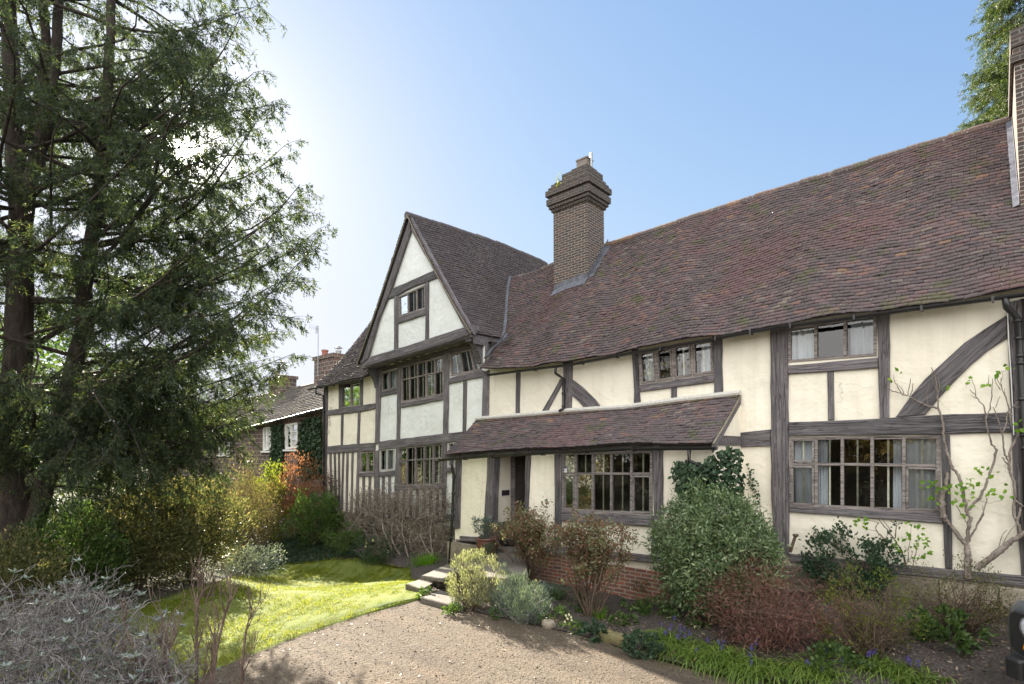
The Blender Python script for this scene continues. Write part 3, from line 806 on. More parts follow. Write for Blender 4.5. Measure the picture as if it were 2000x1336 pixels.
# ---- porch (lean-to)
window(YP, [(1096, 884), (1274, 880), (1274, 1006), (1095.5, 998)], (.175, .375, .58, .79), (.36,), curtains=[(.01, .1)], casement=[(0, 1), (4, 1)])
zb = .62
PX0, PX1 = atY(889, 950, YP).x, atY(1393, 950, YP).x
dx0, dx1 = atY(961, 950, YP).x, atY(1028, 950, YP).x
ptop = lambda x: np.interp(x, [PX0, PX1], [atY(890, 885, YP).z, atY(1390, 866, YP).z]) + .06
def pwall(x0, x1, holes=[], z0=None):
    z0 = zb if z0 is None else z0
    wall('porch_wall', [XZ(x0, z0, YP), XZ(x1, z0, YP), XZ(x1, ptop(x1), YP), XZ(x0, ptop(x0), YP)], YP, M_CREAM, holes)
pwall(PX0, dx0); pwall(dx1, PX1, HOLES[YP], .3)
DY = YP + .74
pc = MB()     # returns: recess sides, cheeks
zt_ = ptop(dx0)
pc.poly([(dx0, YP, zb - .1), (dx0, DY, zb - .1), (dx0, DY, zt_), (dx0, YP, zt_)])
pc.poly([(dx1, YP, zb - .1), (dx1, DY, zb - .1), (dx1, DY, zt_), (dx1, YP, zt_)])
pc.poly([(dx0, DY, zb - .1), (dx1, DY, zb - .1), (dx1, DY, zt_), (dx0, DY, zt_)])
pc.build('porch_recess', M_CREAM, HOUSE)
rtz = atY(1448, 770, YW).z
ltz = atY(930, 820, YW).z
ch = MB(); xr = PX1
ch.poly([(xr, YP, .2), (xr, YW, .2), (xr, YW, rtz - .06), (xr, YP, ptop(xr) - .04)])
ch.build('porch_cheek', M_CREAM, HOUSE); ch = MB()
ch.poly([(PX0, YP, .2), (PX0, YW, .2), (PX0, YW, ltz - .06), (PX0, YP, ptop(PX0) - .04)])
ch.build('porch_cheek', M_CREAM, HOUSE)
cb = MB(); zz = atY(1449, 860, YW).z
cb.box(xr - .05, xr + .035, YP + .05, YW - .06, zz - .1, zz + .07); cb.build('beam', M_WOOD, HOUSE)
sfp = MB(); sfp.poly([(PX0, YP - .1, ptop(PX0) - .01), (PX1, YP - .1, ptop(PX1) - .01), (PX1, YW, ptop(PX1) - .01), (PX0, YW, ptop(PX0) - .01)])
sfp.build('porch_ceiling', M_WOOD, HOUSE)
T('post', [(889.5, 885), (899.5, 884), (898, 960), (896.5, 1032), (885.5, 1034), (888, 960)], Y=YP, proud=.05)
T('post', [(950.5, 880), (965, 879), (960.5, 990), (959, 1061), (942.5, 1056), (945, 1000), (949, 940)], Y=YP, proud=.06, thick=.22, bev=.02)
T('sill_beam', [(897, 1047), (943, 1050), (951.5, 1061), (897, 1057)], Y=YP, proud=.055)
T('post', [(1026, 875), (1035.5, 874), (1030, 990), (1029, 1070), (1021, 1069), (1024, 980)], Y=YP, proud=.05, thick=.2)
T('post', [(1081, 872), (1096, 871), (1095, 960), (1093, 1070), (1080, 1069), (1082, 1000)], Y=YP, proud=.06, bev=.02)
T('post', [(1274, 866), (1293, 866), (1293, 1000), (1291, 1086), (1270, 1086), (1276, 1005)], Y=YP, proud=.06, bev=.02)
T('sill_beam', [(1095, 998.6), (1275, 1008), (1274, 1029), (1201, 1024.5), (1094, 1017)], Y=YP, proud=.075)
T('sill_beam', [(1030, 1063), (1095, 1069), (1273, 1086), (1392, 1096), (1392, 1111), (1278, 1100), (1150, 1089), (1030, 1077)], Y=YP, proud=.085)
T('wall_plate', [(868, 886), (1110, 870), (1394, 862), (1394, 873), (1110, 884), (868, 897)], Y=YP, proud=.03)
# door in the recess
df = MB()
fx0, fx1 = atY(1000, 950, DY).x, atY(1010.5, 950, DY).x
df.box(fx0, fx1, DY - .1, DY - .005, zb - .1, zt_ - .02); df.build('door_frame', M_WOOD, HOUSE)
dr = MB(); dr.box(fx1, dx1 - .01, DY - .05, DY - .006, zb - .05, zt_ - .02)
for k in range(4): 
    w = (dx1 - .01 - fx1) / 4; dr.box(fx1 + k * w + .006, fx1 + (k + 1) * w - .006, DY - .065, DY - .05, zb - .04, zt_ - .04)
dro = dr.build('door', M_DARKWOOD, HOUSE)
hd = MB(); hd.tube([(fx1 + .12, DY - .1, 1.6), (fx1 + .12, DY - .065, 1.6)], .02, 8); hd.lathe([(.0, -.03), (.028, -.02), (.034, 0), (.028, .02), (0, .03)], (fx1 + .12, DY - .12, 1.6), 10); hd.build('handle', M_METAL, dro, smooth=True)
dado = MB(); dd0 = atX(975, 1030, dx0); dado.box(dx0 - .01, dx0 + .012, YP + .2, DY - .1, zb - .1, zb + .5); dado.build('dado', plain_mat('grey_dado', (.12, .11, .115), .8), HOUSE)
# brick plinth below the porch wall
bp = MB(); bp.box(atY(1026, 1100, YP).x, PX1 + .02, YP - .045, YP + .25, -.2, .62)
bp.box(PX1 - .1, PX1 + .03, YP + .25, YW, -.2, .55)
bp.build('brick_plinth', M_BRICKP, HOUSE, uv=True)
bs = MB(); bs.box(PX0 - .12, dx0 + .06, YP - .14, YP + .3, -.2, .56); bs.box(PX0 - .1, PX0 + .2, YP + .3, YW, -.2, .56); bs.build('stone_plinth', M_STONE, HOUSE)
fl = MB(); fl.box(dx0 + .06, dx1, YP - .1, DY, -.1, .585); fl.build('porch_floor', M_PAVE, HOUSE)

# ================================================================== ROOFS
def tiles(name, P, rows, spans, m, parent=HOUSE, tw=.165, lift=.036, th=.022, jit=1.0, under=True, uaxis_len=1.0):
    """P(u,v): roof surface, u in metres along the roof; spans(v)->(u0,u1). Each tile a cambered slab."""
    V, loops, starts = [], [], []
    rg = random.Random(hash(name) % 999 + rows)
    U = MB()
    for r in range(rows):
        v0 = r / rows; v1 = min(1.02, (r + 1.5) / rows)
        a, b = spans(v0 + .5 / rows)
        if b - a < .03: continue
        off = (r % 2) * .5 * tw + rg.uniform(-.015, .015)
        wavy = rg.uniform(0, 6)
        k0 = math.floor((a - off) / tw); k1 = math.ceil((b - off) / tw)
        for k in range(k0, k1):
            u0 = max(a, off + k * tw + .002); u1 = min(b, off + (k + 1) * tw - .002)
            if u1 - u0 < .03: continue
            um = (u0 + u1) / 2
            p = P(um, v0); pu = P(um + .05, v0); pv = P(um, min(1, v0 + .02) if v0 < .98 else v0 - .02)
            tv = (pv - p) if v0 < .98 else (p - pv)
            n = (pu - p).cross(tv); 
            if n.z < 0: n = -n
            n.normalize(); tv.normalize()
            h0 = lift + rg.gauss(0, .0036) * jit; tw1 = rg.gauss(0, .0042) * jit; sl = rg.gauss(0, .005) * jit
            if rg.random() < .012: h0 += .014 * jit; lo_ = .03
            else: lo_ = 0
            cam = abs(rg.gauss(.005, .003))
            lo = -.014 * rg.random() - lo_
            base = len(V)
            for uu, hh in ((u0, -tw1), (um, cam), (u1, tw1)):
                V.append(P(uu, v0) + n * (h0 + hh) + tv * (lo + sl * (uu - um) / tw * 2))
            for uu in (u0, um, u1): V.append(P(uu, v1) + n * .004)
            for uu, hh in ((u0, -tw1), (um, cam), (u1, tw1)):
                V.append(P(uu, v0) + n * (h0 + hh - th) + tv * (lo + sl * (uu - um) / tw * 2 + .001))
            for f in ((0, 1, 4, 3), (1, 2, 5, 4), (0, 6, 7, 1), (1, 7, 8, 2)):
                starts.append(len(loops)); loops += [base + i for i in f]
        if under:
            uu = np.linspace(a, b, max(2, int((b - a) / .6) + 1)); w0 = v0; w1 = min(1, (r + 1) / rows + .002)
            for i in range(len(uu) - 1):
                q = [P(uu[i], w0), P(uu[i + 1], w0), P(uu[i + 1], w1), P(uu[i], w1)]
                U.poly([x - Vector((0, 0, .012)) for x in q])
    c = V[len(V) // 2]
    V = [v - c for v in V]
    me = fast_mesh(name, np.array([tuple(v) for v in V]), loops, starts)
    o = link(name, me, m, parent, Matrix.Translation(c))
    if under: U.build('roof_deck', M_UNDER, o)
    return o
def ridge(name, pts, m, parent, r=.105, step=.33):
    """half-round ridge tiles bedded along a polyline"""
    b = MB(); pts = [Vector(p) for p in pts]
    L = [0]
    for p, q in zip(pts[:-1], pts[1:]): L.append(L[-1] + (q - p).length)
    f = lambda s: Vector([float(np.interp(s, L, [p[i] for p in pts])) for i in range(3)])
    s = 0
    while s < L[-1] - .05:
        e = min(L[-1], s + step + .03)
        a, c = f(s), f(e); j = random.uniform(-.012, .012)
        b.tube([a + Vector((0, 0, j - .055)), a.lerp(c, .5) + Vector((0, 0, j - .05)), c + Vector((0, 0, j - .06))], [r * 1.08, r * 1.02, r * .98], 10)
        s += step
    return b.build(name, m, parent, smooth=False)

YE, YR = YW - .30, 13.5
me_px = [(930, 724), (1000, 717), (1117, 705), (1233, 683.5), (1409, 653), (1520, 631.5), (1735, 602.5), (1965, 572)]
pe = [atY(a, b, YE) for a, b in me_px]
exs, ezs = [p.x for p in pe] + [3.2], [p.z for p in pe] + [pe[-1].z + .02]
mr_px = [(995, 545), (1060, 526), (1120, 503), (1180, 480), (1270, 452), (1390, 412.5), (1500, 378), (1600, 347.5), (1800, 286), (1975, 234)]
pr = [atY(a, b, YR) for a, b in mr_px]
rxs, rzs = [p.x for p in pr] + [3.2], [p.z for p in pr] + [pr[-1].z + .05]
def Pm(u, v):
    ze = float(np.interp(u, exs, ezs)); zr = float(np.interp(u, rxs, rzs))
    sag = -.07 * math.sin(math.pi * v) * (1 + .5 * math.sin(u * 1.1)) + .028 * math.sin(u * 2.3 + v * 4) + .022 * math.sin(u * 1.1 - v * 7 + 1) + .012 * math.sin(u * 5.3 + v * 9) - .05 * (1 - v) ** 4 * 0
    return Vector((u, YE + (YR - YE) * v, ze + (zr - ze) * v + sag))
xm0 = atY(938, 722, YE).x
gxe = gr.x                     # x of the gable roof's right eave
def span_main(v):
    lim = xm0 if v < .2 else xm0 - (v - .2) * 3.6
    return (max(pk.x + .3, lim), 3.0)
rlen = math.hypot(YR - YE, rzs[3] - ezs[2])
mroof = tiles('main_roof', Pm, int(rlen / .098), span_main, M_TILE)
ridge('ridge_tiles', [(x, YR, z + .02) for x, z in zip(rxs, rzs) if x > atY(1000, 540, YR).x], M_RIDGE, HOUSE)
# rear slope (unseen from the front, closes the roof)
rb = MB()
for i in range(len(rxs) - 1):
    rb.poly([(rxs[i], YR, rzs[i]), (rxs[i + 1], YR, rzs[i + 1]), (rxs[i + 1], 16.9, 4.9), (rxs[i], 16.9, 4.9)])
rb.build('rear_roof', M_TILE2, HOUSE)

# gable roof
rg_px = [(800.5, 421), (878, 444), (968, 474), (1040, 503), (1066, 515)]
rgp = [atX(a, b, pk.x) for a, b in rg_px]
rgy, rgz = [p.y for p in rgp], [p.z for p in rgp]
YGF = YG - .14
eg = [atX(926, 652.5, gxe), atX(960, 658, gxe), atX(986, 661, gxe)]
egy, egz = [YGF] + [p.y for p in eg[1:]] + [16.6], [eg[0].z] + [p.z for p in eg[1:]] + [eg[-1].z]
def Pgr(u, v):
    zr = float(np.interp(u, rgy, rgz)); ze = float(np.interp(u, egy, egz))
    return Vector((gxe + (pk.x - gxe) * v, u, ze + (zr - ze) * v - .11 * math.sin(math.pi * v) + .015 * math.sin(u * 2 + v * 5)))
glx = gl.x
def Pgl(u, v):
    zr = float(np.interp(u, rgy, rgz)); ze = gl.z
    return Vector((glx + (pk.x - glx) * v, u, ze + (zr - ze) * v - .11 * math.sin(math.pi * v)))
glen = math.hypot(pk.x - gxe, rgz[0] - egz[0])
tiles('gable_roof', Pgr, int(glen / .10), lambda v: (YGF, rgy[-1] + .1), M_TILE2)
tiles('gable_roof', Pgl, int(glen / .10), lambda v: (YGF, rgy[-1] + .1), M_TILE2)
ridge('ridge_tiles', [(pk.x, YGF, rgz[0] + .02)] + [(pk.x, y, z + .02) for y, z in zip(rgy[1:], rgz[1:])], M_TILE2, HOUSE)
# verge: a pale mortar line under the tile ends
for P_ in (Pgl, Pgr):
    vg = MB(); vg.tube([P_(YGF + .015, t / 10) - Vector((0, 0, .012)) for t in range(11)], .02, 6); vg.build('verge_mortar', M_STONE, HOUSE)
hip = MB()
hip.poly([(pk.x, rgy[-1], rgz[-1]), (gxe, 16.8, egz[0]), (glx, 16.8, egz[0])]); hip.build('rear_roof', M_TILE2, HOUSE)

# left wing roof
le = [atY(a, b, YE) for a, b in ((612, 757), (660, 747.5), (704, 737), (716, 733))]
lexs, lezs = [p.x for p in le] + [-12], [p.z for p in le] + [le[-1].z]
YRL = 13.3
lr = atY(738, 600, YRL)
lzr = lr.z
def Plw(u, v):
    ze = float(np.interp(u, lexs, lezs))
    return Vector((u, YE + (YRL - YE) * v, ze + (lzr - ze) * v - .16 * math.sin(math.pi * v) + .02 * math.sin(u * 2.5 + v * 6)))
lxa = le[0].x
def span_left(v):
    return (lxa - .02, le[-1].x + .05 if v < .12 else (glx + .35 if v < .3 else pk.x - .3))
tiles('left_roof', Plw, int(math.hypot(YRL - YE, lzr - lezs[0]) / .12), span_left, M_TILE4, tw=.18, lift=.034, jit=1.6)
lb = MB(); lb.poly([(lxa, YRL, lzr), (pk.x, YRL, lzr), (pk.x, 16.8, 5.0), (lxa, 16.8, 5.0)]); lb.build('rear_roof', M_TILE2, HOUSE)
ridge('ridge_tiles', [(lxa, YRL, lzr + .02), (pk.x - 1, YRL, lzr + .02)], M_RIDGE, HOUSE)

# porch roof
YPE = YP - .2
pt_px = [(930, 822), (1054, 812), (1112, 806), (1220, 799.5), (1330, 785), (1446, 772)]
pb_px = [(868, 889), (900, 886), (959, 879), (1060, 876), (1112, 873), (1240, 866), (1392, 866)]
ptp = [atY(a, b, YW - .02) for a, b in pt_px]; pbp = [atY(a, b, YPE) for a, b in pb_px]
pxa, pxb = pbp[0].x, pbp[-1].x
txa, txb = ptp[0].x, ptp[-1].x
def Pp(u, v):
    ub = pxa + (pxb - pxa) * u; ut = txa + (txb - txa) * u
    zb_ = float(np.interp(ub, [p.x for p in pbp], [p.z for p in pbp])); zt2 = float(np.interp(ut, [p.x for p in ptp], [p.z for p in ptp]))
    return Vector((ub + (ut - ub) * v, YPE + (YW - .02 - YPE) * v, zb_ + (zt2 - zb_) * v - .035 * math.sin(math.pi * v) + .012 * math.sin(u * 19 + v * 3)))
PW = pxb - pxa
Pp_m = lambda u, v: Pp(u / PW, v)
prow = int(math.hypot(YW - YPE, ptp[2].z - pbp[3].z) / .105)
tiles('porch_roof', Pp_m, prow, lambda v: (0, PW), M_TILE, lift=.034)
# newer orange tiles in the top course
tiles('porch_top_course', lambda u, v: Pp(u / PW, (prow - 1.15 + v) / prow) + Vector((0, -.005, .014)), 1, lambda v: (.02, PW - .02), M_RIDGE, under=False)
fm = MB(); fl_ = [atY(a, b - 2, YW - .05) for a, b in pt_px]
fm.tube([p + Vector((0, -.0, .03)) for p in fl_], .055, 8); fm.build('mortar_fillet', M_MORTARF, HOUSE)
vg = MB(); vg.tube([Pp(1, t / 8) + Vector((.004, 0, -.008)) for t in range(9)], .017, 6); vg.build('verge_mortar', M_STONE, HOUSE)
vb = MB()
vb.hexa([Pp(1, 0) + Vector((-.02, 0, -.16)), Pp(1, 0) + Vector((.012, 0, -.16)), Pp(1, 0) + Vector((.012, 0, -.035)), Pp(1, 0) + Vector((-.02, 0, -.035)),
         Pp(1, 1) + Vector((-.02, 0, -.16)), Pp(1, 1) + Vector((.012, 0, -.16)), Pp(1, 1) + Vector((.012, 0, -.035)), Pp(1, 1) + Vector((-.02, 0, -.035))])
vb.build('verge_board', M_WOOD, HOUSE)

# ---- gutters and downpipes
def gutter(pts, name='gutter', r=.055):
    b = MB(); pts = [Vector(p) for p in pts]
    n0 = len(b.v); S = 8
    for p in pts:
        for k in range(S + 1):
            t = math.pi * k / S; b.v.append((p.x, p.y - r * math.cos(t), p.z - r * math.sin(t)))
        for k in range(S, -1, -1):
            t = math.pi * k / S; b.v.append((p.x, p.y - r * .86 * math.cos(t), p.z - r * .86 * math.sin(t)))
    m = 2 * (S + 1)
    for i in range(len(pts) - 1):
        for k in range(m):
            b.f.append([n0 + i * m + k, n0 + (i + 1) * m + k, n0 + (i + 1) * m + (k + 1) % m, n0 + i * m + (k + 1) % m])
    b.f.append(list(range(n0, n0 + m))); b.f.append(list(range(n0 + (len(pts) - 1) * m, n0 + len(pts) * m)))
    for i in range(1, int((pts[-1] - pts[0]).length / .9)):
        f = i * .9 / (pts[-1] - pts[0]).length
        L = len(pts) - 1; k = min(int(f * L), L - 1); p = pts[k].lerp(pts[k + 1], f * L - k)
        b.box(p.x - .015, p.x + .015, p.y - r - .006, p.y + r + .03, p.z - r - .012, p.z + .012)
    return b.build(name, M_GUTTER, HOUSE)
gutter([atY(a, b, YE - .04) for a, b in ((953, 731), (1117, 710), (1233, 688), (1409, 657), (1520, 637), (1735, 608), (1965, 577), (2080, 561))])
gutter([atY(a, b, YPE - .05) for a, b in ((858, 897), (960, 889), (1049, 884), (1220, 875), (1400, 872.5))])
gutter([atY(a, b, YE - .04) for a, b in ((603, 760), (650, 750), (706, 739))])
def pipe(pts, r=.035, name='downpipe'):
    b = MB(); b.tube(pts, r, 10)
    for p, q in zip(pts[:-1], pts[1:]):
        p, q = Vector(p), Vector(q)
        if (q - p).length > .5 and abs((q - p).normalized().z) > .9:
            for f in (.06, .5, .94): c = p.lerp(q, f); b.tube([c - Vector((0, 0, .025)), c + Vector((0, 0, .025))], r * 1.3, 10)
    return b.build(name, M_GUTTER, HOUSE, smooth=True)
pipe([atY(1085, 714, YE - .04), atY(1085, 729, YE - .02), atY(1100.5, 740, YW - .11), atY(1100.5, 797, YW - .11), atY(1092, 803, YW - .2)])
pipe([atY(883, 896, YPE - .05), atY(883, 915, YPE - .03), atY(886.5, 927, YP - .12), atY(884, 1000, YP - .12), atY(878, 1100, YP - .12)], .037)
pipe([atY(1346, 876, YPE - .05), atY(1346, 900, YPE - .03), atY(1386, 918, YP - .1), atY(1386, 1100, YP - .1)])
pipe([atY(1963, 578, YE - .04), atY(1966, 600, YE - .02), atY(1987, 622, YW - .13), atY(1992, 700, YW - .13), atY(2000, 860, YW - .13), atY(2009, 1120, YW - .13)], .042)
pipe([atY(617, 760, YE - .04), atY(617, 768, YE - .02), atY(631, 772.5, YW - .1), atY(632, 790, YW - .1), atY(633, 1015, YW - .1)], .035)
cbl = MB(); cbl.tube([atY(a, b, YW - .08) for a, b in ((1963, 604), (1968, 612), (1970, 660), (1974, 720), (1977, 780), (1980, 850))], .007, 5); cbl.build('cable', M_WPAINT, HOUSE)

# ---- lead: valley between gable roof and main roof
vl = MB()
vpts = []
for k in range(7):
    Y = 10.9 + k * (YR - 10.9) / 6
    v = (Y - YE) / (YR - YE)
    lo, hi = gxe - .6, pk.x
    best = None
    for i in range(400):
        x = gxe + .3 + (pk.x - gxe - .3) * i / 400
        vg_ = (x - gxe) / (pk.x - gxe)
        if vg_ < 0: continue
        if Pgr(Y, vg_).z > Pm(x, v).z: best = Vector((x, Y, Pm(x, v).z)); break
    if best: vpts.append(best)
if len(vpts) > 1:
    for p, q in zip(vpts[:-1], vpts[1:]):
        w = Vector((.10, 0, 0)); up = Vector((0, 0, .075))
        vl.hexa([p - w, p + w + Vector((0, 0, .03)), q + w + Vector((0, 0, .03)), q - w, p - w + up, p + w + up, q + w + up, q - w + up])
    vl.build('lead_valley', M_LEAD, HOUSE)
lv = MB()
a = [atY(949, 699, YW - .32), atY(963, 680, YW - .1), atY(985, 664, YW + .25), atY(989, 655, YW + .35)]
for p, q in zip(a[:-1], a[1:]):
    w = Vector((.06, .0, .02)); up = Vector((0, -.02, .03)); lv.hexa([p - w, p + w, q + w, q - w, p - w + up, p + w + up, q + w + up, q - w + up])
lv.build('lead_flashing', M_LEAD, HOUSE)

# ---- chimneys
def chimney(name, x0, x1, y0, y1, z0, z1, cap, m=M_BRICKC, mc=M_BRICKCAP):
    """cap: list of (overhang, z0, z1) corbel courses"""
    b = MB(); b.box(x0, x1, y0, y1, z0, z1); st = b.build(name, m, HOUSE, uv=True)
    c = MB()
    for (o, a, e) in cap: c.box(x0 - o, x1 + o, y0 - o, y1 + o, a, e)
    c.build('chimney_cap', mc, st, uv=True); return st
yf = 12.45
xc1 = atY(1147.5, 430, yf).x; xc0 = atY(1081, 430, yf).x
yb = xc1 / (atY(1179.5, 430, 10).x / 10)
zt0 = atY(1147, 391, yf).z; 
Zc = lambda py: atY(1147.5, py, yf).z
chm = chimney('chimney', xc0, xc1, yf, yb, 6.6, Zc(319) - .25, [(.05, Zc(391), Zc(385)), (.10, Zc(385) , Zc(378)), (.15, Zc(378), Zc(366)), (.10, Zc(366), Zc(360)), (.17, Zc(360), Zc(349)), (.11, Zc(349), Zc(342)), (.05, Zc(342), Zc(335)), (-.0015, Zc(335), Zc(334))])
b = MB(); b.box(xc0 + .30, xc1 - .01, yf + .012, yb - .02, Zc(334), Zc(320)); b.box(xc0 + .02, xc0 + .30, yf + .03, yb - .05, Zc(334), Zc(330)); b.box(xc0 + .62, xc1 - .03, yf + .03, yb - .3, Zc(320), Zc(317)); b.build('chimney_crown', M_BRICKCAP, chm, uv=True)
# the narrower, set back left part of the stack
b = MB(); b.box(xc0 - .02, xc0 + .28, yf + .08, yb - .03, 6.6, Zc(391)); b.build('chimney_shaft', M_BRICKC, chm, uv=True)
pq = [atY(a, 316, yf + .3) for a in (1126, 1146)]; pz = atY(1136, 309, yf + .3).z; b = MB(); b.box(pq[0].x, pq[1].x, yf + .3, yf + .6, Zc(322), pz - .04); b.box(pq[0].x - .02, pq[1].x + .02, yf + .28, yf + .62, pz - .04, pz); b.build('chimney_pot', plain_mat('buff_pot', (.2, .17, .15), .8), chm)
b = MB(); ft = atY(1154.5, 299, yf + .45); pc_ = Vector((ft.x, yf + .45, Zc(322))); b.tube([pc_, ft], .045, 12); b.lathe([(.12, -.04), (.14, 0), (.12, .08), (.05, .1)], pc_, 14); b.build('flue', M_METAL, chm)
# lead apron round its foot
b = MB()
zr_ = lambda x, y: Pm(x, (y - YE) / (YR - YE)).z
for (p, q, n) in (((xc0, yf), (xc1, yf), Vector((0, -1, 0))), ((xc1, yf), (xc1, YR), Vector((1, 0, 0)))):
    A, B = Vector((p[0], p[1], 0)), Vector((q[0], q[1], 0))
    for i in range(6):
        a = A.lerp(B, i / 6); c = A.lerp(B, (i + 1) / 6)
        for P1, P2 in ((a, c),):
            o = n * .012; o2 = n * .17
            z1_, z2_ = zr_(P1.x, P1.y), zr_(P2.x, P2.y)
            b.poly([P1 + o + Vector((0, 0, z1_ + .02)), P2 + o + Vector((0, 0, z2_ + .02)), P2 + o + Vector((0, 0, z2_ + .2)), P1 + o + Vector((0, 0, z1_ + .2))])
            e1, e2 = P1 + o2, P2 + o2
            b.poly([P1 + o + Vector((0, 0, z1_ + .06)), P2 + o + Vector((0, 0, z2_ + .06)), e2 + Vector((0, 0, zr_(e2.x, min(YR, e2.y)) + .065)), e1 + Vector((0, 0, zr_(e1.x, min(YR, e1.y)) + .065))])
b.build('lead_flashing', M_LEAD, chm)
# end stack at the right
xr0 = atY(1977, 220, 13.4).x
zt1 = atY(1977, 168, 13.4).z
ch2 = chimney('chimney', xr0, xr0 + 1.6, 11.6, 14.0, 5.5, zt1 - .3, [(.05, zt1 - .55, zt1 - .42), (.012, zt1 - .42, zt1 - .303), (.035, zt1 - .3, zt1)])
b = MB()
for i in range(8):
    y0_, y1_ = 11.6 + i * (YR - 11.6) / 8, 11.6 + (i + 1) * (YR - 11.6) / 8
    z0_, z1_ = zr_(xr0, y0_), zr_(xr0, y1_)
    b.poly([(xr0 - .012, y0_, z0_), (xr0 - .012, y1_, z1_), (xr0 - .012, y1_, z1_ + .2), (xr0 - .012, y0_, z0_ + .2)])
    b.poly([(xr0 - .01, y0_, z0_ + .10), (xr0 - .01, y1_, z1_ + .10), (xr0 - .09, y1_, z1_ + .075), (xr0 - .09, y0_, z0_ + .075)])
b.build('lead_flashing', M_LEAD, ch2)
# ================================================================== NEIGHBOURING COTTAGE
YC = 11.2
COT = empty('brick_cottage', (-26, YC, 0), 'low brown brick cottage with stone slate roof and white windows beyond the timbered house', 'cottage')
ca, cb_ = atY(478, 836, YC - .2), atY(632, 797, YC - .2)
def cz(x): return ca.z + (cb_.z - ca.z) * (x - ca.x) / (cb_.x - ca.x)
CX0, CX1 = -42.0, atY(640, 850, YC).x + .6
choles = []
def cwin(px):
    q = [atY(a, b, YC - .01) for a, b in px]
    b = MB(); us = (0, .5, 1)
    for u in us: b.bar(quadpt(q, u, 0), quadpt(q, u, 1), .08, .1)
    for v in (0, 1): b.bar(quadpt(q, 0, v) + Vector((0, .003, 0)), quadpt(q, 1, v) + Vector((0, .003, 0)), .08, .09)
    for v in (1 / 3, 2 / 3): b.bar(quadpt(q, .5, v) + Vector((0, .02, 0)), quadpt(q, 1, v) + Vector((0, .02, 0)), .03, .05)
    s0, s1 = quadpt(q, 0, 1), quadpt(q, 1, 1)
    b.box(s0.x - .1, s1.x + .1, YC - .09, YC + .05, s0.z - .12, s0.z - .045)
    w = b.build('window', M_WPAINT, COT)
    p = MB(); p.poly([x + Vector((0, .06, 0)) for x in q]); p.build('pane', M_GLASS, w)
    r = MB(); r.poly([x + Vector((0, .5, 0)) for x in q]); r.build('room_lining', M_ROOM, w)
    c = MB()
    for (u0, u1) in ((.05, .4),):
        c.poly([quadpt(q, u0, .03) + Vector((0, .15, 0)), quadpt(q, u1, .03) + Vector((0, .15, 0)), quadpt(q, u1, .97) + Vector((0, .15, 0)), quadpt(q, u0, .97) + Vector((0, .15, 0))])
    c.build('curtain', M_CURT, w)
    choles.append([Vector((a.x, YC, a.z)) for a in q])
cwin([(514, 837), (528, 834), (528, 876), (514, 879)]); cwin([(557, 831), (580, 826.5), (580, 873), (557, 876)])
cwin([(428, 866), (448, 862), (448, 885), (428, 887)])
tri = [Vector((p.x, p.z, 0)) for p in ()]
outl = [Vector((CX0, YC, -1.2)), Vector((CX1, YC, -1.2)), Vector((CX1, YC, cz(CX1))), Vector((CX0, YC, cz(CX0)))]
wo = MB(); allp = outl + [p for h in choles for p in h]
tr_ = tessellate_polygon([[Vector((p.x, p.z, 0)) for p in outl]] + [[Vector((p.x, p.z, 0)) for p in h] for h in choles])
wo.v = [tuple(p) for p in allp]; wo.f = [list(t) for t in tr_]; wo.build('wall', M_BRICKN, COT, uv=True)
YCR = YC + 2.9
r0, r1 = atY(553, 763, YCR), atY(613, 750, YCR)
def crz(x): return r0.z + (r1.z - r0.z) * (x - r0.x) / (r1.x - r0.x)
def Pc(u, v): return Vector((u, YC - .25 + (YCR - YC + .25) * v, cz(u) + (crz(u) - cz(u)) * v + .03 * math.sin(u * 1.3 + v * 3)))
def span_c(v): return (CX0, CX1)
tiles('roof', Pc, 17, span_c, M_TILE3, COT, tw=.3, lift=.035, th=.02)
bb = MB(); bb.poly([(CX0, YCR, crz(CX0)), (CX1, YCR, crz(CX1)), (CX1, YCR + 3, cz(CX1)), (CX0, YCR + 3, cz(CX0))]); bb.build('rear_roof', M_TILE3, COT)
bb = MB(); bb.poly([(CX1, YC, -1), (CX1, YCR + 3, -1), (CX1, YCR + 3, cz(CX1)), (CX1, YCR, crz(CX1)), (CX1, YC, cz(CX1))]); bb.build('gable_wall', M_BRICKN, COT, uv=True)
ridge('ridge_tiles', [(CX0, YCR, crz(CX0)), (CX1, YCR, crz(CX1))], M_TILE3, COT, .12)
gb = MB(); gb.tube([(CX0, YC - .3, cz(CX0) - .05), (CX1, YC - .3, cz(CX1) - .05)], .05, 8); gb.build('gutter', M_GUTTER, COT)
def cot_chimney(x0p, x1p, ytop, ybot, Y, pots):
    a, c, z0 = atY(x0p, ytop, Y), atY(x1p, ytop, Y), atY(x0p, ybot, Y).z
    b = MB(); b.box(a.x, c.x, Y, Y + .8, z0 - 1, a.z - .2); st = b.build('chimney', M_BRICKN, COT, uv=True)
    k = MB(); k.box(a.x - .07, c.x + .07, Y - .07, Y + .87, a.z - .2, a.z - .02); k.build('chimney_cap', M_BRICKN, st, uv=True)
    for (px, py0, py1, col, r) in pots:
        t, bt = atY(px, py0, Y + .4), atY(px, py1, Y + .4); h = t.z - bt.z
        p = MB(); p.lathe([(r * 1.1, 0), (r, .1), (r * .92, h - .1), (r * 1.08, h - .08), (r * 1.08, h), (r * .8, h), (r * .75, h - .15)], (bt.x, Y + .4, bt.z - .02), 12)
        p.build('chimney_pot', col, st)
    return st
M_POT = plain_mat('red_clay_pot', (.30, .12, .085), .8)
s1 = cot_chimney(614, 652, 697, 745, YCR - .4, [(634.5, 683, 699, M_POT, .16), (661, 684, 699, M_METAL, .13)])
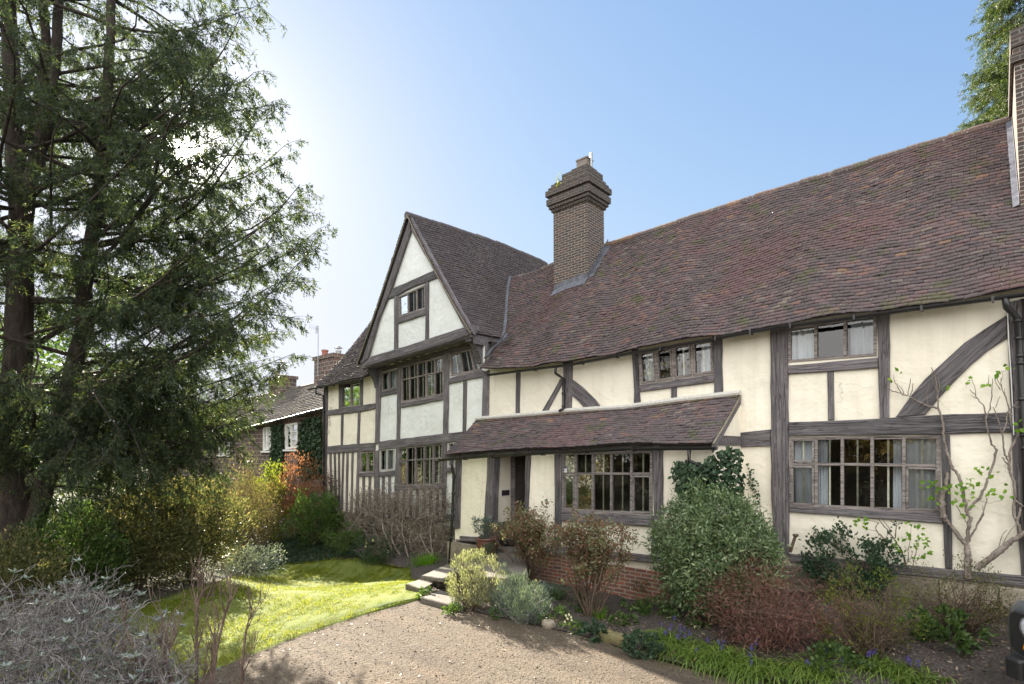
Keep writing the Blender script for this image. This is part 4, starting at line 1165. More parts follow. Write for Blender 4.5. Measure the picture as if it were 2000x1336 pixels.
cw = MB(); t = atY(661, 684, YCR); cw.lathe([(.02, .22), (.2, .12), (.2, .09), (.05, .1)], (t.x, YCR, t.z), 12); cw.tube([t + Vector((.1, 0, -.05)), t + Vector((.1, 0, .12))], .012, 4); cw.tube([t + Vector((-.1, 0, -.05)), t + Vector((-.1, 0, .12))], .012, 4); cw.build('cowl', M_METAL, s1)
s2 = cot_chimney(526, 552, 737, 790, YCR - .4, [(541, 724, 739, M_STONE, .15)])
# television aerial clamped to the stack: it moves with the cottage
ae = MB(); A0, A1 = atY(621, 735, YCR - .5), atY(621.5, 637, YCR - .5)
ae.tube([A0, A1], .022, 6)
q0, q1 = atY(605, 637, YCR - .2), atY(622, 643, YCR - .5); ae.tube([q0, q1], .014, 5)
for f in (0, .25, .5, .7, .85):
    c = q0.lerp(q1, f); ae.tube([c - Vector((.0, 0, .12 + .03 * f)), c + Vector((0, 0, .12 + .03 * f))], .008, 4)
c = atY(618.5, 644, YCR - .45)
for dx in (-.09, 0, .09): ae.tube([c + Vector((dx, 0, -.2)), c + Vector((dx, 0, .2))], .009, 4)
for dz in (-.15, 0, .15): ae.tube([c + Vector((-.1, 0, dz)), c + Vector((.1, 0, dz))], .009, 4)
ae.build('aerial', M_METAL, s1)

# ================================================================== PLANT BUILDERS
def unit(n):
    v = RNG.normal(size=(n, 3)); return v / np.linalg.norm(v, axis=1, keepdims=True)
def norm(a): return a / np.maximum(np.linalg.norm(a, axis=1, keepdims=True), 1e-9)
def leaves(name, C, A, Nn, L, Wd, m, parent=None, fold=.18, droop=.0):
    """a mesh of kite-shaped folded leaves: base C, axis A, rough normal Nn, length L, width Wd"""
    n = len(C); A = norm(A); S = norm(np.cross(A, Nn)); N2 = np.cross(S, A)
    L = np.broadcast_to(np.asarray(L, float), (n,))[:, None]; Wd = np.broadcast_to(np.asarray(Wd, float), (n,))[:, None]
    V = np.empty((n, 4, 3))
    V[:, 0] = C; mid = C + A * L * .45 + N2 * Wd * fold
    V[:, 1] = mid - S * Wd * .5; V[:, 3] = mid + S * Wd * .5
    V[:, 2] = C + A * L; V[:, 2, 2] -= (droop * L)[:, 0]
    b = np.arange(n)[:, None] * 4
    loops = (b + np.array([[0, 1, 2, 0, 2, 3]])).ravel()
    c = V.reshape(-1, 3).mean(0)
    me = fast_mesh(name, V.reshape(-1, 3) - c, loops, np.arange(2 * n) * 3)
    return link(name, me, m, parent, Matrix.Translation(Vector(c)))
def blades(name, B, D, H, Wd, m, parent=None, bend=.6, seg=3):
    """grass-like blades: base B, lean direction D (horizontal), height H, bending over"""
    n = len(B); D = norm(D); S = np.cross(D, np.array([[0, 0, 1.0]]))
    H = np.broadcast_to(np.asarray(H, float), (n,))[:, None]; Wd = np.broadcast_to(np.asarray(Wd, float), (n,))[:, None]
    bend = np.broadcast_to(np.asarray(bend, float), (n,))[:, None]
    rows = []
    for k in range(seg + 1):
        t = k / seg; w = Wd * (1 - t ** 1.5) * .5 + Wd * .04
        a = bend * t * 1.3
        p = B + D * (H * t * np.sin(a)) + np.array([[0, 0, 1.0]]) * (H * t * np.cos(a))
        rows += [p - S * w, p + S * w]
    V = np.stack(rows, 1)
    b = np.arange(n)[:, None] * (2 * (seg + 1))
    pat = []
    for k in range(seg): pat += [2 * k, 2 * k + 1, 2 * k + 3, 2 * k + 2]
    loops = (b + np.array([pat])).ravel(); c = V.reshape(-1, 3).mean(0)
    me = fast_mesh(name, V.reshape(-1, 3) - c, loops, np.arange(n * seg) * 4)
    return link(name, me, m, parent, Matrix.Translation(Vector(c)))
class TB:
    """fast many-tube collector (numpy)"""
    def __init__(s): s.V = []; s.L = []; s.S = []; s.n = 0; s.nl = 0
    def tube(s, pts, radii, sides=4):
        P = np.asarray([tuple(p) for p in pts], float); k = len(P)
        R = np.broadcast_to(np.asarray(radii, float), (k,))
        T = np.gradient(P, axis=0); T = norm(T)
        a = np.cross(T[0], [0.31, .71, .63]); a /= max(np.linalg.norm(a), 1e-9)
        rows = []
        th = 2 * np.pi * np.arange(sides) / sides
        for i in range(k):
            a = a - T[i] * a.dot(T[i]); a /= max(np.linalg.norm(a), 1e-9); b = np.cross(T[i], a)
            rows.append(P[i] + R[i] * (np.cos(th)[:, None] * a + np.sin(th)[:, None] * b))
        s.V.append(np.concatenate(rows))
        j = np.arange(sides); j2 = (j + 1) % sides
        for i in range(k - 1):
            q = np.stack([i * sides + j, i * sides + j2, (i + 1) * sides + j2, (i + 1) * sides + j], 1) + s.n
            s.L.append(q.ravel()); s.S.append(s.nl + np.arange(sides) * 4); s.nl += 4 * sides
        s.n += k * sides
    def build(s, name, m, parent=None):
        V = np.concatenate(s.V); c = V.mean(0)
        me = fast_mesh(name, V - c, np.concatenate(s.L), np.concatenate(s.S), smooth=True)
        return link(name, me, m, parent, Matrix.Translation(Vector(c)))
def curve(p, q, sag=0.0, wob=.05, n=5):
    """bent line from p to q"""
    p, q = np.asarray(tuple(p), float), np.asarray(tuple(q), float); L = np.linalg.norm(q - p)
    t = np.linspace(0, 1, n)[:, None]; off = RNG.normal(size=3) * wob * L; off2 = RNG.normal(size=3) * wob * L * .6
    P = p + (q - p) * t + np.sin(np.pi * t) * off + np.sin(2 * np.pi * t) * off2
    P[:, 2] -= (sag * L * np.sin(np.pi * t[:, 0])); return P
def grow(tb, p, d, L, r, depth, tips, spread=.6, up=.15, n=4, kids=3, shrink=.66, rmin=.002, sides=4, wander=.18):
    """recursive twig; tips collects end points and directions"""
    d = np.asarray(d, float); d /= np.linalg.norm(d); P = [np.asarray(p, float)]; D = d
    for k in range(n):
        D = D + RNG.normal(size=3) * wander + np.array([0, 0, up * .5]); D /= np.linalg.norm(D); P.append(P[-1] + D * L / n)
    R = np.linspace(r, max(rmin, r * .6), n + 1); tb.tube(P, R, sides)
    if depth == 0: tips.append((P[-1], D)); return
    for i in range(kids):
        f = RNG.uniform(.35, 1.0) if i else 1.0
        j = min(n - 1, int(f * n)); base = P[j] + (P[j + 1] - P[j]) * (f * n - j if f < 1 else 1)
        nd = D + RNG.normal(size=3) * spread + np.array([0, 0, up])
        grow(tb, base, nd, L * shrink * RNG.uniform(.7, 1.2), max(rmin, r * .6 * (1 - .25 * f)), depth - 1, tips, spread, up, n, kids, shrink, rmin, sides, wander)
def px_scale(p): return (Vector(p) - C0).dot(FW) / FPX
def shrub(name, label, cat, box, n, L, Wd, m, sm, lean=0.0, shell=.6, clump=.10, dirmix=.55, up=.3, depth_ratio=.9, group=None, stems=14, irr=.16, base_h=None, stem_r=.012, base=None, low=.06, droop=0):
    """box = (x0, x1, ytop, ybase) in photo pixels: the shrub stands on the ground where its foot shows"""
    x0, x1, yt, yb_ = box
    b = base if base is not None else atG((x0 + x1) / 2, yb_)
    s = px_scale(b); rx = (x1 - x0) / 2 * s; h = (yb_ - yt) * s
    root = empty(name, b, label, cat, group)
    k = max(24, n // 45)
    u = unit(k); u[:, 2] = np.abs(u[:, 2]) * 1.0
    t = RNG.uniform(0, 1, k) ** (1 / 3); t = shell + (1 - shell) * t; t[RNG.random(k) < .25] *= RNG.uniform(.3, .8)
    ph = RNG.uniform(0, 6.28, 6)
    az = np.arctan2(u[:, 1], u[:, 0])
    rr = 1 + irr * (np.sin(3 * az + ph[0]) * .5 + np.sin(5 * az + ph[1] + 4 * u[:, 2]) * .5 + np.sin(7 * u[:, 2] + ph[2]) * .5)
    zc = low + (1 - low) * .42
    v = RNG.uniform(-1, 1, k); cc = np.empty((k, 3))          # centres through an egg-shaped crown
    w = np.sqrt(1 - v ** 2)
    cc[:, 0] = rx * w * np.cos(az) * t * rr; cc[:, 1] = rx * depth_ratio * w * np.sin(az) * t * rr
    cc[:, 2] = h * (zc + np.where(v > 0, (1 - zc), (zc - low)) * v * t * np.clip(rr, .8, 1.15))
    cc += np.array([0, 0, 0]); B = np.array(tuple(b))
    cid = RNG.integers(0, k, n)
    sz = clump * max(rx, h * .5)
    C = B + cc[cid] + RNG.normal(size=(n, 3)) * sz * np.array([1, 1, .9])
    C[:, 2] = np.maximum(C[:, 2], B[2] + .02)
    out = C - (B + np.array([0, 0, h * .35])); out = norm(out)
    A = norm(out * dirmix + unit(n) * (1 - dirmix) + np.array([0, 0, up]))
    leaves('foliage', C, A, out + unit(n) * .8, L * RNG.uniform(.65, 1.3, n), Wd * RNG.uniform(.7, 1.2, n), m, root, droop=droop)
    if stems:
        tb = TB()
        for i in range(stems):
            e = B + cc[RNG.integers(0, k)] * RNG.uniform(.8, 1.0)
            st = B + np.array([RNG.normal() * rx * .12, RNG.normal() * rx * .12, -.03])
            P = curve(st, e, -.05, .06, 6); tb.tube(P, np.linspace(stem_r, stem_r * .3, 6), 5)
            for q in range(3):
                j = RNG.integers(2, 5); e2 = B + cc[RNG.integers(0, k)]
                if np.linalg.norm(e2 - P[j]) < .8 * h: tb.tube(curve(P[j], e2, 0, .06, 4), np.linspace(stem_r * .5, stem_r * .2, 4), 4)
        tb.build('stems', sm, root)
    return root
def bark_mat(name, c1, c2):
    m, nt, b = newmat(name); p = wpos(nt)
    mp = N(nt, 'Mapping'); nt.links.new(p, mp.inputs[0]); mp.inputs['Scale'].default_value = (14, 14, 3)
    n1 = noise(nt, mp.outputs[0], 1.0, 6, .65, .5); n2 = noise(nt, p, 30, 4)
    c = ramp(nt, n1, [(.35, c1), (.65, c2)]); c = mix(nt, ramp(nt, n2, [(.4, (0, 0, 0)), (.7, (.5, .5, .5))]), c, tuple(x * .5 for x in c1))
    nt.links.new(c, b.inputs['Base Color']); b.inputs['Roughness'].default_value = .95
    nt.links.new(bump(nt, n1, .8, .03), b.inputs['Normal']); return m
M_BARK = bark_mat('conifer_bark', (.05, .038, .03), (.15, .115, .09))
M_TWIG = bark_mat('grey_twig', (.15, .135, .125), (.36, .33, .31))
M_TWIGB = bark_mat('brown_twig', (.07, .045, .03), (.2, .14, .10))
M_VINE = bark_mat('vine_wood', (.13, .105, .09), (.34, .29, .25))
M_CON = leaf_mat('cypress_sprays', [(0, (.03, .05, .033)), (.5, (.05, .076, .043)), (.85, (.08, .105, .048)), (1, (.15, .15, .055))], .42, .5)
M_SPR = leaf_mat('spruce_needles', [(0, (.028, .055, .022)), (.6, (.055, .09, .025)), (1, (.15, .17, .035))], .3, .5)
M_OLIVE = leaf_mat('olive_hedge_leaves', [(0, (.06, .078, .035)), (.45, (.115, .13, .055)), (.8, (.19, .185, .08)), (1, (.30, .25, .14))], .44, tcol=(1.45, 1.4, .8))
M_YG = leaf_mat('yellow_green_leaves', [(0, (.08, .115, .02)), (.5, (.14, .17, .03)), (1, (.22, .23, .05))], .42)
M_DKG = leaf_mat('dark_glossy_leaves', [(0, (.022, .046, .026)), (.6, (.045, .082, .045)), (1, (.085, .13, .075))], .18, .62, spec=.2)
M_MIDG = leaf_mat('mid_green_leaves', [(0, (.04, .08, .025)), (.6, (.075, .135, .035)), (1, (.14, .20, .06))], .32)
M_PITT = leaf_mat('grey_green_leaves', [(0, (.06, .105, .045)), (.5, (.115, .175, .075)), (.8, (.20, .27, .13)), (1, (.36, .42, .27))], .25)
M_RED = leaf_mat('dark_red_leaves', [(0, (.075, .03, .026)), (.45, (.135, .05, .042)), (.75, (.19, .09, .07)), (1, (.28, .17, .13))], .3)
M_COPPER = leaf_mat('copper_leaves', [(0, (.15, .07, .035)), (.6, (.26, .125, .06)), (1, (.36, .21, .12))], .4, tcol=(1.6, 1.3, 1.0))
M_BRN = leaf_mat('brown_green_leaves', [(0, (.15, .075, .05)), (.4, (.25, .14, .09)), (.6, (.14, .16, .08)), (1, (.20, .26, .14))], .3)
M_SILV = leaf_mat('silver_leaves', [(0, (.12, .15, .13)), (.6, (.22, .26, .24)), (1, (.36, .40, .38))], .2)
M_ROSE = leaf_mat('rosemary_leaves', [(0, (.10, .125, .07)), (.5, (.20, .215, .14)), (1, (.40, .40, .31))], .35)
M_LAV = leaf_mat('lavender_leaves', [(0, (.07, .10, .085)), (.6, (.12, .165, .14)), (1, (.2, .25, .22))], .25)
M_BLADE = leaf_mat('bulb_blades', [(0, (.09, .20, .015)), (.6, (.15, .32, .025)), (1, (.24, .42, .05))], .45, .35)
M_BLADE2 = leaf_mat('blue_green_blades', [(0, (.045, .09, .04)), (.6, (.075, .13, .06)), (1, (.12, .18, .09))], .35, .35)
M_STRAP = leaf_mat('strap_leaves', [(0, (.085, .15, .025)), (.6, (.14, .22, .035)), (1, (.25, .33, .08))], .35)
M_BRIGHT = leaf_mat('fresh_vine_leaves', [(0, (.10, .22, .015)), (.6, (.15, .30, .02)), (1, (.24, .36, .04))], .45, .4)
M_GRASS = leaf_mat('grass_blades', [(0, (.085, .15, .010)), (.5, (.19, .24, .013)), (1, (.33, .32, .028))], .55, .6, tcol=(1.7, 1.55, .6))
M_YPET = leaf_mat('yellow_petals', [(0, (.75, .62, .06)), (1, (.8, .72, .3))], .3, tcol=(1, 1, .8))
M_CPET = leaf_mat('cream_petals', [(0, (.72, .70, .40)), (1, (.8, .78, .55))], .3, tcol=(1, 1, .8))
M_VPET = leaf_mat('violet_florets', [(0, (.08, .05, .30)), (1, (.16, .10, .45))], .2, tcol=(1, 1, 1))
M_DEAD = leaf_mat('dead_leaves', [(0, (.07, .045, .03)), (.6, (.16, .11, .075)), (1, (.32, .26, .2))], .15)
# ================================================================== THE BIG CONIFER
def conifer(name, label, base, stems, branches, m, bark, leafL, leafW, step, blen, droop, every=.07, fan=.8, group=None, hang=.75, spray=.2, tufts=7, wob=.06, gap=None):
    """stems: list of (points, r0, r1); branches: list of (start, tip, sag)"""
    root = empty(name, base, label, 'tree', group)
    for pts, r0, r1 in stems:
        tb = TB(); P = np.asarray([tuple(p) for p in pts], float)
        tt = np.linspace(0, len(P) - 1, 4 * len(P)); Q = np.stack([np.interp(tt, np.arange(len(P)), P[:, i]) for i in range(3)], 1)
        Q[1:-1] += RNG.normal(size=(len(Q) - 2, 3)) * .015
        R = np.linspace(r0, r1, len(Q)); R[0] *= 1.35
        tb.tube(Q, R, 12); tb.build('trunk', bark, root)
    tb = TB(); Cs, As, Ns = [], [], []
    for (st, tip, sag) in branches:
        P = curve(st, tip, sag, wob, 9); L = np.linalg.norm(P[-1] - P[0])
        tb.tube(P, np.linspace(.010 + .008 * L, .005, 9), 5)
        T = norm(np.gradient(P, axis=0))
        nb = max(4, int(L * .85 / step)); ph = RNG.uniform(0, 6)
        for i in range(nb):
            t = .16 + .84 * (i + RNG.random()) / nb; f = t * 8; j = min(7, int(f)); p = P[j] + (P[j + 1] - P[j]) * (f - j); d = T[j]
            if math.sin(t * L * 2.2 + ph) < -.72 and t < .9: continue          # bare lengths between the boughs
            s = np.cross(d, [0, 0, 1]); s /= max(1e-6, np.linalg.norm(s))
            for sg in (-1, 1):
                bd = d * .8 + s * sg * fan * RNG.uniform(.4, 1.2) + RNG.normal(size=3) * .25 + np.array([0, 0, -.12]); bd /= np.linalg.norm(bd)
                bl = blen * (1.1 - .7 * t) * RNG.uniform(.5, 1.3) + .14
                q = p + bd * bl; q[2] -= droop * bl * bl
                tb.tube(np.stack([p, (p + q) / 2 + [0, 0, .06 * bl], q]), [.006, .004, .002], 3)
                ns = max(2, int(bl / every))
                tt = np.sort(RNG.uniform(.12, 1.02, ns))
                O = p + (q - p) * tt[:, None]; O[:, 2] += .06 * bl * np.sin(np.pi * np.clip(tt, 0, 1))
                # each spray hangs from the branchlet and carries a row of scale-leaf tufts
                sd = bd * RNG.uniform(.1, .9, (ns, 1)) + RNG.normal(size=(ns, 3)) * .34 + np.array([0, 0, -hang]); sd = norm(sd)
                sl_ = spray * RNG.uniform(.45, 1.25, (ns, 1)) * (1.1 - .4 * t)
                k = tufts
                w = np.linspace(.05, 1, k)[None, :, None] + RNG.normal(size=(ns, k, 1)) * .06
                C = (O[:, None] + sd[:, None] * sl_[:, None] * w + RNG.normal(size=(ns, k, 3)) * .012).reshape(-1, 3)
                A = (sd[:, None] + RNG.normal(size=(ns, k, 3)) * .55).reshape(-1, 3)
                Cs.append(C); As.append(A); Ns.append(RNG.normal(size=(len(C), 3)))
    tb.build('branches', bark, root)
    C, A, Nn = np.concatenate(Cs), np.concatenate(As), np.concatenate(Ns)
    if gap is not None:                                                        # an opening in the foliage towards the sun
        v = norm(C - np.array(tuple(C0))); ang = np.degrees(np.arccos(np.clip(v @ np.array(tuple(SUN)), -1, 1)))
        keep = RNG.random(len(C)) < np.interp(ang, [.35, 1.1], [.05, 1.0]); C, A, Nn = C[keep], A[keep], Nn[keep]
    n = len(C)
    leaves('crown', C, A, Nn, leafL * RNG.uniform(.6, 1.3, n), leafW * RNG.uniform(.7, 1.3, n), m, root, fold=.1)
    return root, n

TD = 10.2
M_CBARK = bark_mat('dark_conifer_bark', (.022, .017, .014), (.075, .057, .047))
tb0 = atG(22, 1188)
def at_(px, py, d=TD): return atD(px, py, d)
stems = [([tb0, at_(28, 1000), at_(34, 820), at_(40, 560), at_(42, 400), at_(24, 250), at_(18, 60), at_(12, -260), at_(15, -500)], .29, .06),
         ([at_(40, 470), at_(55, 390), at_(78, 280), at_(84, 120), at_(90, -60), at_(95, -330)], .14, .04),
         ([at_(70, 330), at_(98, 200), at_(112, 60), at_(122, -120), at_(130, -300)], .12, .04),
         ([tb0 + Vector((.25, .1, 0)), at_(70, 1020), at_(120, 830), at_(160, 650), at_(172, 520), at_(192, 380), at_(205, 230), at_(214, 90), at_(222, -80), at_(235, -330)], .18, .05)]
st_main = [np.array([tuple(p) for p in s[0]]) for s in stems]
def on_stem(k, z):
    P = st_main[k]; z = np.clip(z, P[0, 2], P[-1, 2]); return np.array([np.interp(z, P[:, 2], P[:, i]) for i in range(3)])
br = []
tips = [(412, 42), (395, 15), (372, 82), (466, 148), (452, 172), (408, 120), (535, 205), (505, 232), (470, 262), (556, 284), (540, 318), (505, 300), (586, 360), (560, 392), (520, 380), (602, 410), (612, 456),
        (575, 470), (540, 450), (596, 500), (590, 535), (552, 548), (500, 520), (578, 622), (545, 640), (505, 655), (575, 690), (520, 702), (548, 735), (485, 752), (470, 730), (440, 650), (455, 590), (445, 520), (500, 800), (455, 842),
        (465, 880), (430, 925), (400, 860), (355, 940), (360, 880), (330, 850), (290, 980), (250, 900), (430, 470), (420, 420), (440, 350), (405, 240), (390, 180), (330, 120), (350, 60), (455, 780), (410, 740), (475, 820), (440, 760), (200, 930), (150, 880)]
for i, (x, y) in enumerate(tips):
    d = TD + (RNG.uniform(-1.6, 1.6) if y < 600 else RNG.uniform(.3, 3.4))
    tip = np.array(tuple(atD(x, y, d))); k = 3 if RNG.random() < .8 else 0
    dx = np.linalg.norm(tip[:2] - on_stem(k, tip[2])[:2])
    zs = tip[2] - (.42 * dx if tip[2] > 4.2 else (.12 * dx if tip[2] > 2.5 else -.22 * dx))
    br.append((on_stem(k, max(1.2, zs)), tip, RNG.uniform(.03, .10)))
for (x, y) in ((70, 850), (120, 900), (40, 920), (160, 860), (100, 970), (200, 900), (240, 850), (60, 790), (140, 800), (20, 870), (280, 900)):
    tip = np.array(tuple(atD(x, y, RNG.uniform(8.4, 9.7)))); k = 0 if x < 110 else 3
    br.append((on_stem(k, tip[2] + RNG.uniform(.7, 1.5)), tip, RNG.uniform(-.06, .02)))
for i in range(140):
    zt_ = RNG.uniform(3.4, 13.0); az = RNG.uniform(0, 2 * math.pi)
    Rm = np.interp(zt_, [1.5, 3, 5, 7, 9, 11, 13], [2.6, 3.8, 4.7, 5.0, 4.6, 4.0, 3.0]) * RNG.uniform(.45, 1.0)
    k = RNG.choice([0, 0, 1, 3, 3]); c = on_stem(k, zt_)
    tip = c + np.array([math.cos(az) * Rm, math.sin(az) * Rm, 0])
    vv = Vector(tip) - C0; dd = vv.dot(FW)
    if dd < 5.5: continue
    u = vv.dot(RT) / dd * FPX + CXP
    if u > 540: continue
    zs = zt_ - (.38 * Rm if zt_ > 4.2 else (.05 * Rm if zt_ > 2.6 else -.25 * Rm))
    br.append((on_stem(k, max(1.5, zs)), tip, RNG.uniform(.03, .12)))
conifer('cypress_tree', 'huge dark many-stemmed conifer with drooping sprays and the sun behind it', tb0, stems, br, M_CON, M_CBARK, .070, .017, .20, .84, .6, .055, gap=1, tufts=12, spray=.25, hang=.9)

# spruce behind the roof
sp = atD(2042, 880, 17.5); sp.z = 0
brs = []
for i in range(230):
    z = RNG.uniform(8.5, 19.5); az = RNG.uniform(0, 2 * math.pi); Rm = (22.5 - z) * .205 * RNG.uniform(.75, 1.1)
    c = np.array([sp.x, sp.y, z + .1]); brs.append((c, c + np.array([math.cos(az) * Rm, math.sin(az) * Rm, -.12 * Rm]), .06))
conifer('spruce_tree', 'tall sunlit spruce rising behind the right hand end of the roof', sp, [([sp, sp + Vector((0, 0, 8)), sp + Vector((.1, 0, 16)), sp + Vector((0, 0, 22))], .35, .04)], brs, M_SPR, M_BARK, .085, .017, .17, .8, .3, .05, hang=.6, spray=.27, wob=.05, tufts=13)

# ================================================================== GRASS, GRAVEL, LITTER
def in_poly(X, Y, poly):
    c = np.zeros(len(X), bool); n = len(poly)
    for i in range(n):
        a, b = poly[i], poly[(i + 1) % n]
        cond = ((a.y > Y) != (b.y > Y)) & (X < (b.x - a.x) * (Y - a.y) / (b.y - a.y + 1e-12) + a.x); c ^= cond
    return c
def scatter(poly, n):
    x0, x1 = min(p.x for p in poly), max(p.x for p in poly); y0, y1 = min(p.y for p in poly), max(p.y for p in poly)
    out = []
    while sum(len(o) for o in out) < n:
        X, Y = RNG.uniform(x0, x1, n), RNG.uniform(y0, y1, n); k = in_poly(X, Y, poly); out.append(np.stack([X[k], Y[k]], 1))
    return np.concatenate(out)[:n]
S_ = scatter(LAWN, 150000)
nn = len(S_); B = np.column_stack([S_, np.array([gz(x, y) for x, y in S_]) + lawnz - .008])
tuft = np.sin(S_[:, 0] * 7 + 2 * np.sin(S_[:, 1] * 5)) * np.sin(S_[:, 1] * 8 + np.sin(S_[:, 0] * 6)) + .6 * np.sin(S_[:, 0] * 17 + S_[:, 1] * 13)
D = RNG.normal(size=(nn, 3)); D[:, 2] = 0
g = blades('grass', B, D, RNG.uniform(.02, .05, nn) * (1 + .75 * tuft.clip(-.8, 1.5)), .006, M_GRASS, bend=RNG.uniform(.3, 1.3, nn), seg=2)
tag(g, kind='stuff')
# loose stones on the drive
DV = [p for p in LE] + BE[1:] + [Vector((1.0, 4.6, 0)), Vector((-2.2, 3.2, 0)), Vector((-5.2, 2.2, 0))]
S_ = scatter(DV, 22000); nn = len(S_)
octa = np.array([[1, 0, 0], [0, 1, 0], [-1, 0, 0], [0, -1, 0], [0, 0, 1], [0, 0, -1]], float); of = np.array([[0, 1, 4], [1, 2, 4], [2, 3, 4], [3, 0, 4], [1, 0, 5], [2, 1, 5], [3, 2, 5], [0, 3, 5]])
r = np.exp(RNG.normal(-5.25, .4, nn)); ang = RNG.uniform(0, 6.28, nn)
V = octa[None] * (r[:, None, None] * RNG.uniform(.6, 1.3, (nn, 1, 3)) * np.array([1, 1, .6])) + RNG.normal(size=(nn, 6, 3)) * r[:, None, None] * .18
ca_, sa_ = np.cos(ang)[:, None], np.sin(ang)[:, None]
V = np.stack([V[..., 0] * ca_ - V[..., 1] * sa_, V[..., 0] * sa_ + V[..., 1] * ca_, V[..., 2]], -1)
V[..., 0] += S_[:, :1]; V[..., 1] += S_[:, 1:]; V[..., 2] += r[:, None] * .25
F = (np.arange(nn)[:, None, None] * 6 + of[None]).ravel()
def peb_mat():
    m, nt, b = newmat('pebbles'); c = ramp(nt, island(nt), [(0, (.05, .04, .029)), (.35, (.105, .083, .058)), (.7, (.14, .113, .082)), (.95, (.20, .175, .14))])
    nt.links.new(c, b.inputs['Base Color']); b.inputs['Roughness'].default_value = .9; return m
me = fast_mesh('loose_gravel', V.reshape(-1, 3), F, np.arange(nn * 8) * 3)
tag(link('loose_gravel', me, peb_mat()), kind='stuff')
# fallen leaves and crumbs on the bed and along the drive edge
bedpoly = [p for p in BE] + [Vector((.6, 5.6, 0)), Vector((1.2, 10.3, 0)), Vector((-3.4, 10.3, 0)), Vector((-3.5, 8.9, 0)), Vector((-9.5, 8.9, 0))]
S_ = scatter(bedpoly, 7500); S2 = scatter(DV, 420); S_ = np.concatenate([S_, S2]); nn = len(S_)
Z = np.array([gz(x, y) for x, y in S_]) + np.where(np.arange(nn) < 7500, .075, .008)
A = RNG.normal(size=(nn, 3)); A[:, 2] *= .25
lf = leaves('leaf_litter', np.column_stack([S_, Z]), A, np.tile([0, 0, 1.0], (nn, 1)) + RNG.normal(size=(nn, 3)) * .35, RNG.uniform(.02, .065, nn), RNG.uniform(.012, .04, nn), M_DEAD)
tag(lf, kind='stuff')

# ================================================================== HEDGE AND FAR PLANTS
M_HBRN = leaf_mat('brownish_hedge_leaves', [(0, (.075, .06, .035)), (.5, (.14, .12, .06)), (.85, (.17, .18, .07)), (1, (.28, .22, .14))], .4, tcol=(1.4, 1.3, .8))
HG = 'shrubs of the mixed hedge beside the lawn'
shrub('hedge_shrub', 'dark green leafy shrub at the house corner, below the copper beech', 'shrub', (566, 668, 962, 1068), 6500, .085, .05, M_MIDG, M_TWIGB, group=HG)
shrub('beech_shrub', 'orange brown copper beech clump with bare reddish stems beside the house corner', 'shrub', (538, 636, 898, 1050), 6500, .085, .035, M_COPPER, M_TWIGB, group=HG, up=.8, stems=34, shell=.45, stem_r=.014)
shrub('laurel_shrub', 'bright yellow green laurel topping the hedge under the cottage windows', 'shrub', (486, 574, 912, 1060), 4200, .11, .055, M_YG, M_TWIGB, group=HG, up=.6)
shrub('hedge_shrub', 'twiggy olive brown shrub between the laurel and the yellow green hedge', 'shrub', (398, 532, 922, 1098), 11000, .07, .03, M_HBRN, M_TWIGB, group=HG, stems=46, shell=.4)
shrub('hedge_shrub', 'broad sunlit yellow green shrub in the middle of the hedge', 'shrub', (278, 468, 938, 1126), 17000, .075, .036, M_OLIVE, M_TWIGB, group=HG, stems=30)
shrub('hedge_shrub', 'olive shrub under the drooping tips of the conifer', 'shrub', (165, 368, 962, 1150), 16000, .075, .036, M_OLIVE, M_TWIGB, group=HG, stems=30)
shrub('hedge_shrub', 'mid green shrub beside the conifer trunk', 'shrub', (40, 240, 996, 1178), 12000, .07, .034, M_MIDG, M_TWIGB, group=HG, stems=24)
shrub('hedge_shrub', 'olive shrub at the very foot of the conifer trunk', 'shrub', (-80, 115, 1050, 1230), 9000, .06, .03, M_OLIVE, M_TWIGB, group=HG)
shrub('forsythia', 'golden yellow flowering shrub behind the hedge under the conifer', 'shrub', (225, 370, 940, 1095), 3600, .07, .03, leaf_mat('golden_leaves', [(0, (.2, .13, .02)), (.5, (.34, .22, .03)), (1, (.42, .34, .06))], .5, tcol=(1.5, 1.4, .8)), M_TWIGB, stems=26)
shrub('evergreen_shrub', 'dark evergreen shrub standing in the shade behind the conifer trunk', 'shrub', (60, 250, 900, 1120), 5200, .09, .04, M_DKG, M_TWIGB)
shrub('evergreen_shrub', 'tall dim evergreen at the left edge behind the trunk', 'shrub', (-120, 70, 880, 1150), 4800, .09, .04, M_DKG, M_TWIGB)
shrub('pale_leaved_shrub', 'low silvery green shrub spilling onto the lawn edge below the hedge', 'shrub', (410, 545, 1068, 1126), 3400, .06, .028, M_SILV, M_TWIGB, shell=.7)
shrub('pale_leaved_shrub', 'twiggy pale yellow shrub rising before the cottage wall', 'shrub', (430, 520, 850, 1060), 1500, .07, .03, M_OLIVE, M_TWIGB, stems=30, shell=.3)
# ground cover between hedge and bed
pc4 = [atG(a, b) for a, b in ((470, 1122), (560, 1104), (640, 1094), (720, 1086), (770, 1080), (760, 1062), (700, 1050), (640, 1044), (560, 1056), (500, 1080))]
S_ = scatter(pc4, 15000); nn = len(S_); Z = np.array([gz(x, y) for x, y in S_]) + RNG.uniform(.01, .22, nn) * (.6 + .4 * np.sin(S_[:, 0] * 4) * np.sin(S_[:, 1] * 5))
tag(leaves('ground_cover', np.column_stack([S_, Z]), unit(nn) + [0, 0, .3], unit(nn) + [0, 0, 1], RNG.uniform(.05, .1, nn), .035, M_DKG), kind='stuff')
shrub('hedge_shrub', 'low dark green shrub hiding the stone plinth at the left house corner', 'shrub', (628, 720, 1022, 1078), 2600, .06, .035, M_MIDG, M_TWIGB, irr=.25)
shrub('hedge_shrub', 'small brown and green shrub in front of the bare climber', 'shrub', (700, 790, 1046, 1098), 1600, .05, .026, M_DKG, M_TWIGB, irr=.3)
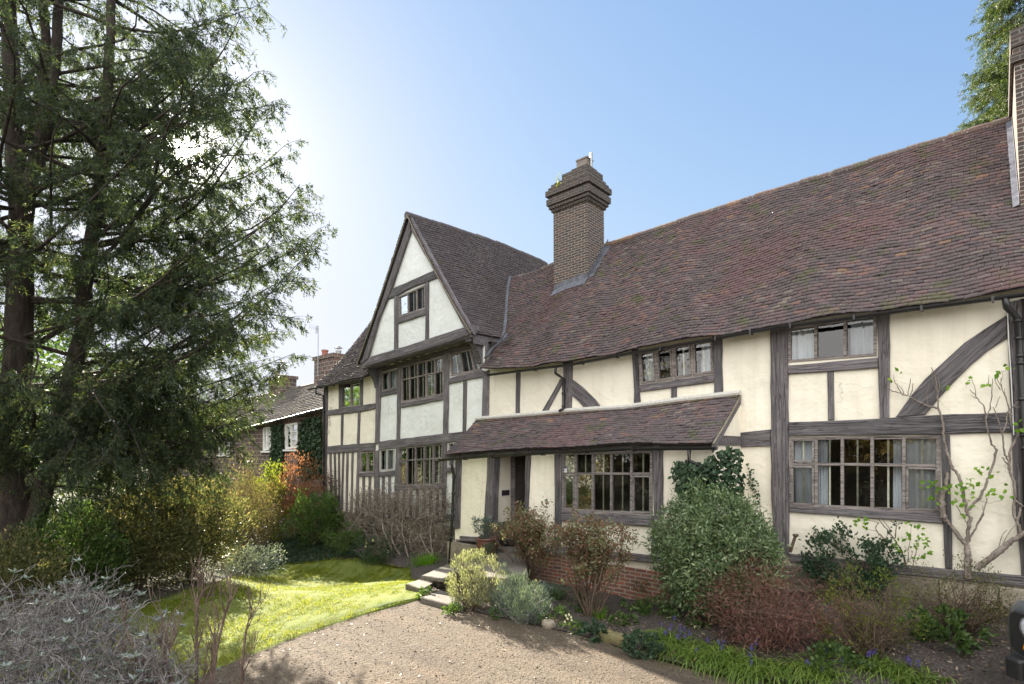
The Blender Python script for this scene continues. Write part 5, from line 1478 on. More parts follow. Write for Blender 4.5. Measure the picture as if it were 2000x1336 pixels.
# trees in the distance
def far_tree(name, label, px, py_top, D, rw, n, m, L=.35):
    b = atD(px, 880, D); b.z = gz(b.x, b.y)
    t = atD(px, py_top, D); h = t.z - b.z
    s = D / FPX
    root = shrub(name, label, 'tree', (0, 1, 0, 1), 10, .1, .1, m, M_BARK, base=b, stems=0) if False else None
    root = empty(name, b, label, 'tree', 'distant trees beyond the cottage')
    k = 60; u = unit(k) * (RNG.uniform(.3, 1, k) ** .5)[:, None]; cc = u * np.array([rw, rw, h * .36]) + np.array([b.x, b.y, b.z + h * .62])
    cid = RNG.integers(0, k, n); C = cc[cid] + RNG.normal(size=(n, 3)) * rw * .16
    leaves('crown', C, unit(n), unit(n), L * RNG.uniform(.6, 1.3, n), L * .55, m, root)
    tb = TB(); tb.tube(curve(b, (b.x, b.y, b.z + h * .6), 0, .02), np.linspace(.3, .12, 5), 8); tb.build('trunk', M_BARK, root)
    tb = TB()
    for c in cc[:34]: tb.tube(curve((b.x, b.y, b.z + h * RNG.uniform(.25, .55)), c, -.05, .08), np.linspace(.1, .02, 5), 4)
    tb.build('branches', M_BARK, root)
far_tree('garden_tree', 'distant olive tree seen through the conifer, left of the cottage', 395, 800, 48, 4.2, 1600, M_OLIVE)
far_tree('garden_tree', 'distant dull green tree behind the middle of the conifer', 300, 815, 60, 5.5, 1700, M_MIDG)
far_tree('garden_tree', 'distant tree low behind the conifer trunk at far left', 160, 790, 52, 5.5, 1700, M_OLIVE)
far_tree('garden_tree', 'dim tree at the left edge beyond the conifer', 20, 770, 45, 5.0, 1600, M_DKG)

# ivy on the cottage
def ivy(name, label, poly, Y, n, L, m=M_DKG, thick=.12, nrm=(0, -1, .25), stemsn=0, cat='ivy'):
    """leaves over a wall area traced on the plane Y"""
    P = [atY(a, b, Y) for a, b in poly]; pl2 = [Vector((p.x, p.z, 0)) for p in P]
    S_ = scatter(pl2, n); c = sum(P, Vector()) / len(P); zmin = min(p.z for p in P)
    root = empty(name, (c.x, Y, zmin), label, cat)
    C = np.column_stack([S_[:, 0], Y - .02 - RNG.random(n) ** 1.6 * thick, S_[:, 1]])
    A = unit(n) * .8 + np.array([0, -.3, -.55])
    leaves('foliage', C, A, np.tile(np.array(nrm, float), (n, 1)) + RNG.normal(size=(n, 3)) * .4, L * RNG.uniform(.6, 1.3, n), L * RNG.uniform(.7, 1.0, n), m, root, fold=.12)
    if stemsn:
        tb = TB()
        for i in range(stemsn):
            j = RNG.integers(0, n); tb.tube(curve((c.x + RNG.normal() * .1, Y - .015, zmin), (S_[j, 0], Y - .015, S_[j, 1]), 0, .08, 6), np.linspace(.012, .004, 6), 4)
        tb.build('stems', M_VINE, root)
    return root
ivy('wall_ivy', 'column of dark ivy between the two white cottage windows', [(533, 832), (553, 828), (557, 860), (555, 930), (530, 930), (534, 880)], YC, 1500, .13, stemsn=8)
ivy('wall_ivy', 'dark ivy covering the cottage wall next to the timbered house', [(592, 822), (630, 812), (633, 930), (588, 935), (586, 880)], YC, 2600, .13, stemsn=10)
ivy('wall_ivy', 'thin sprig of climber on the left wing by the corner post', [(638, 845), (645, 800), (650, 775), (653, 772), (650, 800), (644, 850)], YW, 60, .05, M_TWIG, .04)

# ================================================================== BEDS BY THE HOUSE
# tangled bare climber under the gable windows
def tangle(name, label, poly, Y0, Y1, n, m, rad=(.005, .013), Lr=(.5, 1.5), feet=(), cat='climber', leafn=0):
    P = [atY(a, b, Y0) for a, b in poly]; pl2 = [Vector((p.x, p.z, 0)) for p in P]
    S_ = scatter(pl2, n); zmin = min(p.z for p in P); c = sum(P, Vector()) / len(P)
    root = empty(name, (c.x, Y0, zmin), label, cat); tb = TB()
    for (x, z) in S_:
        d = unit(1)[0]; d[1] *= .45; L = RNG.uniform(*Lr); y = RNG.uniform(Y1, Y0)
        p = np.array([x, y, z]); q = p + d * L
        ok = in_poly(np.array([q[0]]), np.array([q[2]]), [Vector((v.x, v.y, 0)) for v in pl2])[0]
        if not ok: q = p + d * L * .35
        q[1] = np.clip(q[1], Y1 - .1, Y0)
        r = RNG.uniform(*rad); tb.tube(curve(p, q, 0, .22, 7), np.linspace(r, r * .5, 7), 4)
    for (a, b, a2, b2) in feet:
        tb.tube(curve(atY(a, b, Y1), atY(a2, b2, Y0), -.05, .08, 8), np.linspace(.024, .009, 8), 6)
    tb.build('stems', m, root)
    if leafn:
        S2 = scatter(pl2, leafn)
        leaves('foliage', np.column_stack([S2[:, 0], RNG.uniform(Y1, Y0, leafn), S2[:, 1]]), unit(leafn), unit(leafn), .05, .03, M_DEAD, root)
    return root
tangle('bare_climber', 'tangled leafless brown climber against the wall under the gable windows', [(686, 1000), (702, 965), (735, 955), (785, 958), (830, 952), (868, 945), (886, 975), (886, 1085), (850, 1100), (800, 1090), (775, 1075), (720, 1062), (690, 1052)], YW - .06, YW - .55, 620, bark_mat('climber_stems', (.15, .12, .10), (.42, .36, .31)),
       feet=[(792, 1098, 750, 980), (800, 1098, 800, 970), (835, 1100, 850, 960), (850, 1102, 870, 990), (770, 1080, 720, 980), (740, 1070, 700, 990), (860, 1105, 820, 960), (806, 1100, 870, 1000)], leafn=900)
tangle('bare_climber', 'upper fringe of fine bare climber stems just under the gable window sill', [(694, 1012), (700, 968), (735, 955), (785, 958), (830, 950), (868, 942), (888, 972), (888, 1012)], YW - .07, YW - .38, 420, bark_mat('climber_twigs', (.16, .13, .11), (.44, .38, .33)), rad=(.004, .009), Lr=(.3, .9), leafn=500)
ivy('wall_ivy', 'patch of dark ivy on the stone plinth under the bare climber', [(700, 1062), (712, 1020), (735, 1015), (742, 1050), (730, 1075)], YW - .12, 500, .06)
ivy('wall_ivy', 'streak of ivy on the striped studding near the left house corner', [(645, 1000), (655, 960), (664, 965), (660, 1010), (652, 1040)], YW - .05, 300, .06)
tangle('dead_stems', 'clump of dry upright stems against the studs at the house corner', [(636, 1010), (638, 915), (660, 915), (662, 990), (655, 1010)], YW - .1, YW - .3, 90, M_TWIGB, Lr=(.5, 1.1))

def clump(name, label, base, n, h, wd, m, spread=.12, bend=.7, flowers=None, cat='plant', group=None, fm=None, fr=.025, seg=4):
    root = empty(name, base, label, cat, group); B = np.array(tuple(base)) + np.column_stack([RNG.normal(size=(n, 2)) * spread, np.zeros(n)])
    D = np.column_stack([B[:, 0] - base[0], B[:, 1] - base[1], np.zeros(n)]) + np.column_stack([RNG.normal(size=(n, 2)) * spread * .6, np.zeros(n)])
    blades('leaves', B, D, h * RNG.uniform(.6, 1.1, n), wd, m, root, bend=np.abs(RNG.normal(bend, .25, n)), seg=seg)
    for (fx, fy) in flowers or ():
        p = atD(fx, fy, (Vector(base) - C0).dot(FW)); f = MB()
        f.tube([Vector(base) + Vector((RNG.normal() * .04, RNG.normal() * .04, 0)), (Vector(base) + p) / 2 + Vector((0, 0, .05)), p], .004, 5)
        so_ = f.build('flower_stalk', M_BLADE2, root)
        k = 6; a = np.linspace(0, 6.28, k + 1)[:-1]; tdir = np.array([.25, -.9, .15])
        side = np.cross(tdir, [0, 0, 1]); side /= np.linalg.norm(side); upv = np.cross(side, tdir)
        A = np.cos(a)[:, None] * side + np.sin(a)[:, None] * upv + tdir * .15
        leaves('flower', np.tile(tuple(p), (k, 1)), A, np.tile(tdir, (k, 1)), fr * 1.3, fr, fm or M_YPET, so_)
        cu = MB(); cu.tube([p, p + Vector(tdir) * fr * .9], [fr * .3, fr * .45], 8); cu.build('trumpet', M_YPET, so_)
    return root
clump('daffodil_clump', 'bright green daffodil leaves in the sun beside the stone steps', atG(832, 1108), 420, .40, .011, M_BLADE, .17, .35, cat='daffodils', group='daffodil clumps')
clump('daffodil_clump', 'darker daffodil clump with pale yellow flowers in front of the bare climber', atG(735, 1098), 420, .42, .010, M_BLADE2, .22, .45, [(715, 1067), (729, 1055), (716, 1060), (758, 1077), (760, 1098)], 'daffodils', 'daffodil clumps', M_CPET, .04)
clump('daffodil_clump', 'blue green daffodil clump with two yellow flowers in front of the brick plinth', atG(1086, 1178), 170, .46, .011, M_BLADE2, .07, .6, [(1047, 1134), (1098, 1133)], 'daffodils', 'daffodil clumps')
clump('daffodil_clump', 'small fresh green tuft of strap leaves left of the mossy stone', atG(1172, 1212), 70, .26, .010, M_BLADE, .05, .5, cat='daffodils', group='daffodil clumps')
clump('daffodil_clump', 'thin tuft of green blades beside the primrose', atG(1138, 1204), 26, .2, .009, M_BLADE, .04, .4, cat='daffodils', group='daffodil clumps')

# shrubs in the bed
shrub('rosemary_bush', 'sunlit pale yellow green rosemary bush beside the steps', 'bush', (872, 980, 1074, 1192), 9000, .05, .011, M_ROSE, M_TWIGB, up=1.2, shell=.5, clump=.07, dirmix=.4, stems=26, irr=.1, low=.02)
shrub('lavender_bush', 'grey blue lavender mound at the drive edge right of the rosemary', 'bush', (968, 1076, 1128, 1214), 6500, .055, .010, M_LAV, M_TWIG, up=.8, shell=.6, dirmix=.5, stems=14, low=.02)
shrub('lavender_bush', 'smaller dark lavender behind the grey blue mound', 'bush', (962, 1022, 1112, 1180), 2600, .055, .010, M_LAV, M_TWIG, up=.8, stems=10, low=.02)
shrub('rosemary_bush', 'dark green rosemary behind the sunlit bush by the door path', 'bush', (930, 985, 1066, 1150), 1800, .05, .010, M_DKG, M_TWIGB, up=1.2, stems=10)
def vase(name, label, box, n, m, L=.05, Wd=.03, cat='shrub', kids=3, first=9, sm=None, base=None, r=.016, spread=.35, h0=.42):
    """bush of forked stems from one foot with leaves gathered at the twig tips"""
    x0, x1, yt, yb_ = box; b = base if base is not None else atG((x0 + x1) / 2, yb_); s = px_scale(b); rx, h = (x1 - x0) / 2 * s, (yb_ - yt) * s
    root = empty(name, b, label, cat); tb = TB(); tp = []
    for i in range(first):
        a = RNG.uniform(0, 6.28); d = np.array([math.cos(a) * rx * .75, math.sin(a) * rx * .6, h * .62])
        grow(tb, np.array(tuple(b)) + np.array([math.cos(a), math.sin(a), 0]) * .06, d, h * h0, r, 3, tp, spread, .35, 4, kids, .62, .0025, 5, .12)
    tb.build('stems', sm or M_TWIGB, root)
    T = np.array([t[0] for t in tp]); ok = (T[:, 2] < b.z + h * 1.04) & (T[:, 2] > b.z + .25 * h) & (np.abs((T - np.array(tuple(b))) @ np.array(tuple(RT))) < rx * 1.15); T = T[ok]
    C = T[RNG.integers(0, len(T), n)] + RNG.normal(size=(n, 3)) * .05
    leaves('foliage', C, unit(n) + [0, 0, .1], unit(n) + [0, -.3, .8], L * RNG.uniform(.6, 1.3, n), Wd * RNG.uniform(.7, 1.2, n), m, root)
    return root
vase('hydrangea_shrub', 'brown and green budding shrub in front of the open doorway', (974, 1108, 976, 1152), 7500, M_BRN, .055, .03, first=15, spread=.5)
vase('hydrangea_shrub', 'forked brown stemmed shrub with reddish leaves below the porch window', (1072, 1236, 996, 1208), 7500, M_BRN, .055, .03, r=.018, first=15, spread=.5)
shrub('large_evergreen_shrub', 'tall rounded grey green evergreen shrub at the right end of the porch', 'shrub', (1294, 1514, 964, 1206), 34000, .085, .025, M_PITT, M_TWIGB, shell=.88, clump=.085, dirmix=.32, up=.1, irr=.13, stems=16, base=atG(1398, 1208))
acer_b = atG(1492, 1268)
shrub('red_maple', 'dark red mound of fine drooping maple twigs before the big post', 'shrub', (1384, 1612, 1090, 1268), 7000, .075, .010, M_RED, bark_mat('red_twigs', (.09, .05, .04), (.28, .17, .13)), shell=.5, up=-.3, dirmix=.4, stems=75, stem_r=.008, base=acer_b, irr=.22, clump=.13, depth_ratio=.75)
shrub('twiggy_shrub', 'brown twiggy shrub tipped with small yellow green leaves right of the red maple', 'shrub', (1612, 1786, 1112, 1284), 2600, .032, .018, M_YG, M_TWIGB, shell=.62, stems=95, stem_r=.007, up=.4, irr=.14)
shrub('twiggy_shrub', 'straggly pale green shrub at the foot of the wall vine', 'shrub', (1778, 1968, 1098, 1246), 3000, .03, .016, M_OLIVE, M_TWIGB, shell=.5, stems=90, stem_r=.006, up=.3, irr=.2, depth_ratio=.6)
shrub('leafy_perennial', 'low clump of broad green leaves below the blue tinted twigs at the right', 'plant', (1790, 1900, 1196, 1268), 700, .085, .045, M_MIDG, M_TWIGB, stems=0, up=.2)
shrub('ivy_mound', 'dark green ivy mound at the base of the wall under the big window', 'ivy', (1588, 1742, 1044, 1168), 3000, .055, .045, M_DKG, M_TWIGB, shell=.75, stems=10, depth_ratio=.5, base=atY(1655, 1158, 10.1), irr=.1)
tbi = empty('ivy_shoots', atY(1640, 1090, YW - .06), 'thin upright ivy shoots on the white wall above the ivy mound', 'ivy')
tb = TB(); Cs = []
for pts in (((1622, 1085), (1600, 1060), (1590, 1030)), ((1630, 1090), (1632, 1055), (1628, 1030)), ((1645, 1085), (1645, 1050), (1640, 1029)), ((1660, 1080), (1652, 1060), (1640, 1032)), ((1700, 1088), (1712, 1075), (1728, 1055), (1745, 1022)), ((1598, 1080), (1600, 1050), (1589, 1026))):
    P = [np.array(tuple(atY(a, b, YW - .05))) for a, b in pts]; Q = np.array([[np.interp(t, range(len(P)), [p[i] for p in P]) for i in range(3)] for t in np.linspace(0, len(P) - 1, 24)])
    tb.tube(Q[::4], .004, 4); Cs.append(Q + RNG.normal(size=Q.shape) * [.02, .01, .015])
tb.build('stems', M_VINE, tbi); C = np.concatenate(Cs); leaves('foliage', C, unit(len(C)) + [0, -.3, -.2], np.tile([0, -1.0, .3], (len(C), 1)) + RNG.normal(size=C.shape) * .3, .035, .03, M_DKG, tbi)
ivy('wall_ivy', 'glossy ivy hanging under the porch eave above the big evergreen shrub', [(1322, 902), (1345, 897), (1380, 910), (1400, 880), (1446, 872), (1454, 890), (1455, 960), (1440, 985), (1340, 985), (1326, 945)], YP - .06, 1400, .08, thick=.3, stemsn=14)
ivy('wall_ivy', 'few ivy leaves climbing the white wall left of the big post', [(1461, 905), (1467, 905), (1478, 935), (1486, 980), (1478, 985), (1462, 940)], YW - .03, 90, .05, thick=.05)

# climbing vines on the right wall, traced stem by stem
def traced(root, lines, Y, m, name='stems'):
    tb = TB()
    for pts, r0, r1 in lines:
        P = np.array([tuple(atY(a, b, Y if not isinstance(Y, (list, tuple)) else Y[0])) for a, b in pts]); k = len(P)
        tt = np.linspace(0, k - 1, 5 * (k - 1) + 1); Q = np.stack([np.interp(tt, np.arange(k), P[:, i]) for i in range(3)], 1)
        Q[1:-1] = (Q[:-2] + Q[1:-1] * 2 + Q[2:]) / 4
        Q += RNG.normal(size=Q.shape) * min(.006, r0 * .35); tb.tube(Q, np.linspace(r0, r1, len(Q)) * (1 + .12 * RNG.normal(size=len(Q))), 7)
    tb.build(name, m, root); return root
def zc_(ox, oy, sc, pts): return [(ox + a / sc, oy + b / sc) for a, b in pts]
z4 = lambda *p: zc_(1700, 700, 3.107, p)
v1 = empty('wall_vine', atG(1890, 1118), 'old grey vine with a forked trunk trained up the wall right of the big window', 'vine')
traced(v1, [(z4((592, 1330), (588, 1240), (590, 1180), (585, 1130)), .05, .035), (z4((585, 1135), (545, 1095), (510, 1045), (470, 995), (445, 960)), .034, .026), (z4((445, 965), (430, 900), (445, 820), (460, 760), (470, 690)), .04, .02),
            (z4((585, 1125), (592, 1050), (603, 965), (585, 925), (575, 880), (560, 800), (545, 735), (505, 670), (475, 600), (458, 550), (445, 470), (438, 395), (425, 325), (408, 300)), .026, .014),
            (z4((412, 302), (350, 290), (290, 262), (240, 232), (190, 215), (140, 200), (100, 175)), .012, .006), (z4((240, 232), (255, 190), (258, 152)), .008, .004), (z4((225, 222), (235, 180), (245, 120)), .008, .004), (z4((190, 212), (150, 150), (138, 100)), .008, .004), (z4((200, 215), (195, 190), (160, 150)), .007, .003), (z4((140, 200), (125, 205)), .006, .003),
            (z4((410, 300), (410, 230), (402, 160), (395, 100), (370, 58)), .012, .005), (z4((405, 200), (420, 180), (410, 90)), .008, .003), (z4((402, 190), (375, 130), (372, 80)), .007, .003), (z4((405, 150), (390, 110), (382, 75)), .006, .003), (z4((350, 290), (342, 225), (355, 150)), .006, .003),
            (z4((578, 930), (625, 890), (662, 850), (695, 780), (725, 700), (768, 555)), .020, .014), (z4((768, 555), (740, 530), (712, 450), (700, 380), (692, 300), (650, 240), (605, 190)), .013, .005), (z4((700, 370), (725, 310), (738, 230), (742, 120)), .010, .004), (z4((660, 250), (625, 235), (612, 225)), .006, .003), (z4((715, 160), (718, 100)), .005, .003), (z4((640, 225), (635, 180), (612, 120)), .005, .003),
            (z4((590, 1115), (625, 1055), (660, 990), (690, 920), (705, 850)), .014, .007), (z4((640, 1020), (690, 950), (680, 890)), .008, .004), (z4((520, 890), (560, 960), (585, 1000)), .007, .004), (z4((600, 820), (660, 860), (720, 880), (800, 860), (812, 830)), .004, .002), (z4((548, 800), (600, 780), (700, 770)), .004, .002)], YW - .11, M_VINE)
lc = z4((325, 770), (350, 760), (380, 770), (400, 790), (420, 770), (440, 780), (460, 795), (350, 850), (410, 850), (380, 840), (320, 790), (395, 755), (520, 750), (545, 760), (575, 740), (590, 740), (540, 800), (500, 770), (560, 780), (610, 790), (640, 780), (620, 800), (590, 800), (690, 680), (715, 690), (750, 700), (675, 685), (680, 750), (670, 745), (730, 790), (760, 815), (780, 820), (820, 795), (835, 838), (720, 800), (765, 830), (560, 850), (600, 885), (580, 870), (545, 850), (535, 960), (570, 950), (500, 860), (480, 850), (520, 870), (655, 648), (188, 100), (125, 130), (470, 172), (425, 195), (605, 108), (568, 150), (690, 152), (710, 180))
def traced_leaves(root, pts, Y, m, L, per=3, spread=.035):
    P = np.array([tuple(atY(a, b, Y)) for a, b in pts]); C = np.repeat(P, per, 0); C = C + RNG.normal(size=C.shape) * spread; n = len(C)
    leaves('foliage', C, unit(n) + [0, -.4, -.35], np.tile([0, -1.0, .5], (n, 1)) + RNG.normal(size=(n, 3)) * .45, L * RNG.uniform(.7, 1.3, n), L * RNG.uniform(.6, .9, n), m, root)
traced_leaves(v1, lc, YW - .2, M_BRIGHT, .07, 2)
v2 = empty('wall_vine', atG(1985, 1160), 'leafless twisted vine on the corner post by the downpipe', 'vine')
traced(v2, [(z4((640, 1275), (720, 1220), (800, 1150), (870, 1100), (960, 1040), (1010, 1000)), .042, .032), (z4((905, 1050), (890, 990), (868, 945), (875, 850), (872, 750)), .022, .016), (z4((872, 755), (840, 680), (835, 620), (808, 560), (800, 455)), .014, .010), (z4((800, 600), (838, 650)), .008, .008), (z4((800, 455), (782, 400), (760, 330), (745, 295)), .010, .005), (z4((805, 455), (825, 400), (830, 335), (850, 300)), .010, .005),
            (z4((862, 745), (842, 650), (850, 560), (885, 480), (912, 430), (930, 420)), .014, .010), (z4((860, 350), (840, 300), (820, 230), (800, 190), (770, 130)), .010, .004), (z4((800, 190), (790, 140), (800, 110)), .006, .003), (z4((790, 190), (760, 150), (755, 110)), .006, .003), (z4((830, 330), (855, 300), (900, 260), (930, 220)), .008, .004), (z4((870, 290), (900, 300), (935, 265)), .006, .003), (z4((760, 300), (775, 250), (790, 230)), .005, .003), (z4((815, 215), (815, 180)), .005, .003), (z4((770, 130), (785, 85), (820, 75), (828, 50)), .004, .002), (z4((790, 150), (805, 100), (795, 70)), .004, .002),
            (z4((780, 1140), (800, 1070), (830, 1040)), .007, .003), (z4((800, 1130), (840, 1060), (880, 1010)), .006, .003), (z4((890, 990), (905, 930), (915, 895)), .016, .012), (z4((870, 850), (890, 870), (935, 900)), .012, .010)], YW - .16, M_VINE)
traced_leaves(v2, z4((915, 405), (925, 435), (922, 460), (795, 62), (822, 60)), YW - .25, M_BRIGHT, .08, 3)
z5 = lambda *p: zc_(1560, 1000, 5.556, p)
v3 = empty('young_climber', atG(1750, 1112), 'slender young climber with fresh green leaves below the big window', 'climber')
traced(v3, [(z5((1160, 600), (1130, 450), (1085, 370), (1045, 300), (950, 180), (890, 110), (855, 40)), .013, .005), (z5((1070, 570), (1010, 450), (970, 380), (935, 300), (870, 240), (838, 190), (840, 150), (870, 115)), .011, .005), (z5((1045, 290), (1055, 200), (1060, 150), (1010, 100), (980, 70)), .008, .004), (z5((1160, 580), (1190, 520), (1188, 420), (1145, 370)), .006, .003), (z5((1188, 410), (1215, 290), (1220, 140)), .005, .002), (z5((1235, 620), (1245, 540), (1272, 450), (1272, 380), (1305, 300), (1300, 240)), .007, .003), (z5((1245, 540), (1225, 480), (1230, 440)), .005, .003), (z5((1280, 530), (1345, 470), (1400, 440)), .004, .002),
            (z5((965, 560), (940, 470), (915, 440), (925, 370)), .006, .003), (z5((845, 210), (780, 190), (720, 190)), .005, .002), (z5((870, 120), (760, 90), (660, 100)), .004, .002), (z5((935, 300), (880, 230), (860, 270), (820, 300)), .004, .002), (z5((1300, 300), (1340, 310), (1370, 300)), .003, .002), (z5((1060, 160), (1090, 125)), .004, .002), (z5((1000, 200), (960, 150), (900, 60), (870, 20)), .006, .003)], YW - .22, M_TWIGB)
traced_leaves(v3, z5((640, 90), (650, 125), (745, 70), (720, 120), (740, 150), (1285, 165), (1310, 180), (1195, 245), (1215, 240), (1300, 240), (1130, 285), (1145, 300), (1075, 285), (1360, 295), (1380, 300), (1330, 305), (1280, 325), (1000, 385), (1035, 370), (1050, 355), (1105, 410), (1125, 425), (1095, 400), (1245, 380), (1275, 380), (1360, 365), (1375, 370), (1345, 480), (1360, 485), (1395, 440), (1410, 450), (1180, 120), (1260, 510), (650, 60)), YW - .26, M_BRIGHT, .06, 3, .02)
traced_leaves(v3, z5((1090, 120), (1060, 140), (1000, 200), (985, 210), (970, 270), (910, 320), (890, 350), (1040, 130)), YW - .24, M_DKG, .045, 3, .02)

fb_ = atY(1092, 372, yf - .12); froot = empty('chimney_fern', fb_, 'small yellow green fern growing on the crown of the tall chimney', 'fern')
n = 130; C = np.array(tuple(fb_)) + np.abs(RNG.normal(size=(n, 3))) * [.10, .03, .22] - [.1, 0, .06]
leaves('foliage', C, unit(n) + [0, -.2, .4], unit(n), .07, .025, M_YG, froot)
# low planting along the drive edge
GHY = 'grape hyacinth clumps along the drive edge'
def hyacinth(label, px, py, n, sx, sy, spikes, h=.26):
    b = atG(px, py); root = empty('grape_hyacinth', b, label, 'flowers', GHY)
    B = np.array(tuple(b)) + np.column_stack([RNG.normal(size=n) * sx, RNG.normal(size=n) * sy, np.zeros(n)]); B[:, 2] = [gz(x, y) + .02 for x, y in B[:, :2]]
    D = RNG.normal(size=(n, 3)) + np.array([-.2, -.9, 0]); D[:, 2] = 0
    blades('leaves', B, D, h * RNG.uniform(.6, 1.5, n), .0145, M_STRAP, root, bend=RNG.uniform(.9, 2.1, n), seg=5)
    for (fx, fy) in spikes:
        p = atG(fx, fy + 16); p.z += .02; t = p + Vector((RNG.normal() * .02, RNG.normal() * .02, RNG.uniform(.14, .2)))
        s = MB(); s.tube([p, t], .003, 4); st = s.build('flower_stalk', M_BLADE, root)
        f = 26; th = RNG.uniform(0, 6.28, f); zz_ = np.linspace(-.05, .015, f); rr = np.interp(zz_, [-.05, -.03, .015], [.017, .019, .006])
        C = np.array(tuple(t)) + np.column_stack([np.cos(th) * rr * .5, np.sin(th) * rr * .5, zz_])
        leaves('flower_spike', C, np.column_stack([np.cos(th), np.sin(th), np.full(f, -.4)]), unit(f) + [0, 0, 1], .017, .015, M_VPET, st)
hyacinth('grape hyacinths with pale strappy leaves nearest the mossy stone', 1306, 1256, 330, .15, .13, [(1293, 1222), (1317, 1215), (1326, 1240), (1302, 1244)])
hyacinth('large grape hyacinth patch with many violet spikes left of the red maple', 1372, 1282, 620, .28, .17, [(1328, 1237), (1337, 1236), (1325, 1250), (1342, 1246), (1344, 1252), (1352, 1244), (1361, 1276), (1308, 1238), (1317, 1228), (1380, 1260), (1400, 1268)])
hyacinth('grape hyacinth patch at the drive edge below the red maple', 1450, 1312, 520, .22, .13, [(1411, 1262), (1409, 1272), (1465, 1278), (1474, 1270), (1470, 1286), (1462, 1308), (1474, 1260)])
hyacinth('grape hyacinth clump at the bottom edge below the twiggy shrub', 1590, 1322, 420, .24, .12, [(1622, 1285), (1575, 1300), (1645, 1304), (1602, 1318)])
hyacinth('bottom right grape hyacinth clump nearest the car', 1740, 1322, 440, .26, .12, [(1700, 1285), (1701, 1293), (1774, 1294), (1778, 1300), (1708, 1282), (1792, 1304)])
shrub('low_groundcover', 'rounded dark leaves beside the bottom grape hyacinths', 'plant', (1560, 1680, 1268, 1318), 700, .05, .045, M_MIDG, M_TWIGB, stems=0)
shrub('low_groundcover', 'small blue green leafy plant between the mossy stone and the hyacinths', 'plant', (1218, 1292, 1236, 1284), 600, .06, .04, M_DKG, M_TWIGB, stems=0)
shrub('low_groundcover', 'dark heart leaved plant left of the mossy stone', 'plant', (1138, 1182, 1216, 1252), 300, .06, .045, M_DKG, M_TWIGB, stems=0)
shrub('low_groundcover', 'leafy green ground plant below the brick plinth beside the big evergreen', 'plant', (1224, 1312, 1168, 1204), 560, .06, .04, M_MIDG, M_TWIGB, stems=0)
shrub('low_groundcover', 'green foliage at the foot of the forked brown shrub', 'plant', (1112, 1150, 1156, 1200), 300, .06, .035, M_MIDG, M_TWIGB, stems=0)
for (lab, x0, x1, y0, y1, m, L, Wd) in (('low green seedlings in the soil below the forked shrub', 1040, 1110, 1186, 1216, M_MIDG, .05, .03), ('low leafy weeds behind the mossy stone', 1190, 1240, 1196, 1222, M_MIDG, .045, .028), ('green rosettes under the right edge of the red maple', 1590, 1660, 1236, 1282, M_MIDG, .06, .035), ('pale twiggy weeds at the brick plinth', 1240, 1290, 1128, 1180, M_OLIVE, .04, .02), ('leafy cover along the stone plinth at the right', 1860, 1960, 1176, 1216, M_OLIVE, .05, .03), ('ragged weeds at the wall foot behind the rosettes', 1700, 1800, 1216, 1262, M_OLIVE, .045, .025), ('small green plants by the lawn corner of the steps', 815, 850, 1148, 1170, M_MIDG, .04, .03), ('little plants below the lowest stone slab', 860, 905, 1178, 1200, M_MIDG, .04, .03)):
    shrub('low_groundcover', lab, 'plant', (x0, x1, y0, y1), 420, L, Wd, m, M_TWIGB, stems=6, stem_r=.003, irr=.3)
def primrose(label, px, py, fl):
    b = atG(px, py); r = shrub('primrose', label, 'flowers', (px - 20, px + 20, py - 22, py), 160, .06, .028, M_MIDG, M_TWIGB, stems=0, group='primroses')
    for (fx, fy) in fl:
        p = atD(fx, fy, (b - C0).dot(FW) - .05); k = 5; a = np.linspace(0, 6.28, k + 1)[:-1] + RNG.random()
        leaves('flower', np.tile(tuple(p), (k, 1)), np.column_stack([np.cos(a), np.full(k, -.25), np.sin(a)]), np.tile([0, -1.0, .3], (k, 1)), .026, .024, M_CPET, r)
primrose('cream primrose at the drive edge below the blue green daffodils', 1115, 1232, [(1106, 1202), (1112, 1200), (1116, 1205), (1109, 1208), (1104, 1214), (1117, 1211)])
primrose('small primrose with few cream flowers below the big evergreen', 1308, 1214, [(1304, 1208), (1309, 1207), (1312, 1211)])
primrose('primrose at the foot of the lavender', 972, 1208, [(970, 1176), (974, 1180), (976, 1186), (968, 1182)])
primrose('primrose under the left edge of the red maple', 1362, 1232, [(1358, 1224), (1366, 1223), (1363, 1229)])

# ================================================================== FOREGROUND LEFT
fg = atD(30, 1500, 4.7); fg.z = 0
root = empty('grey_shrub', fg, 'dense bare grey twigged shrub with silvery leaf rosettes in the near left corner', 'shrub')
tb = TB(); tp = []
M_FG = bark_mat('pale_grey_twigs', (.13, .115, .11), (.40, .37, .36))
ell = []
for i in range(1050):
    a = unit(1)[0]; a[2] = abs(a[2]); t = RNG.uniform(.5, .92)
    c = np.array([fg.x, fg.y, .22]) + (np.array(tuple(RT)) * a[0] * 1.75 + np.array(tuple(FH)) * a[1] * .95 + np.array([0, 0, 1]) * a[2] * 1.30 * (1 + .12 * math.sin(a[0] * 6))) * t
    ends = []; grow(tb, c, unit(1)[0] * .8 + a * .7 + [0, 0, .2], RNG.uniform(.16, .30), RNG.uniform(.005, .008), 2, ends, .75, .1, 4, 3, .72, .0016, 4, .3)
    for (p, d) in ends:
        if RNG.random() < .07 and a[2] > .2: tp.append(p)
for i in range(60):
    a = unit(1)[0]; a[2] = abs(a[2]); e = np.array([fg.x, fg.y, .2]) + (np.array(tuple(RT)) * a[0] * 1.5 + np.array(tuple(FH)) * a[1] * .8 + np.array([0, 0, 1]) * a[2] * 1.2) * .9
    tb.tube(curve(np.array([fg.x + RNG.normal() * .25, fg.y + RNG.normal() * .2, -.02]), e, -.05, .1, 7), np.linspace(.017, .007, 7), 5)
tb.build('stems', M_FG, root)
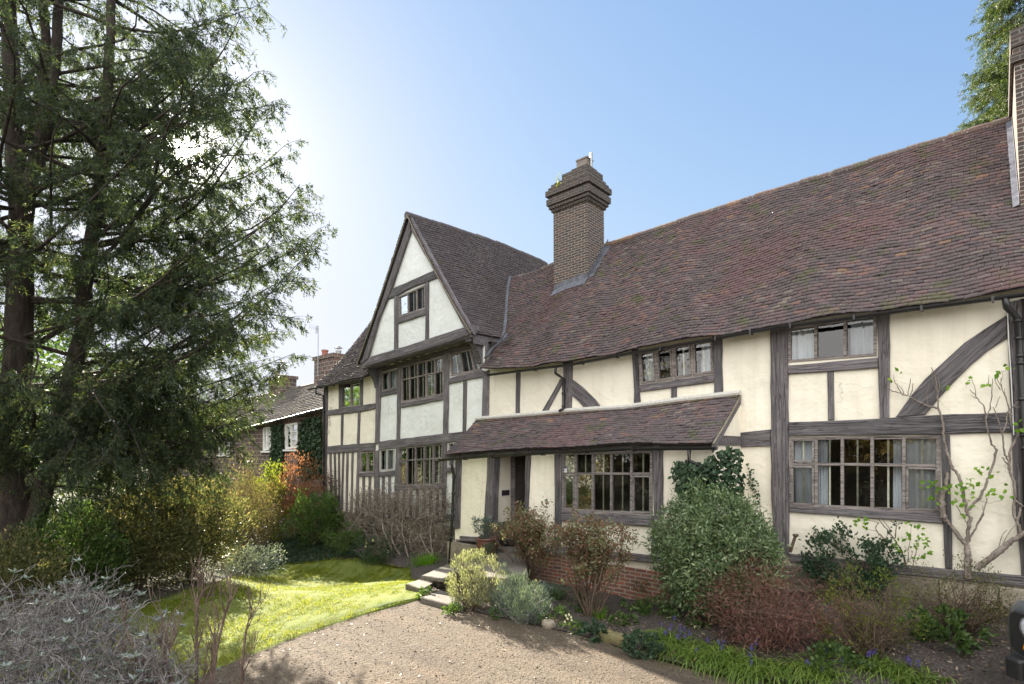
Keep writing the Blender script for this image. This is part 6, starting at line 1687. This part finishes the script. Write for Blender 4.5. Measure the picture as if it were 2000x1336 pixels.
tp = np.array(tp); k = 7; C = np.repeat(tp, k, 0); n = len(C); th = np.tile(np.linspace(0, 6.28, k + 1)[:-1], len(tp)) + np.repeat(RNG.uniform(0, 6, len(tp)), k)
leaves('foliage', C, np.column_stack([np.cos(th), np.sin(th), RNG.uniform(.1, .8, n)]), np.tile([0, 0, 1.0], (n, 1)) + RNG.normal(size=(n, 3)) * .2, RNG.uniform(.045, .085, n), .022, M_SILV, root)
b2 = atD(350, 1500, 4.9); b2.z = 0
root = empty('bare_shrub', b2, 'open branched brown bare shrub in front of the lawn, right of the grey twigs', 'shrub')
tb = TB(); tp = []
for (x, y, d) in ((330, 1265, 4.9), (440, 1200, 4.9), (420, 1250, 5.0), (300, 1230, 5.1), (250, 1240, 4.8), (480, 1235, 4.8), (385, 1180, 5.0)):
    e = np.array(tuple(atD(x, y, d))); s0 = np.array([b2.x + RNG.normal() * .06, b2.y + RNG.normal() * .06, 0]); v = e - s0; L = np.linalg.norm(v)
    P = curve(s0, e, -.03, .05, 7); tb.tube(P, np.linspace(.02, .010, 7), 6)
    for q in range(7):
        j = RNG.integers(3, 7); grow(tb, P[j], v / L + RNG.normal(size=3) * .5 + [0, 0, .25], RNG.uniform(.14, .3), .008, 2, tp, .45, .35, 3, 3, .72, .002, 4, .16)
tb.build('stems', bark_mat('reddish_twigs', (.10, .065, .05), (.28, .2, .16)), root)
T_ = np.array([t[0] for t in tp]); leaves('foliage', T_, np.array([t[1] for t in tp]), unit(len(T_)), .018, .006, M_BRN, root)
vase('bare_shrub', 'dry brown twiggy bush on the lawn edge below the hedge', (375, 440, 1095, 1170), 160, M_BRN, .02, .01, r=.007, first=12, h0=.4)

# ================================================================== SMALL THINGS BY THE DOOR
def slab(name, label, poly, z, th, m=M_PAVE, cat='step', group=None):
    b = MB(); P = [atZ(a, c, z) for a, c in poly]
    out = []
    for i in range(len(P)):
        p, q = P[i], P[(i + 1) % len(P)]
        for k in range(4):
            t = k / 4; v = p.lerp(q, t); out.append(v + Vector((RNG.normal() * .008, RNG.normal() * .008, 0)))
    b.prism(out, (0, 0, -th), .015); o = b.build(name, m); tag(o, label, cat, group); return o
SG = 'stone steps up to the porch'
slab('stone_step', 'lowest flat stone slab at the end of the gravel, partly sunlit', [(822, 1166), (860, 1153), (912, 1166), (905, 1184), (880, 1181)], .10, .1, group=SG)
slab('stone_step', 'thin stone edging at the lawn corner beside the steps', [(793, 1140), (820, 1131), (850, 1137), (826, 1150)], .12, .14, group=SG)
slab('stone_step', 'raised grey stone tread left of the rosemary bush', [(822, 1124), (872, 1102), (912, 1108), (866, 1130)], .34, .07, group=SG)
rb_ = MB(); a, c = atZ(838, 1128, .2), atZ(880, 1124, .2)
for i in range(5):
    for j in range(2):
        p = a.lerp(c, (i + .5) / 5); w = .1; rb_.box(p.x - w, p.x + w, p.y - .02 + RNG.normal() * .02, p.y + .4, .0 + j * .135, .13 + j * .135)
tag(rb_.build('step_riser', M_STONE), 'rough stone riser under the raised grey tread', 'step', SG)
pthp = slab('stone_path', 'grey paved landing in front of the porch door', [(905, 1102), (952, 1072), (1030, 1072), (1030, 1120), (985, 1130), (940, 1125)], .52, .5, cat='path')
# terracotta pot with a sprawling plant
pb = atZ(915, 1090, .5); pp = Vector((pb.x, YP - .42, .50)); s = px_scale(pp)
pt = MB(); rt = 21 * s
pt.lathe([(0, 0), (rt * .72, 0), (rt * .95, .10), (rt * 1.02, .2), (rt * .96, .30), (rt * .95, .31), (rt * 1.05, .33), (rt * 1.05, .37), (rt * .92, .37), (rt * .9, .32), (0, .31)], pp, 24)
tag(pt.build('plant_pot', M_TERRA, smooth=True), 'reddish brown terracotta pot on the ledge left of the porch door', 'pot')
shrub('potted_plant', 'sprawling blue green plant growing in the terracotta pot', 'plant', (862, 920, 1022, 1068), 1500, .045, .022, M_LAV, M_TWIG, base=pp + Vector((0, 0, .34)), stems=14, stem_r=.006, shell=.4, irr=.3, group=None)
# black bag slumped in the doorway
bg_ = MB(); c = Vector((dx0 + .17, YP + .34, .585))
for (r, z) in (): pass
n0 = 14
for k, (rx, z, ox) in enumerate(((.15, 0, 0), (.19, .06, .01), (.17, .18, 0), (.13, .30, -.02), (.09, .40, -.05), (.06, .47, -.07), (.01, .5, -.07))):
    for j in range(n0):
        t = 2 * math.pi * j / n0; w = 1 + .16 * math.sin(3 * t + k) ; bg_.v.append((c.x + ox + rx * w * math.cos(t), c.y + rx * w * .8 * math.sin(t), c.z + z + .012 * math.sin(5 * t + k)))
for k in range(6):
    for j in range(n0): bg_.f.append([k * n0 + j, k * n0 + (j + 1) % n0, (k + 1) * n0 + (j + 1) % n0, (k + 1) * n0 + j])
tag(bg_.build('black_bag', plain_mat('black_bag_cloth', (.015, .015, .016), .55), smooth=True), 'black bag slumped against the side wall inside the porch', 'bag')
# house name plate on the recess wall
q = [atX(979, 958, dx0), atX(994, 959, dx0), atX(994, 967, dx0), atX(979, 966, dx0)]
npb = MB(); y0, y1 = min(p.y for p in q), max(p.y for p in q); z0, z1 = min(p.z for p in q), max(p.z for p in q)
npb.box(dx0 - .002, dx0 + .014, y0 - .02, y1 + .02, z0 - .02, z1 + .02); fr_ = npb.build('name_plate', M_WPAINT); tag(fr_, 'small dark name plate with a pale border on the porch side wall', 'sign')
npb = MB(); npb.box(dx0 + .002, dx0 + .019, y0, y1, z0, z1); npb.build('plate_face', M_DARKWOOD, fr_)
# small sticker in the porch window
q = [atY(a, b, YP + .012) for a, b in ((1099, 913), (1107, 913), (1107, 923), (1099, 923))]
st = MB(); st.hexa([q[3], q[2], q[2] + Vector((0, .004, 0)), q[3] + Vector((0, .004, 0)), q[0], q[1], q[1] + Vector((0, .004, 0)), q[0] + Vector((0, .004, 0))])
so_ = st.build('window_sticker', M_WPAINT); tag(so_, 'small white and blue sticker in the porch window', 'sticker')
s2_ = MB()
for (f0, f1, w) in ((0, .2, 1), (.38, .46, .6), (.55, .63, .75)):
    a = q[0].lerp(q[3], f0) + Vector((0, -.003, 0)); b = q[0].lerp(q[3], f1) + Vector((0, -.003, 0)); d = (q[1] - q[0]) * w
    s2_.hexa([b, b + d, b + d + Vector((0, .002, 0)), b + Vector((0, .002, 0)), a, a + d, a + d + Vector((0, .002, 0)), a + Vector((0, .002, 0))])
s2_.build('printed_band', plain_mat('sticker_blue', (.03, .05, .22), .5), so_)
# spade leaning at the corner, white topped pot, post stub, mossy stone
sa, sb = atG(653, 1042) + Vector((0, 0, .04)), atY(640, 1010, 10.0)
sd = MB(); sd.tube([sa.lerp(sb, .15), sb], .018, 8); sd.tube([sb + Vector((-.06, 0, 0)), sb + Vector((.06, 0, 0))], .02, 8)
d_ = (sb - sa).normalized(); w_ = Vector((.09, 0, 0)); o_ = Vector((0, -.012, 0))
sd.hexa([sa - w_ * .8, sa + w_ * .8, sa + w_ * .8 + o_, sa - w_ * .8 + o_, sa + d_ * .28 - w_, sa + d_ * .28 + w_, sa + d_ * .28 + w_ + o_, sa + d_ * .28 - w_ + o_])
tag(sd.build('garden_spade', M_METAL), 'spade leaning by the left corner of the house', 'spade')
gp = atG(668, 1064); fp = MB(); fp.lathe([(0, 0), (.07, 0), (.095, .2), (.1, .2), (.1, .24), (.08, .24), (.08, .2), (0, .2)], gp, 16); po = fp.build('flower_pot', M_TERRA, smooth=True); tag(po, 'small flower pot with a white rim beside the spade', 'pot')
fp = MB(); fp.lathe([(.103, .19), (.112, .2), (.112, .25), (.085, .25)], gp, 16); fp.build('rim', M_WPAINT, po, smooth=True)
rp = MB(); a = atY(1543, 1078, YW - .5); t_ = atY(1554, 1046, YW - .5); rp.tube([a, a.lerp(t_, .6), t_], [.03, .026, .026], 8); rp.lathe([(0, .03), (.045, .025), (.05, 0), (.03, -.02)], t_, 10)
tag(rp.build('old_stake', M_TWIGB), 'short rusty topped stake leaning beside the big post', 'stake')
ms = MB(); p0 = atG(1168, 1250); p1 = atG(1220, 1262)
def rock(c, sx, sy, sz):
    b = MB(); n1, n2 = 12, 6; ph = RNG.uniform(0, 6, 4)
    for i in range(n2 + 1):
        for j in range(n1):
            u, v = 2 * math.pi * j / n1, math.pi * i / n2 - math.pi / 2
            f = 1 + .13 * math.sin(2 * u + ph[0]) + .1 * math.sin(3 * v + ph[1] + u); k = .65
            x, y, z = (abs(math.cos(v)) ** k * math.copysign(abs(math.cos(u)) ** k, math.cos(u)), abs(math.cos(v)) ** k * math.copysign(abs(math.sin(u)) ** k, math.sin(u)), math.copysign(abs(math.sin(v)) ** k, v))
            b.v.append((c[0] + x * sx * f, c[1] + y * sy * f, c[2] + z * sz * f))
    for i in range(n2):
        for j in range(n1): b.f.append([i * n1 + j, i * n1 + (j + 1) % n1, (i + 1) * n1 + (j + 1) % n1, (i + 1) * n1 + j])
    return b
M_MOSS = stone_mat('mossy_stone', (.13, .11, .06), (.2, .19, .09), 6)
cc_ = (p0 + p1) / 2; tag(rock(cc_ + Vector((0, .03, .05)), .26, .11, .11).build('edging_stone', M_MOSS, smooth=True), 'mossy brown edging stone at the drive edge between two leafy plants', 'stone')
c2_ = atG(1070, 1226); tag(rock(c2_ + Vector((0, .02, .03)), .1, .08, .09).build('edging_stone', M_STONE, smooth=True), 'small grey edging stone below the lavender', 'stone')

# ================================================================== CAR (only its nose corner is in the picture)
cm, nt, b = newmat('dark_grey_car_paint'); b.inputs['Base Color'].default_value = (.10, .108, .118, 1); b.inputs['Roughness'].default_value = .28; b.inputs['Metallic'].default_value = .35; b.inputs['Coat Weight'].default_value = .5
M_TRIM = plain_mat('black_car_trim', (.02, .02, .021), .5, var=.1); M_RUB = plain_mat('tyre_rubber', (.018, .018, .018), .9)
M_LAMP, nt, b = newmat('lamp_glass'); b.inputs['Base Color'].default_value = (.55, .57, .6, 1); b.inputs['Roughness'].default_value = .08; b.inputs['Coat Weight'].default_value = .6
M_AMB, nt, b = newmat('amber_lens'); b.inputs['Base Color'].default_value = (.85, .28, .01, 1); b.inputs['Roughness'].default_value = .15
cp = atD(1953, 1230, 5.7); cz0 = gz(cp.x, cp.y)
CA = math.radians(-50)
CAR = empty('parked_car', (cp.x, cp.y, cz0), 'dark grey car at the right edge, only its front corner with round lamp showing', 'car')
Mc = Matrix.Translation((cp.x, cp.y, cz0)) @ Matrix.Rotation(CA, 4, 'Z')
# local frame: x across the nose from its left corner (0) to 1.75, y rearwards, z up
CW, CL = 1.75, 3.9
def rrect(x0, x1, y0, y1, r, n=5):
    out = []
    for (cx, cy, a0) in ((x0 + r, y0 + r, 180), (x1 - r, y0 + r, 270), (x1 - r, y1 - r, 0), (x0 + r, y1 - r, 90)):
        for k in range(n + 1):
            a = math.radians(a0 + 90 * k / n); out.append((cx + r * math.cos(a), cy + r * math.sin(a)))
    return out
def loft(secs):
    b = MB(); n = len(secs[0][1])
    for z, ring in secs: b.v += [(x, y, z) for x, y in ring]
    for k in range(len(secs) - 1):
        for j in range(n): b.f.append([k * n + j, k * n + (j + 1) % n, (k + 1) * n + (j + 1) % n, (k + 1) * n + j])
    b.f.append(list(range(n))[::-1]); b.f.append([(len(secs) - 1) * n + j for j in range(n)])
    return b
def W4(b): b.v = [tuple(Mc @ Vector(v)) for v in b.v]; return b
body = loft([(.42, rrect(.05, CW - .05, .06, CL - .05, .14)), (.5, rrect(.01, CW - .01, .01, CL, .15)), (.85, rrect(0, CW, 0, CL, .15)), (1.0, rrect(.01, CW - .01, .02, CL, .16)), (1.08, rrect(.05, CW - .05, .06, CL, .18)), (1.115, rrect(.13, CW - .13, .16, CL - .02, .2))])
W4(body).build('body', cm, CAR, smooth=True, M=Matrix.Translation((cp.x, cp.y, cz0)))
W4(loft([(1.10, rrect(.08, CW - .08, 1.25, CL - .03, .12)), (1.62, rrect(.18, CW - .18, 1.6, CL - .12, .16)), (1.74, rrect(.26, CW - .26, 1.75, CL - .25, .2))])).build('cabin', cm, CAR, smooth=True)
gl_ = MB(); gl_.hexa([(.2, 1.31, 1.17), (CW - .2, 1.31, 1.17), (CW - .2, 1.34, 1.17), (.2, 1.34, 1.17), (.27, 1.57, 1.58), (CW - .27, 1.57, 1.58), (CW - .27, 1.6, 1.58), (.27, 1.6, 1.58)]); W4(gl_).build('windscreen', plain_mat('dark_car_glass', (.02, .025, .03), .05), CAR)
pn = MB(); pn.prism([(x, -.012, z) for x, z in rrect(.12, CW - .12, .58, 1.0, .1)], (0, .08, 0), .012); W4(pn).build('grille_panel', M_TRIM, CAR)
for i in range(6):
    gs = MB(); gs.box(.55 + i * .11, .62 + i * .11, -.03, .0, .66, .93); W4(gs).build('grille_bar', cm, CAR)
for xx in (.37, CW - .37):
    h = MB(); h.tube([(xx, .02, .86), (xx, -.03, .86), (xx, -.045, .86)], [.1, .1, .06], 20); W4(h).build('headlight', M_LAMP, CAR, smooth=True)
    h = MB(); h.tube([(xx, .02, .86), (xx, -.022, .86)], [.118, .118], 20); W4(h).build('headlight_ring', M_METAL, CAR, smooth=True)
    h = MB(); h.tube([(xx - .03, .02, .665), (xx - .03, -.03, .665), (xx - .03, -.045, .665)], [.045, .045, .025], 14); W4(h).build('indicator', M_AMB, CAR, smooth=True)
bu = MB(); bu.box(.3, CW - .3, -.09, -.01, .38, .53); W4(bu).build('bumper', M_TRIM, CAR)
for (x0, x1) in ((.15, .36), (CW - .36, CW - .15)):
    e = loft([(.35, rrect(x0, x1, -.11, .1, .05)), (.52, rrect(x0, x1, -.11, .1, .05)), (.55, rrect(x0 + .015, x1 - .015, -.095, .09, .05))]); W4(e).build('bumper_end', M_TRIM, CAR, smooth=False)
for (x, y) in ((.06, .72), (CW - .06, .72), (.06, 3.15), (CW - .06, 3.15)):
    w = MB(); s_ = -.09 if x < 1 else .09
    w.tube([(x - s_, y, .36), (x - s_ * .9, y, .36), (x + s_ * .9, y, .36), (x + s_, y, .36)], [.3, .36, .36, .3], 26); wo_ = W4(w).build('wheel', M_RUB, CAR, smooth=True)
    w = MB(); w.tube([(x - s_ * 1.03, y, .36), (x + s_ * 1.03, y, .36)], [.21, .21], 20); W4(w).build('rim', M_METAL, wo_)
    fl_ = MB(); a = [(y + .47 * math.cos(math.radians(t)), .40 + .46 * math.sin(math.radians(t))) for t in range(-5, 190, 15)]
    a2 = [(y + .40 * math.cos(math.radians(t)), .40 + .39 * math.sin(math.radians(t))) for t in range(185, -10, -15)]
    xx = -.05 if x < 1 else CW - .03
    fl_.prism([(xx, p, q) for p, q in a + a2], (.08, 0, 0), .0); W4(fl_).build('wheel_arch', cm, CAR)

# ================================================================== BEHIND THE PHOTOGRAPHER (what the panes reflect)
M_GOLD = leaf_mat('sunlight_tinted_leaves', [(0, (.12, .09, .03)), (.5, (.28, .21, .07)), (1, (.45, .36, .14))], .3)  # golden sunlight is put into these leaf colours
for i, (x, y, rx, h, m) in enumerate(((-36, -9, 5.5, 15, M_MIDG), (-45, -4, 6, 16, M_OLIVE), (-28, -13, 5, 14, M_MIDG), (-52, 4, 6, 15, M_MIDG), (-24, -7, 4.0, 9, M_OLIVE), (-17, -10, 4.2, 8.0, M_GOLD), (-10.5, -9, 3.6, 6.4, M_OLIVE), (-5, -11, 3.4, 5.4, M_GOLD), (-30, 0, 4.2, 8.0, M_MIDG), (1.5, -12, 3.2, 4.2, M_GOLD))):
    b = Vector((x, y, 0)); root = empty('reflected_tree', b, 'leafy garden tree behind the photographer, seen only in the window panes', 'tree', 'trees behind the photographer')
    k = 60; u = unit(k) * (RNG.uniform(.2, 1, k) ** .4)[:, None]; cc = u * np.array([rx, rx, h * .48]) + np.array([x, y, h * .5]); n = 4200
    C = cc[RNG.integers(0, k, n)] + RNG.normal(size=(n, 3)) * rx * .18; leaves('crown', C, unit(n), unit(n), .42, .24, m, root)
    tb = TB(); tb.tube([(x, y, 0), (x + .1, y, h * .5)], [.28, .14], 8)
    for c in cc[:24]: tb.tube(curve((x, y, h * .3), c, -.05, .08), np.linspace(.08, .02, 5), 4)
    tb.build('trunk', M_BARK, root)
root = empty('reflected_tree', (4.5, -8, 0), 'bare branched tree behind the photographer, seen only in the upper window panes', 'tree')
tb = TB(); tp = []
for i in range(5): grow(tb, (4.5, -8, 2.0), (RNG.normal() * .4, RNG.normal() * .4, 1), 2.6, .09, 4, tp, .5, .25, 4, 3, .7, .008, 4, .12)
tb.tube([(4.5, -8, 0), (4.5, -8, 2.05)], [.16, .12], 8); tb.build('branches', M_BARK, root)
